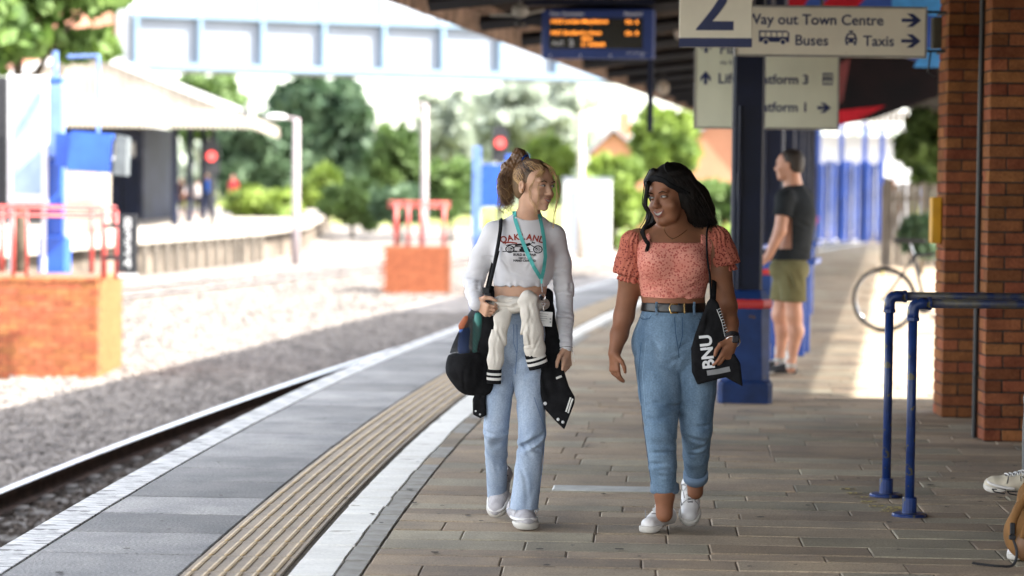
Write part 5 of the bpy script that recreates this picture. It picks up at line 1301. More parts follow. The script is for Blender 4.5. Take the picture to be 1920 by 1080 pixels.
# the sleeve ruck: folds along the forearms and the pull lines at armpit and bust
T.post.append(folds([(elR+Vector((0,-.03,0)),(.1,-.1,-1),.020,.0022,.05,.3),(elR.lerp(wrR,.6),wrR-elR,.016,.0020,.055,.2),(elL,(0,0,1),.022,.0020,.06,.3),(elL.lerp(wrL,.55),(.05,0,1),.017,.0022,.07,.2),*[(elL.lerp(wrL,t)+Vector((0,-.03,0)),(.05,0,1),.014,.0028,.05,.1) for t in (.0,.2,.35,.5,.65,.8,.95)],*[(elR.lerp(wrR,t)+Vector((-.01,-.03,0)),wrR-elR,.014,.0026,.045,.1) for t in (.1,.4,.7)],*[(shR.lerp(elR,t)+Vector((0,-.03,0)),(.25,0,1),.017,.0026,.05,.1) for t in (.5,.7,.9)],*[(shL.lerp(elL,t)+Vector((0,-.03,0)),(-.2,0,1),.017,.0024,.05,.1) for t in (.6,.85)],(chest+Vector((-.07,-.1,-.02)),(.8,0,.6),.022,.0028,.06,.1),(chest+Vector((.07,-.1,-.03)),(-.8,0,.6),.022,.0028,.06,.1),(chest+Vector((0,-.1,-.12)),(.15,0,1),.024,.0030,.08,.1),
  (shR+Vector((.06,-.06,-.05)),(.7,0,.7),.028,.0016,.05,.5),(shL+Vector((-.06,-.06,-.05)),(-.7,0,.7),.028,.0016,.05,.5),(chest+Vector((-.02,-.1,-.11)),(.35,0,1),.035,.0016,.07,.6),(chest+Vector((.08,-.1,-.10)),(-.6,0,1),.03,.0014,.06,.6)]))
topVF=T.net(.004); top=sobj('shirt',topVF,m_top,A_); bvT=bvh_of(topVF)
# print on the chest
m_pr=mat('print_black',(.022,.020,.022),.8); m_prr=mat('print_red',(.30,.055,.04),.8)
cx=q(982,470).x
arc_t='OAKLAND'; zr=q(982,448).z
for i,ch in enumerate(arc_t):
    u=(i-3)/3; px=cx-.005+u*.082; mb=text_mb(ch,.036 if abs(u)<.9 else .040,.0014,'CENTER',.0003)
    an=-u*.34; c_,s_=math.cos(an),math.sin(an); mb.v=[(px+(v[0]*c_-v[1]*s_),-v[2],zr-.014*u*u+(v[0]*s_+v[1]*c_)) for v in mb.v]; obj('print_letter',drape(mb,bvT,.0012),m_prr,top)
for txt,sz,pz in (('BUILD & REPAIR',.0145,q(975,478).z),('OAK CA. USA',.009,q(975,483.5).z),('HAND CRAFTED',.0135,q(975,489).z)):
    mb=text_mb(txt,sz,.0005,'CENTER',.0003); mb.v=[(cx+.004+v[0],-v[2],pz+v[1]) for v in mb.v]; obj('print_lettering',drape(mb,bvT,.0012),m_pr,top)
mb=MB(); zc_=q(975,466).z
for ox,rw in ((-.062,.0175),(.062,.0185)):
    for rr,w_ in ((rw,.0048),(rw*.5,.002)):
        stroke(mb,[(cx+ox+rr*1.05*math.cos(a),zc_+rr*.85*math.sin(a)) for a in np.linspace(0,6.29,18)],w_)
    for a in np.linspace(0,3.14,4): stroke(mb,[(cx+ox-rw*math.cos(a),zc_-rw*.85*math.sin(a)),(cx+ox+rw*math.cos(a),zc_+rw*.85*math.sin(a))],.0009)
for pts,w_ in (([(-.062,0),(-.035,.012),(0,.010),(.03,.020),(.062,0)],.004),([(-.04,.018),(-.012,.021),(.008,.017)],.009),([(.008,.019),(.028,.025)],.010),([(-.02,-.004),(.028,-.005)],.013),([(-.015,.006),(.022,.005)],.008),([(-.08,.016),(-.05,.022),(-.03,.018)],.004),([(.028,.022),(.040,.034),(.028,.038)],.003),([(.036,.030),(.050,.028)],.005),([(-.095,-.011),(-.03,-.011)],.004),([(-.05,-.006),(.0,-.012),(.04,-.010)],.003)):
    stroke(mb,[(cx+a,zc_+b) for a,b in pts],w_)
obj('print_motorcycle',drape(mb,bvT,.0012),m_pr,top)
mb=stroke(MB(),[(cx-.095,zc_+.026),(cx-.06,zc_+.030),(cx-.03,zc_+.026)],.006); stroke(mb,[(cx-.085,zc_+.020),(cx-.07,zc_+.034)],.003); obj('print_rider',drape(mb,bvT,.0013),m_prr,top)
# -- jeans
J=Solid()
J.ell(plv+Vector((0,.02,-.045)),(.163,.122,.118),.04).cap(plv+Vector((0,.01,.075)),plv+Vector((0,.015,.0)),.125,.135,.03,((0,1,0),.88)).cap(plv+Vector((0,.015,.03)),plv+Vector((0,.02,-.06)),.128,.15,.04,((0,1,0),.85))
J.chain([hipR+Vector((0,0,-.02)),hipR.lerp(knR,.5),knR,knR.lerp(anR,.45),anR+Vector((.004,-.035,-.055))],[.086,.065,.056,.050,.046],.004)
J.chain([hipL+Vector((0,0,-.02)),hipL.lerp(knL,.5),knL,knL.lerp(anL,.5),anL+Vector((-.004,.0,-.01))],[.086,.067,.061,.060,.064],.004)
J.plane((0,0,-1),(0,0,q(975,951).z),.003,lo=(anL.x-.12,anL.y-.2,-.1),hi=(anL.x+.12,anL.y+.14,anL.z+.1))
dnR=(anR-knR).normalized(); J.plane(dnR,anR+dnR*.035,.003,lo=anR-Vector((.12,.12,.14)),hi=anR+Vector((.12,.2,.1)))
J.post.append(folds([(knR+Vector((0,-.05,.02)),(.2,0,1),.030,.006,.07,.8),(knR+Vector((0,-.05,-.06)),(-.3,0,1),.030,.006,.07,.8),(knL+Vector((.02,-.05,-.02)),(-.5,0,1),.032,.007,.08,.8),(knL+Vector((-.02,-.05,-.08)),(.6,0,1),.030,.006,.07,.8),(knR.lerp(anR,.6)+Vector((0,-.04,0)),(.7,0,.6),.028,.006,.07,.5),(knL.lerp(anL,.6)+Vector((0,-.05,0)),(1,0,.15),.035,.005,.10,.2),(hipR.lerp(knR,.4)+Vector((0,-.07,0)),(.5,0,1),.04,.004,.1,.1),(hipL.lerp(knL,.4)+Vector((0,-.07,0)),(-.5,0,1),.04,.004,.1,.1),(hipR.lerp(hipL,.5)+Vector((0,-.08,-.09)),(.6,0,1),.035,.0032,.06,1.0),(anL+Vector((0,0,.06)),(.4,0,1),.035,.0030,.06,.6)]))
jVF=J.net(.0045); jA=sobj('jeans',jVF,m_jeanA,A_); bvJ=bvh_of(jVF)
m_seam=mat('denim_seam',(.17,.25,.40),.9); m_fray=mat('frayed_hem',(.55,.60,.66),.95)
mb=stroke(MB(),[(q(969,606).x,q(975,606).z),(q(970,650).x,q(975,650).z),(q(966,700).x,q(975,700).z)],.004); stroke(mb,[(q(963,606).x,q(975,606).z),(q(963,640).x,q(975,640).z),(q(969,660).x,q(975,660).z)],.003)
stroke(mb,[(q(1001,740).x,q(975,740).z),(q(1022,800).x,q(975,800).z),(q(1018,860).x,q(975,860).z),(q(1008,940).x,q(975,940).z)],.003)
obj('seam',drape(mb,bvJ,.0012),m_seam,jA)
mb=MB(); rr=random.Random(4)
for i in range(70):
    a=rr.uniform(0,6.28); c=Vector((anL.x-.004+.070*math.cos(a),anL.y+.068*math.sin(a),q(975,951).z+.002)); mb.tube([c,c+Vector((rr.uniform(-.006,.006),rr.uniform(-.006,.006),-rr.uniform(.004,.014)))],.0009,3)
obj('frayed_hem',mb,m_fray,jA)
# -- shoes
pan=[('seam',[(-.038,.19,.040),(-.020,.182,.066),(0,.178,.072),(.022,.182,.066),(.040,.19,.040)],.0022),('seam',[(-.041,.10,.05),(-.034,.115,.075),(-.024,.15,.074)],.0022),('seam',[(.041,.10,.05),(.034,.115,.075),(.024,.15,.074)],.0022)]
g1=on_px(972,962,10.98)-Vector((.036,10.85,0)); t1=on_px(993,990,10.66)-Vector((.036,10.85,0)); g1.z=0; t1.z=0
sA1=shoe(A_,'runner',g1+Vector((-.018,.0,.004)),t1+Vector((0,0,.004)),m_shoeg,m_sole,m_laceg,panel=pan,sc=1.0,name='shoe')
tA=on_px(931,976,11.03)-Vector((.036,10.85,0)); tA.z=.006
sA2=shoe(A_,'runner',tA+Vector((.045,.205,.180)),tA,m_shoeg,m_sole,m_laceg,panel=pan,sc=1.02,name='shoe')
m_tc=mat('white_toe_cap',(.70,.68,.65),.5)
# -- jacket tied round the waist: black body behind and at the sides, cream sleeves knotted in front
Jk=Solid()
Jk.chain([q(921,548,.03),q(922,580,.09),plv+Vector((0,.14,.03)),q(1020,580,.10),q(1024,552,.03)],[.030,.040,.045,.040,.030],.03)
Jk.sheet([(q(x,y).x,q(x,y).z) for x,y in [(1018,546),(1034,550),(1040,590),(1050,640),(1056,690),(1066,722),(1077,742),(1076,752),(1057,800),(1040,784),(1020,762),(1012,735),(1013,690),(1016,640),(1012,600)]],-.045,.045,.02,(.0,.25))
Jk.sheet([(q(x,y).x,q(x,y).z) for x,y in [(913,548),(931,546),(935,600),(932,660),(921,690),(911,735),(912,776),(901,782),(887,775),(887,748),(892,735),(893,690),(905,620)]],-.02,.05,.02,(0,.1))
Jk.chain([q(922,600,.12),q(925,720,.13)],[.05,.05],.04,((0,1,0),.5)); Jk.chain([q(1015,600,.12),q(1030,735,.10)],[.06,.05],.04,((0,1,0),.5))
Jk.post.append(folds([(q(1035,700,-.06),(1,0,.25),.035,.004,.09,.3),(q(1045,600,-.06),(1,0,.3),.028,.003,.06,.3),(q(905,740,-.03),(1,0,0),.025,.003,.05,.2)]))
jkVF=Jk.net(.005); jk=sobj('jacket',jkVF,m_blk,A_); bvK=bvh_of(jkVF)
def onk(x,y,o=.002):
    p=q(x,y,-.07); h=bvK.ray_cast(Vector((p.x,-.6,p.z)),Vector((0,1,0)))[0]; return Vector((p.x,(h.y if h else -.07)-o,p.z))
for (x,y,r_) in ((1022,755,.008),(1046,784,.007),(1055,789,.007),(892,771,.0045),(900,777,.0045)):
    obj('snap_button',MB().lathe([(r_,.004),(r_,0),(r_*.8,-.002),(.001,-.003)],onk(x,y),12,axis='Y'),m_wpaint,jk)
for o_ in (0,5.5):
    P_=[onk(1071+o_*.7-k*2.2-1.5,744+o_*.4+k*6.5,.003) for k in range(5)]; obj('cuff_stripe',MB().tube(P_,.0042,5),m_white_cl,jk)
obj('pocket_edge',MB().tube([onk(1043,709,.002),onk(1048,707,.003),onk(1053,705,.002)],.0055,5),m_white_cl,jk)
Sl=Solid()
Sl.chain([q(917,592,.03),q(924,577,-.06),q(940,570,-.110),q(963,572,-.130),q(990,572,-.135),q(1008,570,-.10),q(1020,570,-.04)],[.026,.033,.036,.036,.034,.030,.026],.012)
Sl.post.append(folds([(q(945,570,-.15),(.25,0,1),.014,.0060,.05,.5),(q(975,572,-.17),(-.15,0,1),.014,.0060,.05,.5),(q(930,578,-.10),(.6,0,1),.014,.005,.04,.5)],seed=31,n=4))
slA=sobj('jacket_sleeves',Sl.net(.004),m_cream2,jk)
Sl=Solid()
Sl.chain([q(978,566,-.165),q(990,556,-.168),q(1000,560,-.170)],[.020,.026,.024],.01).chain([q(988,560,-.168),q(993,585,-.182),q(998,620,-.172),q(1003,655,-.150),q(1004,668,-.14)],[.026,.038,.046,.044,.037],.02,((0,1,0),.55))
Sl.post.append(folds([(q(990,590,-.20),(1,0,.1),.016,.0060,.06,.2),(q(1005,630,-.19),(1,0,.15),.018,.0060,.08,.2),(q(985,640,-.18),(1,0,-.05),.016,.005,.07,.2),(q(998,655,-.18),(.3,0,1),.015,.004,.05,.2)],seed=33,n=3))
sobj('hanging_sleeve',Sl.net(.004),m_cream2,jk)
Sl=Solid()
Sl.chain([q(950,585,-.145),q(941,600,-.150),q(933,640,-.138),q(929,675,-.125),q(927,692,-.115)],[.026,.034,.036,.034,.028],.02,((0,1,0),.55))
Sl.post.append(folds([(q(936,620,-.17),(1,0,.2),.016,.0055,.06,.2),(q(930,660,-.16),(1,0,.1),.016,.0050,.06,.2),(q(942,640,-.16),(1,0,.25),.014,.005,.06,.2)],seed=35,n=3))
sobj('hanging_sleeve',Sl.net(.004),m_cream2,jk)
def cuff(parent,a,b,r,bands,flat=.62,n=18):
    a=Vector(a);b=Vector(b)
    for i,(t0,t1,m_,e) in enumerate(bands):
        obj('cuff' if m_ is m_blk else 'cuff_stripe',MB().tube([a.lerp(b,t0),a.lerp(b,t1)],r+e,n,flat=flat,up=(0,1,0)),m_,parent,smooth=False)
bands=[(0,.24,m_blk,0),(.24,.40,m_white_cl,.0012),(.40,.56,m_blk,0),(.56,.74,m_white_cl,.0012),(.74,1,m_blk,0)]
cuff(jk,q(927,692,-.112),q(926,719,-.105),.0325,bands); cuff(jk,q(1002,662,-.142),q(1010,689,-.130),.045,bands)
# -- lanyard, card
m_teal=mat('teal_ribbon',(.09,.47,.44),.6,var=.06,scale=10)
bvL=bvh_of(topVF,S.net(.006,nb-Vector((.12,.12,.1)),nb+Vector((.12,.12,.08))))
mb=stroke(MB(),[(q(x,y).x,q(x,y).z) for x,y in [(964,396),(966,412),(975,440),(987,470),(1001,500),(1014,521)]],.0165)
ly=obj('lanyard',drape(mb,bvL,.004),m_teal,A_)
mb=stroke(MB(),[(q(x,y).x,q(x,y).z) for x,y in [(1011,401),(1015,420),(1020,450),(1022,480),(1019,505),(1015,522)]],.0155); obj('strap_side',drape(mb,bvL,.0055),m_teal,ly)
mb=MB().box(q(1015.5,527,-.135),(.009,.004,.022)); obj('stitch_tab',mb,m_teal,ly)
mb=MB().tube([q(1016,532,-.14),q(1017,548,-.15)],.003,6); c=q(1017,557,-.155)
torus(mb,tuple(c),.013,.0016,18,5); torus(mb,tuple(q(1019,570,-.155)),.008,.0013,14,4); mb.tube([q(1019,575,-.155),q(1020,583,-.155)],.002,5); obj('clip',mb,m_silver,ly)
obj('reel',MB().lathe([(.010,.004),(.011,0),(.001,-.003)],q(1014,558,-.150),14,axis='Y'),m_black,ly)
cd_=obj('card',MB().box(q(1022,598,-.165),(.064,.003,.064),M=Matrix.Rotation(R(3),3,'Y')),mat('card_white',(.62,.60,.57),.4),ly)
mb=MB(); m_cp=mat('card_print',(.30,.29,.29),.7)
for k,(w_,o_) in enumerate([(.040,-.006),(.034,-.009),(.036,-.008),(.028,-.012)]): mb.box(q(1022,598,-.1675)+Vector((o_,0,.022-.010*k)),(w_,.001,.0028),M=Matrix.Rotation(R(3),3,'Y'))
mb.box(q(1022,598,-.1675)+Vector((-.018,0,-.024)),(.014,.001,.007)); mb.box(q(1022,598,-.1675)+Vector((.024,0,.0)),(.008,.001,.008)); mb.box(q(1022,598,-.1675)+Vector((.024,0,-.014)),(.008,.001,.008)); obj('print',mb,m_cp,cd_)
# -- bracelets, ring, earrings
def bangle(parent,c,ax,r,w_,m_,name='bracelet'):
    ax=Vector(ax).normalized(); u=ax.orthogonal().normalized(); v=ax.cross(u); pts=[Vector(c)+u*r*math.cos(a)+v*r*math.sin(a) for a in np.linspace(0,2*math.pi,21)]; obj(name,MB().tube(pts,w_,5,cap=False),m_,parent,smooth=True)
ax=(elL-wrL); bangle(A_,wrL+Vector((0,0,-.002)),ax,.030,.0022,m_silver); bangle(A_,wrL+Vector((0,0,-.012)),(ax.x+.02,ax.y,ax.z),.031,.0018,m_white_cl)
obj('bracelet_tie',MB().tube(bez([wrL+Vector((.03,-.01,-.012)),wrL+Vector((.036,-.012,-.035)),wrL+Vector((.038,-.012,-.062))],5),.0012,4),m_white_cl,A_)
for dz in (-.018,-.026): obj('earring',MB().lathe([(.001,-.003),(.0035,0),(.001,.003)],hdA.w(-.082,.0,dz),8),m_gold,A_)
# -- mesh bag on her right shoulder
BG=thing('mesh_bag','black mesh bag showing blue, orange and teal things, carried by the curly-haired woman','bag',(A_.location.x-.24,A_.location.y,.7))
bo=Vector(A_.location)-Vector(BG.location)
def bq(px,py,dy=0): return q(px,py,dy)+bo
Bs=Solid(); Bs.chain([bq(880,668,-.02),bq(878,690,-.02),bq(884,712,-.02)],[.088,.090,.070],.05).cap(bq(890,700,-.02),bq(905,712,-.02),.07,.055,.04,((0,1,0),.8))
Bs.plane((-.12,0,1),bq(880,660,0),.008)
Bs.chain([bq(917,590,-.055),bq(914,650,-.07),bq(908,725,-.06)],[.026,.040,.040],.02,((0,1,0),.5))
Bs.post.append(folds([(bq(880,700,-.1),(1,0,.1),.022,.003,.07,.2)]))
sobj('pouch',Bs.net(.005),m_blk,BG)
m_net=mat('black_mesh_cord',(.012,.012,.013),.7)
mb=MB(); nU,nV=34,34
def netp(u,v):      # u round, v up
    px=880+(905-880)*v**1.2; hw=(36-19*v**1.3)/418*1.0; c=bq(px,662-88*v,-.02); a=u*2*math.pi; return c+Vector((math.cos(a)*hw,math.sin(a)*(.080-.045*v),0))
for i in range(nU):
    for s2 in (-1,1):
        pts=[netp((i+s2*j*.42)/nU,j/nV) for j in range(nV+1)]; mb.tube(pts,.0019,3,cap=False)
obj('mesh_net',mb,m_net,BG)
I1=Solid(); I1.cap(bq(870,655,-.03),bq(872,622,-.03),.030,.028,.01); sobj('blue_bundle',I1.net(.006),mat('royal_blue_cloth',(.012,.06,.24),.7),BG)
I1=Solid(); I1.cap(bq(869,612,-.03),bq(875,600,-.03),.024,.020,.01); sobj('orange_bundle',I1.net(.006),mat('orange_cloth',(.28,.07,.02),.7),BG)
obj('teal_bottle',MB().lathe([(.022,-.10),(.024,-.09),(.024,.07),(.018,.09),(.014,.10)],bq(896,628,-.05),14),mat('teal_bottle_plastic',(.035,.19,.16),.5),BG,smooth=True)
I1=Solid(); I1.cap(bq(883,650,-.03),bq(885,600,-.02),.024,.02,.01); sobj('dark_bundle',I1.net(.006),mat('dark_lining',(.03,.03,.035),.8,col2=(.3,.28,.26),scale=40),BG)
def strap(pts,w_,m_,name):
    mb=MB().tube(bez([p for p in pts],6),w_,6,flat=.35,up=(0,1,0)); return obj(name,mb,m_,BG,smooth=True)
ysh=-.07
strap([bq(938,412,.02),bq(939,416,-.045),bq(937,440,-.085),bq(928,490,-.115),bq(917,540,-.13),bq(912,568,-.13),bq(908,585,-.10)],.012,m_blk,'strap')
strap([bq(937,430,.06),bq(930,470,.02),bq(919,515,-.05),bq(911,550,-.10),bq(907,580,-.10)],.009,m_blk,'strap')
strap([bq(934,470,-.10),bq(920,530,-.12),bq(916,565,-.125)],.008,m_blk,'strap')
obj('strap_buckle',MB().box(bq(911,545,-.135),(.034,.012,.028),bev=.004).box(bq(914,558,-.145),(.03,.014,.04),bev=.004),m_black,BG)
# -- hair
m_hbl=mat('hair_blonde',(.52,.33,.13),.42,col2=(.34,.19,.075),scale=30,rnd=.0); m_hbr=mat('hair_brown',(.17,.088,.040),.45,col2=(.07,.033,.016),scale=25); m_hdk=mat('hair_root_dark',(.045,.025,.015),.45,col2=(.02,.012,.008),scale=30); m_hrd=mat('hair_honey',(.26,.135,.055),.45,col2=(.12,.06,.028),scale=25)
m_hscalp=mat('hair_scalp_shade',(.16,.090,.038),.6,col2=(.07,.04,.02),scale=22)
HC=Solid(); Rm=np.array(hdA.R); w=hdA.w; sc=hdA.sc
HC.ell(w(0,.024,.044),(.080*sc,.096*sc,.087*sc),.0,Rm).ell(w(0,.055,.0),(.070*sc,.062*sc,.080*sc),.02,Rm)
HC.ell(w(0,-.085,-.012),(.078*sc,.070*sc,.092*sc),.006,Rm,'s')
for sx in (-1,1): HC.ell(w(sx*.083,-.012,-.030),(.028*sc,.040*sc,.050*sc),.006,Rm,'s')
HC.cap(w(0,.03,-.115),w(0,.10,-.10),.055,.05,.01,None,'s')
hair=sobj('hair',HC.net(.003),m_hscalp,A_)
def scalp(th,ph,off=.004):      # direction on the scalp
    d=Vector((math.cos(ph)*math.sin(th),math.cos(ph)*-math.cos(th),math.sin(ph))); return w(d.x*(.080+off),.024+d.y*(.096+off),.044+d.z*(.087+off))
tie=w(0,.070,.118)
def strands(name,n,gen,r,m_,seed,parent):
    rr=random.Random(seed); mb=MB()
    for i in range(n):
        P=gen(rr); k=len(P); mb.tube(P,[r*(1-.55*j/(k-1)) for j in range(k)],4,cap=False)
    return obj(name,mb,m_,parent,smooth=True)
def combed(lo_ph,hi_ph,th0,th1):
    def g(rr):
        th=rr.uniform(th0,th1)*rr.choice((-1,1)); ph=rr.uniform(lo_ph,hi_ph); out=[]
        tth,tph=math.pi,1.05
        for j in range(9):
            t=j/8; a=th+(math.copysign(tth,th)-th)*t; p=ph+(tph-ph)*t**.8+math.sin(t*3.14)*.18; off=.003+rr.uniform(-.0008,.0012)
            out.append(scalp(a,p,off) if t<.86 else scalp(a,p,off).lerp(tie,(t-.86)/.14))
        return out
    return g
strands('combed_dark',260,combed(.15,1.15,.75,2.9),.0014,m_hdk,1,hair)
strands('combed_honey',220,combed(.35,1.15,.05,1.3),.0013,m_hrd,2,hair)
strands('combed_side',260,combed(-.30,.45,1.25,2.5),.0013,m_hrd,12,hair)
strands('combed_blonde',420,combed(-1.15,.12,1.35,3.1),.0014,m_hbl,3,hair)
strands('combed_front_blonde',90,combed(.30,.80,.1,1.15),.0013,m_hbl,4,hair)
def pony(seedamp):
    def g(rr):
        a=rr.uniform(0,6.28); b=rr.uniform(0,1)**.5; L=rr.uniform(.7,1.0)
        p0=tie+Vector((rr.uniform(-.012,.012),rr.uniform(-.01,.01),rr.uniform(-.004,.010)))
        top=p0+Vector((-.022-.020*b,.02,.026+.022*math.cos(a)*b)); end=q(945+rr.uniform(-11,19),392+rr.uniform(-26,16)*1.0,.05)+Vector((0,rr.uniform(-.05,.05),0))
        mid=q(952+rr.uniform(-16,14),332,.06)+Vector((0,rr.uniform(-.05,.05),0)); base=bez([p0,top,mid,mid.lerp(end,.6),end],9); f=rr.uniform(55,85); ph=rr.uniform(0,6); out=[]
        n=int(len(base)*L)
        for j,p in enumerate(base[:n]):
            t=j/len(base); am=.0035+.0085*t; s_=t*f*.45
            out.append(p+Vector((math.cos(s_+ph)*am,math.sin(s_+ph)*am,math.sin(s_*1.0+ph)*am*.4)))
        return out
    return g
strands('ponytail',300,pony(1),.0014,m_hbr,5,hair); strands('ponytail_light',170,pony(1),.0013,m_hrd,6,hair); strands('ponytail_highlights',28,pony(1),.0014,m_hbl,16,hair)
PC=Solid(); PC.chain([tie,q(974,292,.05),q(955,318,.06),q(948,350,.06),q(949,378,.055)],[.018,.026,.034,.033,.020],.03); 
PC.post.append(lambda P,d: d+(.004*np.sin(P[...,2]*190+np.sin(P[...,0]*160)*1.6)*np.cos(P[...,0]*210)).astype(np.float32)); sobj('ponytail_core',PC.net(.004),m_hbr,hair)
mb=MB(); cpt=tie.lerp(q(974,292,.05),.25); bangle(hair,cpt,(q(974,292,.05)-tie),.019,.0085,mat('blue_scrunchie',(.008,.035,.16),.8),'scrunchie')
def loose(path,spr,n,seed,m_,r=.0011,nm='loose_strand',wob=.0022):
    rr=random.Random(seed); mb=MB()
    for i in range(n):
        o_=Vector((rr.gauss(0,spr),rr.gauss(0,spr),rr.gauss(0,spr*.5))); ph=rr.uniform(0,6); P=bez([p+o_*(.3+.7*k/len(path)) for k,p in enumerate(path)],7); P=[p+Vector((math.cos(j*.7+ph)*wob,math.sin(j*.7+ph)*wob,0)) for j,p in enumerate(P)]
        mb.tube(P,r,4,cap=False)
    obj(nm,mb,m_,hair,smooth=True)
fh=w(.012,-.082,.080); fh2=w(-.02,-.078,.082)
loose([fh,w(.03,-.11,.060),q(1045,330,-.09),q(1050,350,-.09),q(1047,372,-.09),q(1040,397,-.09)],.0055,9,1,m_hrd,.0006,wob=.003)
loose([fh,q(1040,325,-.10),q(1043,350,-.10),q(1044,375,-.10),q(1040,400,-.10),q(1037,428,-.11)],.002,4,2,m_hbl)
loose([fh2,w(-.052,-.060,.055),w(-.068,-.045,.01),w(-.070,-.042,-.04),q(1003,385,-.09),q(1006,405,-.10)],.006,9,3,m_hbl,.0006,wob=.004)
loose([fh2,w(-.045,-.078,.05),w(-.052,-.075,.0),q(1009,380,-.1),q(1005,398,-.10)],.005,5,4,m_hbl,.0006,wob=.004)
loose([w(0,-.05,.115),w(.01,-.085,.095),w(.02,-.098,.065)],.007,16,5,m_hbl,.0013); loose([w(-.03,-.045,.11),w(-.04,-.075,.085),w(-.055,-.065,.05)],.007,16,6,m_hbl,.0013)
# ============================================================ WOMAN B: long dark hair, coral top, mid-blue jeans
m_skB=mat('skin_deep',(.235,.100,.052),.55,spec=.3,var=.06,scale=12,sss=.08,bump=.005,bscale=200)
B_,q=person('woman with long dark hair, black headband and coral puff-sleeved top, laughing',.70,10.62)
nb=q(1263,432,.015); hdB=Head(q(1257,370,-.01),R(-43),tilt=R(-7),nod=R(3),sc=1.04,full=.005)
shR=q(1196,452,.015); elR=q(1170,592,.05); wrR=q(1152,662,-.01)
shL=q(1335,446,.015); elL=q(1362,575,.02); wrL=q(1373,637,-.150)
hipR=q(1238,668,.01); hipL=q(1300,668,.01)
knR=q(1239,818,-.06); anR=q(1246,925,-.03)
knL=q(1306,812,.02); anL=q(1304,893,.22)
chest=q(1262,494,.01); wst=q(1262,556,.015); plv=q(1268,625,.02)
S=Solid(); hdB.build(S)
S.cap(hdB.w(0,.030,-.055),nb+Vector((0,.014,.0)),.054,.057,.025).cap(nb+Vector((0,.012,.0)),nb+Vector((0,.02,-.06)),.060,.09,.04)
S.cap(shR+Vector((.03,0,-.012)),shL+Vector((-.03,0,-.012)),.058,.058,.04)
S.ell(chest+Vector((0,0,.015)),(.160,.112,.165),.04).cap(chest,wst,.140,.128,.05,((0,1,0),.86)).cap(wst,plv,.126,.138,.05,((0,1,0),.82)).ell(plv+Vector((0,.025,-.04)),(.168,.112,.11),.04)
for c in (-.070,.070): S.ell(chest+Vector((c-.004,-.082,.0)),(.068,.060,.066),.03)
S.chain([shR,shR.lerp(elR,.5),elR,elR.lerp(wrR,.5),wrR],[.056,.052,.044,.038,.028],.02); S.chain([shL,shL.lerp(elL,.5),elL,elL.lerp(wrL,.5),wrL],[.056,.053,.046,.038,.028],.02)
S.chain([hipR,knR,anR,anR+Vector((0,.0,-.09))],[.078,.042,.040,.038],.03); S.chain([hipL,knL,anL,anL+Vector((0,-.0,-.07))],[.078,.040,.038,.036],.03)
S.cap(q(1236,462,-.06),q(1262,458,-.07),.010,.010,.02).cap(q(1294,460,-.06),q(1268,458,-.07),.010,.010,.02)
hR=hand(S,wrR,(.02,-.12,-1),(.80,.55,-.1),(.4,-1,0),curl=(.32,.42,.48,.5),sc=.90,spread=.02,thumb_in=.35)
hL=hand(S,wrL,(-.35,-.22,-1),(-.45,.85,.15),(-1,-.35,.1),curl=(.30,.45,.6,.7),sc=.95,spread=.05,thumb_in=.15)
boxes=[(hdB.c-Vector((.16,.16,.21)),hdB.c+Vector((.16,.16,.17)))]+[(w_-Vector((.12,.13,.18)),w_+Vector((.10,.10,.02))) for w_ in (wrR,wrL)]
V,F=S.net(.006)
for lo,hi in boxes: V,F=clip_faces(V,F,lo+Vector((.012,)*3),hi-Vector((.012,)*3),False)
parts=[(V,F)]
for i,(lo,hi) in enumerate(boxes): parts.append(clip_faces(*S.net(.0022 if i==0 else .0028,lo-Vector((.01,)*3),hi+Vector((.01,)*3),smooth=1),lo,hi,True))
bodyB=sobj('body',merge(*parts),m_skB,B_); bvB=bvh_of(*parts)
m_lipB=mat('lips_brown',(.25,.075,.062),.35,var=.04)
face(hdB,S,B_,-.75,m_lipB,mat('brow_black',(.012,.008,.006),.8),smile=.011,open_=.0115,wide=.026)
# -- coral blouse with square neckline, ruched, tiny dark flowers
def flowers(name,c1,c2,spot):
    m=mat(name,c1,.85,col2=c2,scale=12,bump=.02,bscale=250); nt=m.node_tree; N=nt.nodes; L=nt.links; b=N['Principled BSDF']; src=b.inputs['Base Color'].links[0].from_socket
    vo=N.new('ShaderNodeTexVoronoi'); vo.inputs['Scale'].default_value=100; vo.inputs['Randomness'].default_value=1; L.new(N['Texture Coordinate'].outputs['Object'],vo.inputs['Vector'])
    mr=N.new('ShaderNodeMapRange'); mr.inputs[1].default_value=.34; mr.inputs[2].default_value=.46; mr.inputs[3].default_value=1; mr.inputs[4].default_value=0; L.new(vo.outputs['Distance'],mr.inputs[0])
    cr=N.new('ShaderNodeSeparateColor'); L.new(vo.outputs['Color'],cr.inputs[0]); gt_=N.new('ShaderNodeMath'); gt_.operation='GREATER_THAN'; gt_.inputs[1].default_value=.12; L.new(cr.outputs[0],gt_.inputs[0])
    mu=N.new('ShaderNodeMath'); mu.operation='MULTIPLY'; L.new(mr.outputs[0],mu.inputs[0]); L.new(gt_.outputs[0],mu.inputs[1])
    mx=N.new('ShaderNodeMix'); mx.data_type='RGBA'; mx.inputs[7].default_value=(*spot,1); L.new(src,mx.inputs[6]); L.new(mu.outputs[0],mx.inputs[0]); L.new(mx.outputs[2],b.inputs['Base Color']); return m
m_cor=flowers('coral_flower_print',(.68,.29,.22),(.58,.21,.155),(.42,.10,.08))
m_cor2=flowers('coral_sheer_sleeve',(.50,.160,.105),(.42,.12,.08),(.18,.035,.03))
T=Solid()
T.ell(chest+Vector((0,0,.015)),(.168,.121,.17),.05).cap(chest,wst+Vector((0,0,-.03)),.150,.139,.05,((0,1,0),.90))
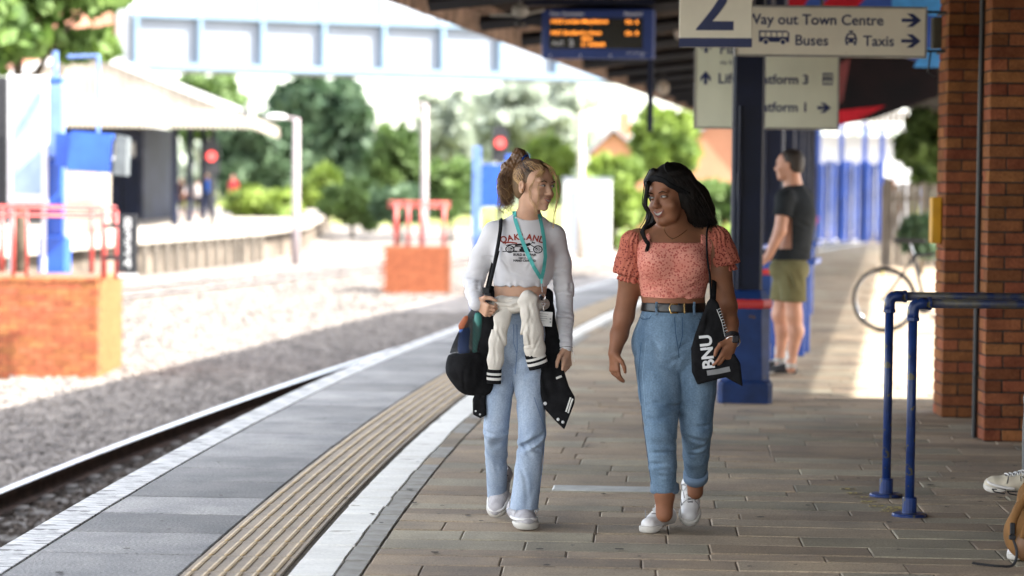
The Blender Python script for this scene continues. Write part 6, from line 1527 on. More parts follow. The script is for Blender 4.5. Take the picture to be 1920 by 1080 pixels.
for c in (-.070,.070): T.ell(chest+Vector((c-.004,-.086,.0)),(.074,.064,.070),.035)
T.cap(q(1205,462,.0),q(1232,470,-.02),.050,.06,.03).cap(q(1322,456,.0),q(1296,468,-.02),.050,.06,.03)
T.plane((0,0,-1),(0,0,q(1262,558,0).z),.008)
nz=q(1262,455,-.09).z
nl=q(1218,455,0).x; nr=q(1312,452,0).x
def neck(P):
    # square opening, straight front edge, sides running up to the shoulders
    x=np.maximum(nl-P[...,0],P[...,0]-nr); y=P[...,1]-.06; z=nz-P[...,2]+ .02*(P[...,0]-chest.x)*0
    return np.maximum(np.maximum(x,z),y)
T._push(lambda P:neck(P),(-9,-9,-9),(9,9,9),.006,'s')
T.plane((0,0,1),(0,0,q(1262,433,0).z),.01)
T.post.append(lambda P,d: d+(.0009*np.sin(P[...,2]*330+7*np.sin(P[...,0]*21)+3*np.sin(P[...,0]*63+P[...,2]*60))*np.exp(-((np.abs(P[...,0]-chest.x)-.10)/.06)**2)+.0004*np.sin(P[...,2]*420+5*np.sin(P[...,0]*17+2))).astype(np.float32))
T.post.append(folds([(chest+Vector((-.06,-.12,-.09)),(.1,0,1),.022,.004,.07,.1),(chest+Vector((.06,-.12,-.09)),(-.1,0,1),.022,.004,.07,.1),(chest+Vector((0,-.1,.05)),(0,0,1),.02,.002,.06,.1),(wst+Vector((0,-.1,.03)),(0,0,1),.02,.003,.08,.1)],seed=9))
tVF=T.net(.004); blouse=sobj('blouse',tVF,m_cor,B_); bvT=bvh_of(tVF,*parts)
# puff sleeves gathered at the cuff
def puff(sh,el,cuffp,side,nm='sleeve'):
    P_=Solid(); mid=sh.lerp(cuffp,.55)
    P_.ell(sh+Vector((side*.008,0,-.005)),(.064,.066,.055),.03).ell(mid+Vector((side*.012,0,.0)),(.072,.074,.078),.04).ell(mid.lerp(cuffp,.62)+Vector((side*.010,0,0)),(.072,.072,.045),.03)
    ax=(el-sh).normalized(); P_.plane(ax,cuffp-ax*.028,.006)
    P_.cap(cuffp-ax*.030,cuffp-ax*.006,.052,.062,.006)
    P_.plane(ax,cuffp,.003)
    c=mid; axn=_a(ax)
    def pl(P,d):
        r=P-_a(sh); t=r@axn; perp=r-t[...,None]*axn; a=np.arctan2(perp[...,1],perp[...,0]*side); L_=float((cuffp-sh).length); tt=np.clip(t/L_,0,1)
        return d+((.0035*np.sin(a*17+2.2*np.sin(tt*5)+np.sin(a*5)*1.5))*(.25+.75*np.abs(tt-.45)*2)).astype(np.float32)
    P_.post.append(pl); return sobj(nm,P_.net(.0038),m_cor2,B_)
slR=puff(shR+Vector((-.005,0,.0)),elR,q(1183,527,.03),-1); slL=puff(shL+Vector((.006,0,.005)),elL,q(1356,509,.035),1)
# -- jeans
J=Solid()
J.ell(plv+Vector((0,.02,-.055)),(.190,.148,.15),.05).cap(q(1262,572,.015),plv+Vector((0,.015,-.01)),.136,.176,.06,((0,1,0),.86))
J.chain([hipR+Vector((-.002,0,-.02)),hipR.lerp(knR,.45),knR+Vector((0,0,.02)),knR.lerp(anR,.5),anR+Vector((-.004,0,.03))],[.112,.096,.069,.061,.055],.005)
J.chain([hipL+Vector((.006,0,-.02)),hipL.lerp(knL,.45),knL+Vector((0,0,.02)),knL.lerp(anL,.5),anL+Vector((0,-.01,.02))],[.110,.093,.069,.058,.051],.005)
J.plane((0,0,1),(0,0,q(1262,566,0).z),.004)
J.plane((0,0,-1),(0,0,q(1262,922,0).z),.003,lo=(anR.x-.12,anR.y-.2,-.1),hi=(anR.x+.12,anR.y+.14,anR.z+.12))
dnL=(anL-knL).normalized(); J.plane(dnL,anL+dnL*.012,.003,lo=anL-Vector((.12,.12,.14)),hi=anL+Vector((.12,.2,.1)))
J.post.append(folds([(q(1240,790,-.12),(.05,0,1),.026,.0075,.08,.1),(q(1238,760,-.12),(.1,0,1),.026,.0065,.08,.1),(q(1238,845,-.12),(-.05,0,1),.026,.0075,.08,.1),(q(1306,820,-.05),(.1,0,1),.026,.0065,.08,.1),(q(1302,856,-.0),(.2,0,1),.026,.006,.07,.1),(q(1262,668,-.12),(.75,0,.8),.03,.0045,.08,.1),(q(1278,665,-.12),(-.7,0,.8),.03,.004,.07,.1),(q(1230,640,-.12),(.25,0,1),.035,.003,.08,.1),(q(1245,885,-.09),(.1,0,1),.028,.0035,.05,.1)],seed=21))
jVF=J.net(.0045); jB=sobj('jeans',jVF,m_jeanB,B_); bvJ=bvh_of(jVF)
def P2(l): return [(q(x,y).x,q(x,y).z) for x,y in l]
mb=stroke(MB(),P2([(1262,592),(1263,620),(1268,650),(1270,668)]),.003); stroke(mb,P2([(1276,592),(1276,625),(1270,650)]),.003); stroke(mb,P2([(1197,592),(1205,598),(1216,596),(1222,584)]),.003); stroke(mb,P2([(1201,640),(1196,700),(1203,780),(1212,850),(1220,905)]),.0022); stroke(mb,P2([(1327,592),(1318,600),(1308,596)]),.003)
obj('seam',drape(mb,bvJ,.0012),mat('denim_seam_dark',(.035,.075,.14),.9),jB)
mb=stroke(MB(),P2([(1199,588),(1207,594),(1217,592),(1224,582)]),.0022); stroke(mb,P2([(1209,640),(1203,700),(1209,780)]),.0016); obj('stitching',drape(mb,bvJ,.0014),mat('denim_stitch',(.22,.32,.42),.9),jB)
# turn-ups
m_cuffB=mat('denim_turn_up',(.17,.235,.32),.9,col2=(.12,.175,.25),scale=10,bump=.03,bscale=300)
obj('turn_up',MB().tube([q(1247,901,-.005),q(1246,905,-.008),q(1246,921,-.01),q(1246,924,-.01)],[.058,.063,.064,.060],28,up=(0,1,0)),m_cuffB,B_,smooth=True)
a_=anL-dnL*.028+Vector((0,-.01,0)); b_=anL+dnL*.014+Vector((0,-.008,0))
obj('turn_up',MB().tube([a_,a_+dnL*.006,b_-dnL*.006,b_],[.052,.057,.057,.053],28,up=(0,1,0)),m_cuffB,B_,smooth=True)
# belt with gold buckle
Bt=Solid(); Bt.cap(q(1262,560,.015),q(1264,600,.018),.137,.158,.0,((0,1,0),.88)); Bt.plane((0,0,1),(0,0,q(1262,566.5,0).z),.003); Bt.plane((0,0,-1),(0,0,q(1262,584,0).z),.003)
beVF=Bt.net(.004); belt=sobj('belt',beVF,mat('black_leather',(.009,.008,.008),.35),B_); bvBe=bvh_of(beVF)
def by(px,py,o=.004):
    p=q(px,py); h=bvBe.ray_cast(Vector((p.x,-.6,p.z)),Vector((0,1,0)))[0]; return Vector((p.x,(h.y if h else -.12)-o,p.z))
bk_=[by(1268,568),by(1254,568),by(1252,575),by(1254,584),by(1268,584)]
obj('buckle',MB().tube(bk_,.0035,6),m_gold,belt,smooth=True); obj('belt_keeper',MB().tube([by(1280,567),by(1280,585)],.004,6),m_gold,belt)
for px in (1228,1298): obj('belt_loop',MB().tube([by(px,564,.003),by(px,576,.005),by(px,588,.003)],.006,6,flat=.5),m_jeanB,jB)
# shoes
pan=[('seam',[(-.040,.185,.040),(-.022,.178,.066),(0,.172,.072),(.024,.178,.066),(.042,.185,.040)],.0022),('seam',[(-.041,.09,.05),(-.034,.115,.075),(-.026,.16,.074)],.0022),('seam',[(.041,.09,.05),(.034,.115,.075),(.026,.16,.074)],.0022)]
RB=Vector((.70,10.62,0))
hh=on_px(1260,984,10.86)-RB; tt=on_px(1206,1000,10.60)-RB; hh.z=.002; tt.z=.002; tt=hh+(tt-hh).normalized()*.275
shoe(B_,'trainer',hh,tt,m_shoew,m_sole,m_lace,panel=pan)
obj('pull_tab',MB().tube(bez([hh+Vector((-.035,-.10,.09)),hh+Vector((-.052,-.095,.125)),hh+Vector((-.055,-.085,.150))],4),.007,6,flat=.5),m_lace,B_,smooth=True)
tB=on_px(1294,988,10.80)-RB; tB.z=.006
shoe(B_,'trainer',tB+Vector((.012,.215,.165)),tB,m_shoew,m_sole,m_lace,panel=pan,sc=1.0)
# -- necklace, watch, bracelet, tote
obj('necklace',drape(stroke(MB(),[(p.x,p.z) for p in bez([q(x,y) for x,y in [(1243,424),(1246,436),(1257,446),(1270,442),(1287,430)]],4)],.0022,.006),bvB,.0015),m_gold,B_)
p=q(1257,447); h=bvB.ray_cast(Vector((p.x,-.6,p.z)),Vector((0,1,0)))[0]; obj('pendant',MB().lathe([(.001,.003),(.0045,0),(.001,-.004)],(p.x,(h.y if h else -.1)-.004,p.z),10),m_silver,B_)
ax=(elL-wrL); wt=wrL+ax.normalized()*.008
wa=obj('watch',MB().tube([wt-ax.normalized()*.010,wt+ax.normalized()*.012],.0345,18),m_black,B_,smooth=False); obj('watch_face',MB().box(wt+Vector((.012,-.035,.0)),(.030,.010,.034),bev=.004),mat('watch_glass',(.02,.02,.025),.1),wa)
bangle(B_,wrL-ax.normalized()*.014,(ax.x,ax.y+.03,ax.z),.0325,.0025,m_silver)
TB=thing('tote_bag','black cotton tote bag printed BNU in white, held by the dark-haired woman','bag',(B_.location.x+.17,B_.location.y,.75)); bo=Vector(B_.location)-Vector(TB.location)
def bq(px,py,dy=0): return q(px,py,dy)+bo
tp=[(1331,552),(1343,566),(1352,600),(1360,640),(1382,676),(1386,719),(1354,702),(1303,716),(1293,693),(1292,650),(1300,622),(1312,592),(1322,565)]
Tb=Solid(); Tb.sheet([(bq(x,y).x,bq(x,y).z) for x,y in tp],-.130,.045,.0,(-.10,.10),rnd=.014)
Tb.post.append(folds([(bq(1330,600,-.17),(1,0,-.35),.022,.0045,.06,.1),(bq(1345,650,-.17),(1,0,.3),.025,.004,.06,.1),(bq(1310,650,-.17),(1,0,-.2),.025,.003,.05,.1)],seed=3))
tbVF=Tb.net(.0038); tb=sobj('bag_body',tbVF,m_blk,TB); bvb=bvh_of(tbVF)
mb=text_mb('BNU',.072,.0022,'CENTER',.0003); o0=bq(1329,654); an=R(97); c_,s_=math.cos(an),math.sin(an)
mb.v=[(o0.x+(v[0]*c_-v[1]*s_)+.004,-v[2],o0.z+(v[0]*s_+v[1]*c_)) for v in mb.v]; obj('printed_letters',drape(mb,bvb,.0012),m_wpaint,tb)
mb=stroke(MB(),[(bq(x,y).x,bq(x,y).z) for x,y in [(1320,694),(1340,691),(1362,686)]],.022); obj('printed_bar',drape(mb,bvb,.0012),mat('print_grey',(.22,.22,.22),.8),tb)
mb=MB()
for k in range(13): 
    x=1341+k*1.55; y=577+k*5.0; mb=stroke(mb,[(bq(x,y).x,bq(x,y).z),(bq(x+5,y-2).x,bq(x+5,y-2).z)],.0022)
mb=stroke(mb,[(bq(x,y).x,bq(x,y).z) for x,y in [(1339,577),(1348,600),(1353,625),(1358,640)]],.0025); obj('printed_edge',drape(mb,bvb,.0012,default=-.17),m_wpaint,tb)
obj('strap',MB().tube(bez([bq(1330,421,.04),bq(1328,423,-.02),bq(1325,440,-.075),bq(1326,480,-.125),bq(1331,520,-.145),bq(1333,560,-.160)],6),.013,6,flat=.35,up=(0,1,0)),m_blk,TB,smooth=True)
obj('strap',MB().tube(bez([bq(1332,421,.05),bq(1337,440,.075),bq(1340,500,.04),bq(1338,560,-.12)],6),.012,6,flat=.35,up=(0,1,0)),m_blk,TB,smooth=True)
# -- hair and headband
m_hb=mat('hair_black',(.0075,.0055,.0045),.6,spec=.25,var=.3,scale=30,bump=.0); m_hb2=mat('hair_black_brown',(.020,.012,.009),.6,spec=.3,var=.3,scale=30); m_band=mat('headband_black',(.006,.006,.0065),.75)
w=hdB.w; Rm=np.array(hdB.R); sc=hdB.sc
H=Solid()
H.ell(w(0,.026,.052),(.088*sc,.104*sc,.094*sc),.0,Rm)
H.ell(w(.03,.055,-.02),(.085*sc,.070*sc,.10*sc),.03,Rm)
H.chain([w(.055,.03,.01),q(1302,372,.02),q(1312,398,.02),q(1318,420,.04)],[.060,.062,.064,.045],.03,((0,1,0),.8))
H.chain([w(-.05,.05,-.02),q(1235,402,.09),q(1225,430,.08)],[.055,.050,.035],.03)
H.chain([w(-.030,-.050,.115),w(-.066,-.052,.075),w(-.080,-.030,.025),w(-.078,-.01,-.03)],[.020,.018,.016,.016],.012)
H.ell(w(-.004,-.083,-.022),(.080*sc,.074*sc,.098*sc),.006,Rm,'s')
H.cap(nb+Vector((-.01,-.05,.035)),nb+Vector((-.01,-.11,-.06)),.075,.10,.01,None,'s')
H.plane((0,0,-1),(0,0,q(1262,428,0).z),.01)
H.post.append(lambda P,d: d+(.0006*np.sin(P[...,0]*230+4*np.sin(P[...,2]*22)+P[...,1]*90)).astype(np.float32))
hB=sobj('hair',H.net(.0032),m_hb,B_)
# headband sweeping from the parting to behind the ear
hv=H.ev
def hs(x,z,yy=-.2):
    P=np.array([w(x,yy,z)],np.float32); D=_a((hdB.R@Vector((0,1,0))).normalized())
    for _ in range(50): P=P+D*(np.minimum(hv(P),S.ev(P))*.8)[:,None]
    return Vector(P[0])
bp=[hs(-.062,.045),hs(-.050,.072),hs(-.02,.086),hs(.01,.082),hs(.035,.070),hs(.055,.050),hs(.070,.030)]
bp=[p+(p-w(0,.02,.03)).normalized()*.002 for p in bp]+[w(.092,.005,.0)]
obj('headband',MB().tube(bez(bp,5),.0175*sc,8,flat=.22,up=tuple((hdB.R@Vector((0,-1,.4))))),m_band,B_,smooth=True)
def strandsB(name,n,gen,r,m_,seed):
    rr=random.Random(seed); mb=MB()
    for i in range(n):
        P=gen(rr); k=len(P); mb.tube(P,[r*(1-.5*j/(k-1)) for j in range(k)],4,cap=False)
    return obj(name,mb,m_,hB,smooth=True)
def sB(th,ph,off=.003):
    return w(math.cos(ph)*math.sin(th)*(.088+off),.026-math.cos(ph)*math.cos(th)*(.104+off),.052+math.sin(ph)*(.094+off))
def fallR(rr):
    th=rr.uniform(.75,2.3); out=[sB(th*.15,1.35+rr.uniform(-.1,.1),.004)]
    for t in (.35,.6,.85): out.append(sB(th*t+.1,1.35-1.15*t,.004))
    e=q(1322+rr.uniform(-26,24),rr.uniform(414,436),.02+rr.uniform(-.04,.05)); m=out[-1].lerp(e,.5)+Vector((rr.uniform(-.012,.018),rr.uniform(-.03,.02),0))
    P=bez(out+[m,e],6); ph=rr.uniform(0,6); n=len(P)
    return [p+Vector((math.cos(j*.42+ph)*.004*max(0,j/n-.5),math.sin(j*.42+ph)*.008*max(0,j/n-.5),0)) for j,p in enumerate(P)]
strandsB('long_strands',330,fallR,.0020,m_hb,1); strandsB('long_strands_brown',70,fallR,.0017,m_hb2,2)
def fly(rr):
    s0=q(1330+rr.uniform(-14,6),rr.uniform(385,405),.02); e=q(1338+rr.uniform(-6,12),rr.uniform(412,432),.02); m=s0.lerp(e,.5)+Vector((rr.uniform(.0,.025),0,0)); return bez([q(1318,360,.03),s0,m,e],6)
strandsB('fine_strands',46,fly,.0008,m_hb2,3)
lk=[w(-.050,-.030,.120),w(-.076,-.045,.080),q(1214,345,-.06),q(1212,362,-.07),q(1210,385,-.08),q(1218,402,-.08),q(1212,420,-.08),q(1205,432,-.08),q(1209,446,-.085),q(1215,456,-.09),q(1212,470,-.10)]
def lock(rr):
    o_=Vector((rr.gauss(0,.0035),rr.gauss(0,.0035),rr.gauss(0,.004))); return bez([p+o_ for p in lk[:9+rr.randint(0,2)]],6)
strandsB('front_lock',60,lock,.0026,m_hb,5)
def lock2(rr):
    o_=Vector((rr.gauss(0,.004),rr.gauss(0,.004),rr.gauss(0,.006))); return bez([p+o_ for p in [w(-.06,.04,.0),q(1222,392,.06),q(1228,410,.05),q(1222,424,.03),q(1208,432,.0)]],6)
strandsB('back_lock',60,lock2,.0020,m_hb,6)
for sx in (-1,):
    pass
mb=MB(); bangle(B_,q(1235,420,.0),(1,0,.2),.010,.0016,m_silver,'earring')
# ============================================================ the man by the columns
m_skM=mat('skin_tanned',(.46,.235,.155),.5,var=.05,scale=14,sss=.1); m_tee=mat('charcoal_tshirt',(.022,.026,.030),.9,bump=.02,bscale=200); m_olive=mat('olive_cotton',(.135,.125,.062),.9,var=.1,bump=.02,bscale=200); m_hm=mat('hair_short_dark',(.020,.013,.009),.6,scale=40)
M_,q=person('man in a charcoal T-shirt and olive shorts seen from behind, standing beside the columns',2.23,19.52)
hd=Head(q(1479,311,.0),R(-112),nod=R(2),sc=1.05,full=.004)
nb=q(1487,347,.02); shN=q(1472,372,-.13); shF=q(1506,370,.16); elN=q(1463,432,-.17); wrN=q(1440,482,-.15); elF=q(1500,440,.26); wrF=q(1486,480,.26)
hN=q(1484,505,-.07); hF=q(1478,505,.12); kN=q(1489,590,-.06); aN=q(1483,678,.0); kF=q(1462,590,.15); aF=q(1462,668,.22)
ch=q(1491,400,.01); ws=q(1484,470,.01)
S=Solid(); hd.build(S); S.cap(hd.w(0,.03,-.06),nb,.060,.066,.03).cap(nb,nb+Vector((.01,.0,-.06)),.066,.10,.04)
yw=Matrix.Rotation(R(-112),3,'Z'); fl=yw@Vector((0,-1,0)); lat=yw@Vector((1,0,0))
S.cap(shN,shF,.068,.068,.05); S.cap(ch,ws,.135,.125,.05,(tuple(fl),.85)); S.cap(ws,q(1480,505,.01),.125,.13,.05)
S.chain([shN,elN,wrN],[.060,.050,.033],.02); S.chain([shF,elF,wrF],[.060,.050,.033],.02)
hand(S,wrN,(-.8,-.1,-.6),(0,.8,-.6),(-.3,0,1),sc=1.0); hand(S,wrF,(-.8,.1,-.6),(0,-.8,-.6),(-.3,0,1),sc=1.0)
for a,b,c in ((hN,kN,aN),(hF,kF,aF)): S.chain([a,b,b.lerp(c,.35)+Vector((.025,0,0)),c,c+Vector((0,0,-.06))],[.095,.062,.060,.036,.036],.03)
V1=clip_faces(*S.net(.011),hd.c-Vector((.13,)*3),hd.c+Vector((.13,)*3),False); V2=clip_faces(*S.net(.006,hd.c-Vector((.17,)*3),hd.c+Vector((.17,)*3)),hd.c-Vector((.14,)*3),hd.c+Vector((.14,)*3),True)
sobj('body',merge(V1,V2),m_skM,M_)
Hh=Solid(); Rm=np.array(hd.R); w=hd.w; Hh.ell(w(0,.026,.048),(.083,.102,.086),.0,Rm).ell(w(0,.060,.0),(.074,.062,.08),.02,Rm); Hh.ell(w(0,-.095,-.02),(.085,.080,.095),.006,Rm,'s'); Hh.plane((0,0,-1),tuple(w(0,.1,-.055)),.01)
for sx in (-1,1): Hh.ell(w(sx*.085,-.01,-.03),(.03,.05,.045),.006,Rm,'s')
Hh.post.append(lambda P,d: d+(.003*np.sin(P[...,0]*170)*np.sin(P[...,1]*150)*np.sin(P[...,2]*160)).astype(np.float32)); sobj('hair',Hh.net(.005),m_hm,M_)
T=Solid(); T.cap(shN,shF,.082,.082,.05); T.cap(nb+Vector((.01,0,-.06)),ch,.095,.14,.05); T.cap(ch+Vector((.01,0,0)),ws+Vector((0,0,-.10)),.182,.172,.05,(tuple(fl),.85))
T.cap(shN,shN.lerp(elN,.62),.078,.076,.02); T.cap(shF,shF.lerp(elF,.62),.078,.076,.02); T.plane((0,0,-1),tuple(q(1484,487)),.005)
T.plane(tuple((elN-shN).normalized()),tuple(shN.lerp(elN,.55)),.004,lo=tuple(elN-Vector((.12,.12,.14))),hi=tuple(elN+Vector((.09,.10,.12))))
T.post.append(folds([(ch+Vector((0,-.14,-.1)),(.4,0,1),.05,.008,.12,.1),(ws+Vector((0,-.14,0)),(.2,0,1),.05,.007,.12,.1),(shN.lerp(elN,.4)+Vector((0,-.07,0)),(.5,0,1),.03,.004,.06,.1)],seed=2)); sobj('t_shirt',T.net(.008),m_tee,M_)
T=Solid(); T.ell(q(1480,505,.01),(.165,.165,.13),.05)
for a,b in ((hN,kN),(hF,kF)): T.cap(a,a.lerp(b,.82),.118,.104,.02)
T.plane((0,0,-1),tuple(q(1484,565)),.004); T.plane((0,0,1),tuple(q(1484,480)),.004); T.post.append(folds([(hN+Vector((0,-.1,-.1)),(.8,0,.5),.04,.008,.1,.1)],seed=6,n=5)); sobj('shorts',T.net(.008),m_olive,M_)
for c in (aN,aF):
    g=Vector((c.x+.06,c.y+.03,.0)); t=g+(Vector((-.27,.06,0))); o=shoe(M_,'trainer',g,t,m_black,m_sole,m_lace)
    obj('sock',MB().tube([c+Vector((0,0,-.05)),c+Vector((0,0,.05)),c+Vector((.005,0,.075))],[.042,.043,.046],12),mat('white_sock',(.6,.59,.57),.9),M_,smooth=True)
# ============================================================ seated person at the right edge, legs crossed
C_,_=person('seated person with crossed legs, dark trousers and cream trainers, mostly beyond the right edge',2.75,10.35)
rt=Vector((2.75,10.35,0)); pq=lambda px,py,Y:on_px(px,py,Y)-rt
hip=Vector((.12,0,.52)); m_dk=mat('dark_trousers',(.012,.013,.017),.9,bump=.02); m_hd=mat('navy_hoodie',(.03,.035,.055),.9)
hd=Head((.16,0,1.20),R(-90),sc=1.0); S=Solid(); hd.build(S); nb=Vector((.17,0,1.05)); S.cap(hd.w(0,.03,-.05),nb,.054,.056,.03).cap(nb,Vector((.17,0,.95)),.056,.1,.04)
shs=[Vector((.17,-.18,.98)),Vector((.17,.18,.98))]; S.cap(shs[0],shs[1],.06,.06,.04).cap(Vector((.16,0,.88)),hip,.13,.14,.05)
els=[Vector((.10,-.24,.72)),Vector((.10,.24,.72))]; wrs=[Vector((-.12,-.10,.64)),Vector((-.12,.10,.64))]
for a,b,c in zip(shs,els,wrs): S.chain([a,b,c],[.05,.042,.028],.02); hand(S,c,(-1,.0,-.15),(0,0,-1),(0,1 if c.y<0 else -1,.3),sc=.95)
toe1=pq(1843,918,10.22); heel1=toe1+Vector((.27,.02,-.035)); k1=Vector((-.28,-.09,.60)); a1=heel1+Vector((-.03,0,.11))
toe2=pq(1889,1052,9.98); toe2.z=.003; heel2=toe2+Vector((.26,.05,0)); k2=Vector((-.30,-.05,.48)); a2=heel2+Vector((-.045,0,.11))
legs=((Vector((.05,-.09,.50)),k1+Vector((.05,.08,.03)),a1),(Vector((.05,.09,.48)),k2,a2))
for a,b,c in legs: S.chain([a,b,c],[.07,.05,.034],.03)
sobj('body',S.net(.009),m_skM,C_)
T=Solid(); 
for a,b,c in legs: T.chain([a,b,b.lerp(c,.5),c+Vector((0,0,.03))],[.10,.080,.066,.056],.02)
T.ell(hip,(.16,.19,.12),.04); T.post.append(folds([(k1,(1,0,0),.04,.006,.08,.1),(a1+Vector((0,-.05,.1)),(0,0,1),.03,.005,.05,.1)],seed=8)); sobj('trousers',T.net(.008),m_dk,C_)
T=Solid(); T.cap(shs[0],shs[1],.078,.078,.04).cap(Vector((.16,0,.90)),hip+Vector((0,0,.04)),.16,.165,.05)
for a,b,c in zip(shs,els,wrs): T.chain([a,b,c],[.068,.058,.045],.02)
T.post.append(folds([(els[0],(1,0,1),.04,.006,.07,.1),(Vector((.0,0,.7)),(0,0,1),.05,.007,.1,.1)],seed=12)); sobj('hoodie',T.net(.008),m_hd,C_)
H=Solid(); Rm=np.array(hd.R); w=hd.w; H.ell(w(0,.028,.05),(.084,.104,.088),0,Rm).ell(w(0,-.095,-.02),(.085,.08,.095),.006,Rm,'s'); sobj('hair',H.net(.006),m_hm,C_)
m_crt=mat('cream_trainer',(.55,.49,.38),.6,var=.1,scale=12); 
s1=shoe(C_,'runner',heel1,toe1,m_crt,m_sole,m_lace,panel=[('seam',[(-.045,.19,.04),(-.03,.182,.06),(0,.178,.072),(.03,.18,.062)],.002)],roll=R(-14))
# outlined N on the side of the trainer and the dark flashes of its sole
a=heel1+Vector((-.115,-.055,.062)); Yd=(toe1-heel1).normalized(); up=Vector((0,-.12,1)).normalized()
def npt(u,v,o=-.004): return a+Yd*(-u)+up*v+Vector((0,o,0))
Np=[(0,0),(.010,0),(.014,.022),(.028,0),(.040,0),(.034,.036),(.024,.036),(.020,.014),(.006,.036),(-.006,.036),(0,0)]
obj('side_letter',MB().tube([npt(x,y) for x,y in Np],.0018,4),m_black,s1)
fl_=MB()
for (u0,u1) in ((.0,.055),(.065,.12)):
    b=toe1+(-Yd)*(.03); P_=[b-Yd*u0+Vector((0,-.047,.012)),b-Yd*(u0+.01)+Vector((0,-.052,.002)),b-Yd*u1+Vector((0,-.052,.0)),b-Yd*(u1+.004)+Vector((0,-.050,.016)),b-Yd*u0+Vector((0,-.047,.012))]; fl_.tube(P_,.003,4)
obj('sole_flash',fl_,m_black,s1)
shoe(C_,'runner',heel2,toe2,m_shoew,m_sole,m_lace)
# bench
m_bgrey=mat('grey_bench_metal',(.11,.115,.115),.45,var=.15)
bn=thing('bench','grey metal bench with a rounded arm at the right edge, the seated person on it','bench',(3.0,10.1,0))
for k in range(6): obj('seat_slat',MB().box((-.20+k*.085,-.0,.42),(.065,1.9,.03),bev=.006),m_bgrey,bn)
for k in range(4): obj('back_slat',MB().box((.29+k*.012,0,.55+k*.095),(.03,1.9,.075),bev=.006),m_bgrey,bn)
for sy in (-.85,.0,.85):
    obj('leg',MB().box((-.10,sy,.20),(.05,.05,.40)),m_bgrey,bn); obj('leg',MB().box((.20,sy,.20),(.05,.05,.40)),m_bgrey,bn)
for sy in (-.92,.92):
    yy=sy; obj('arm',MB().tube(bez([(-.22 if sy<0 else -.62,yy,.15),(-.22 if sy<0 else -.62,yy,.52),(-.17 if sy<0 else -.56,yy,.62),(.0,yy,.63),(.30,yy,.62)],5),.035,10),m_bgrey,bn,smooth=True)
# backpack on the floor
m_tan=mat('tan_canvas',(.22,.11,.04),.85,var=.15,scale=8,bump=.03,bscale=150); m_tan2=mat('tan_leather',(.17,.08,.032),.55,var=.15)
bpk=thing('backpack','tan canvas backpack with a black buckle slumped on the floor at the right edge','backpack',(2.09,9.92,0))
S=Solid(); S.ell((.08,.0,.12),(.13,.13,.12),.03).ell((.10,.0,.24),(.10,.11,.13),.05).plane((0,0,-1),(0,0,.004),.01); S.post.append(folds([((.0,-.08,.25),(1,0,.5),.03,.007,.09,.1),((.05,-.12,.12),(1,0,.2),.04,.007,.09,.1)],seed=15)); sobj('pack_body',S.net(.006),m_tan,bpk)
S=Solid(); S.ell((.07,-.10,.09),(.09,.04,.08),.02); sobj('front_pocket',S.net(.005),m_tan2,bpk)
obj('strap',MB().tube(bez([(.10,-.06,.36),(.03,-.08,.30),(-.025,-.09,.20),(-.035,-.09,.13)],6),.017,6,flat=.4,up=(0,1,0)),m_tan,bpk,smooth=True)
obj('strap',MB().tube(bez([(.14,-.08,.36),(.07,-.11,.30),(.02,-.13,.20),(.0,-.13,.12)],6),.015,6,flat=.4,up=(0,1,0)),m_tan,bpk,smooth=True)
obj('buckle',MB().box((-.035,-.095,.155),(.022,.014,.05),bev=.004).box((-.036,-.10,.12),(.028,.016,.02),bev=.004),m_black,bpk)
obj('loose_strap',MB().tube(bez([(-.035,-.10,.12),(-.02,-.12,.06),(-.04,-.14,.012),(-.10,-.15,.010),(-.17,-.12,.012),(-.20,-.11,.016)],6),.006,5,flat=.4,up=(0,1,0)),m_black,bpk)
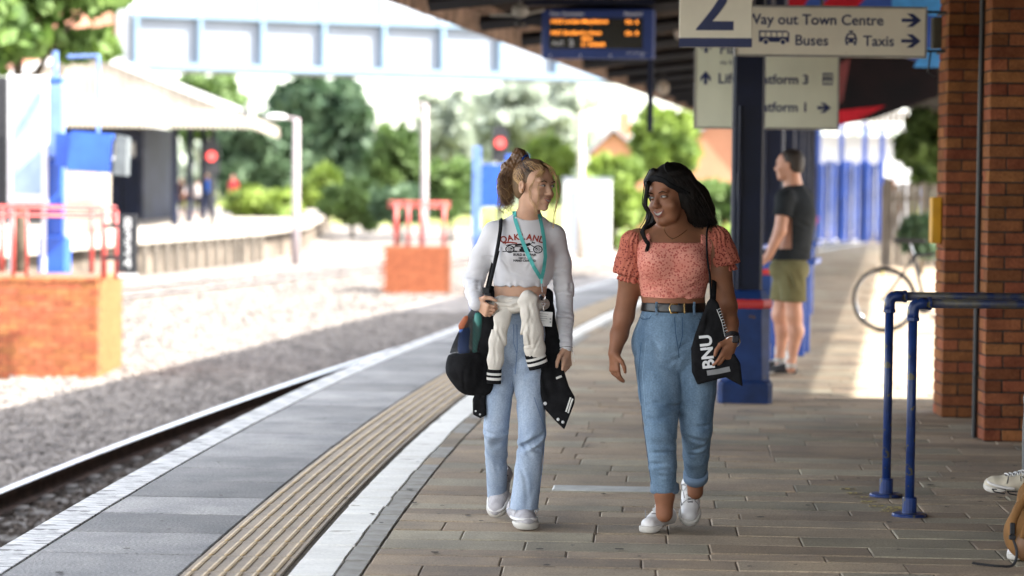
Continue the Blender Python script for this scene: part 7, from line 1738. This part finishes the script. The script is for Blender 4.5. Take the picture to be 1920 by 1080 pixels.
# ============================================================ people waiting on the opposite platform
def waiting(px,yfoot,Y,h,topc,legc,yaw,label,skin=m_skM,hairm=m_hm,seated=False):
    b=on_px(px,yfoot,Y); t=thing('person',label,'person',(b.x,Y,0.0),R(yaw),'people waiting on the opposite platform'); k=h/1.75; S=Solid()
    S.ell((0,0,1.63*k),(.085,.10,.12),.02).cap((0,.01,1.53*k),(0,.01,1.42*k),.055,.07,.03).cap((-.15,0,1.40*k),(.15,0,1.40*k),.055,.055,.04).cap((0,0,1.3*k),(0,0,.98*k),.13,.13,.05)
    for sx in (-1,1): S.chain([(sx*.19,0,1.38*k),(sx*.23,.02,1.12*k),(sx*.22,-.06,.88*k),(sx*.22,-.08,.80*k)],[.05,.042,.03,.04],.02); S.chain([(sx*.09,0,.92*k),(sx*.10,-.02,.5*k),(sx*.10,.02,.08)],[.08,.055,.04],.03); S.cap((sx*.10,.04,.05),(sx*.11,-.15,.04),.045,.04,.02)
    sobj('body',S.net(.02),skin,t)
    T=Solid(); T.cap((-.15,0,1.39*k),(.15,0,1.39*k),.072,.072,.04).cap((0,0,1.3*k),(0,0,.95*k),.155,.16,.05)
    for sx in (-1,1): T.cap((sx*.18,0,1.38*k),(sx*.225,.02,1.14*k),.066,.06,.03)
    T.plane((0,0,-1),(0,0,.90*k),.01); sobj('top',T.net(.022),topc,t)
    T=Solid(); T.ell((0,0,.90*k),(.17,.14,.10),.03)
    for sx in (-1,1): T.chain([(sx*.09,0,.88*k),(sx*.10,-.02,.5*k),(sx*.10,.02,.12)],[.10,.078,.065],.02)
    sobj('trousers',T.net(.022),legc,t)
    T=Solid(); T.ell((0,.03,1.66*k),(.098,.10,.115),.01).ell((0,-.09,1.61*k),(.09,.07,.10),.01,None,'s'); sobj('hair',T.net(.018),hairm,t); return t
cl=lambda n,c:mat(n,c,.9)
waiting(386,400,104,1.78,cl('blue_shirt',(.02,.10,.42)),cl('navy_trousers',(.02,.03,.06)),20,'person in a bright blue top under the opposite canopy, below the red signal')
waiting(437,397,112,1.70,cl('red_top',(.35,.03,.04)),cl('dark_trousers_far',(.03,.03,.05)),-30,'person in a red top standing alone past the opposite canopy')
waiting(354,400,101,1.45,cl('white_top',(.6,.58,.6)),cl('rust_trousers',(.18,.07,.05)),60,'shorter person in a white top in the group under the opposite canopy')
waiting(341,400,103,1.55,cl('brown_coat',(.07,.04,.035)),cl('brown_trousers',(.06,.035,.03)),-60,'person in a dark brown coat left of the group under the opposite canopy')
waiting(370,400,99,1.50,cl('pale_grey_top',(.38,.36,.36)),cl('dark_skirt',(.04,.035,.05)),170,'person in a pale grey top in the middle of the waiting group')
waiting(327,399,106,1.65,cl('maroon_top',(.14,.03,.03)),cl('black_trousers',(.02,.02,.02)),0,'person in a maroon top beside the navy doors opposite')
w_=waiting(1672,420,62,1.72,cl('white_shirt',(.62,.60,.58)),cl('grey_trousers',(.30,.28,.27)),10,'person in a white shirt beside the far blue gates in the sun'); del w_['group']
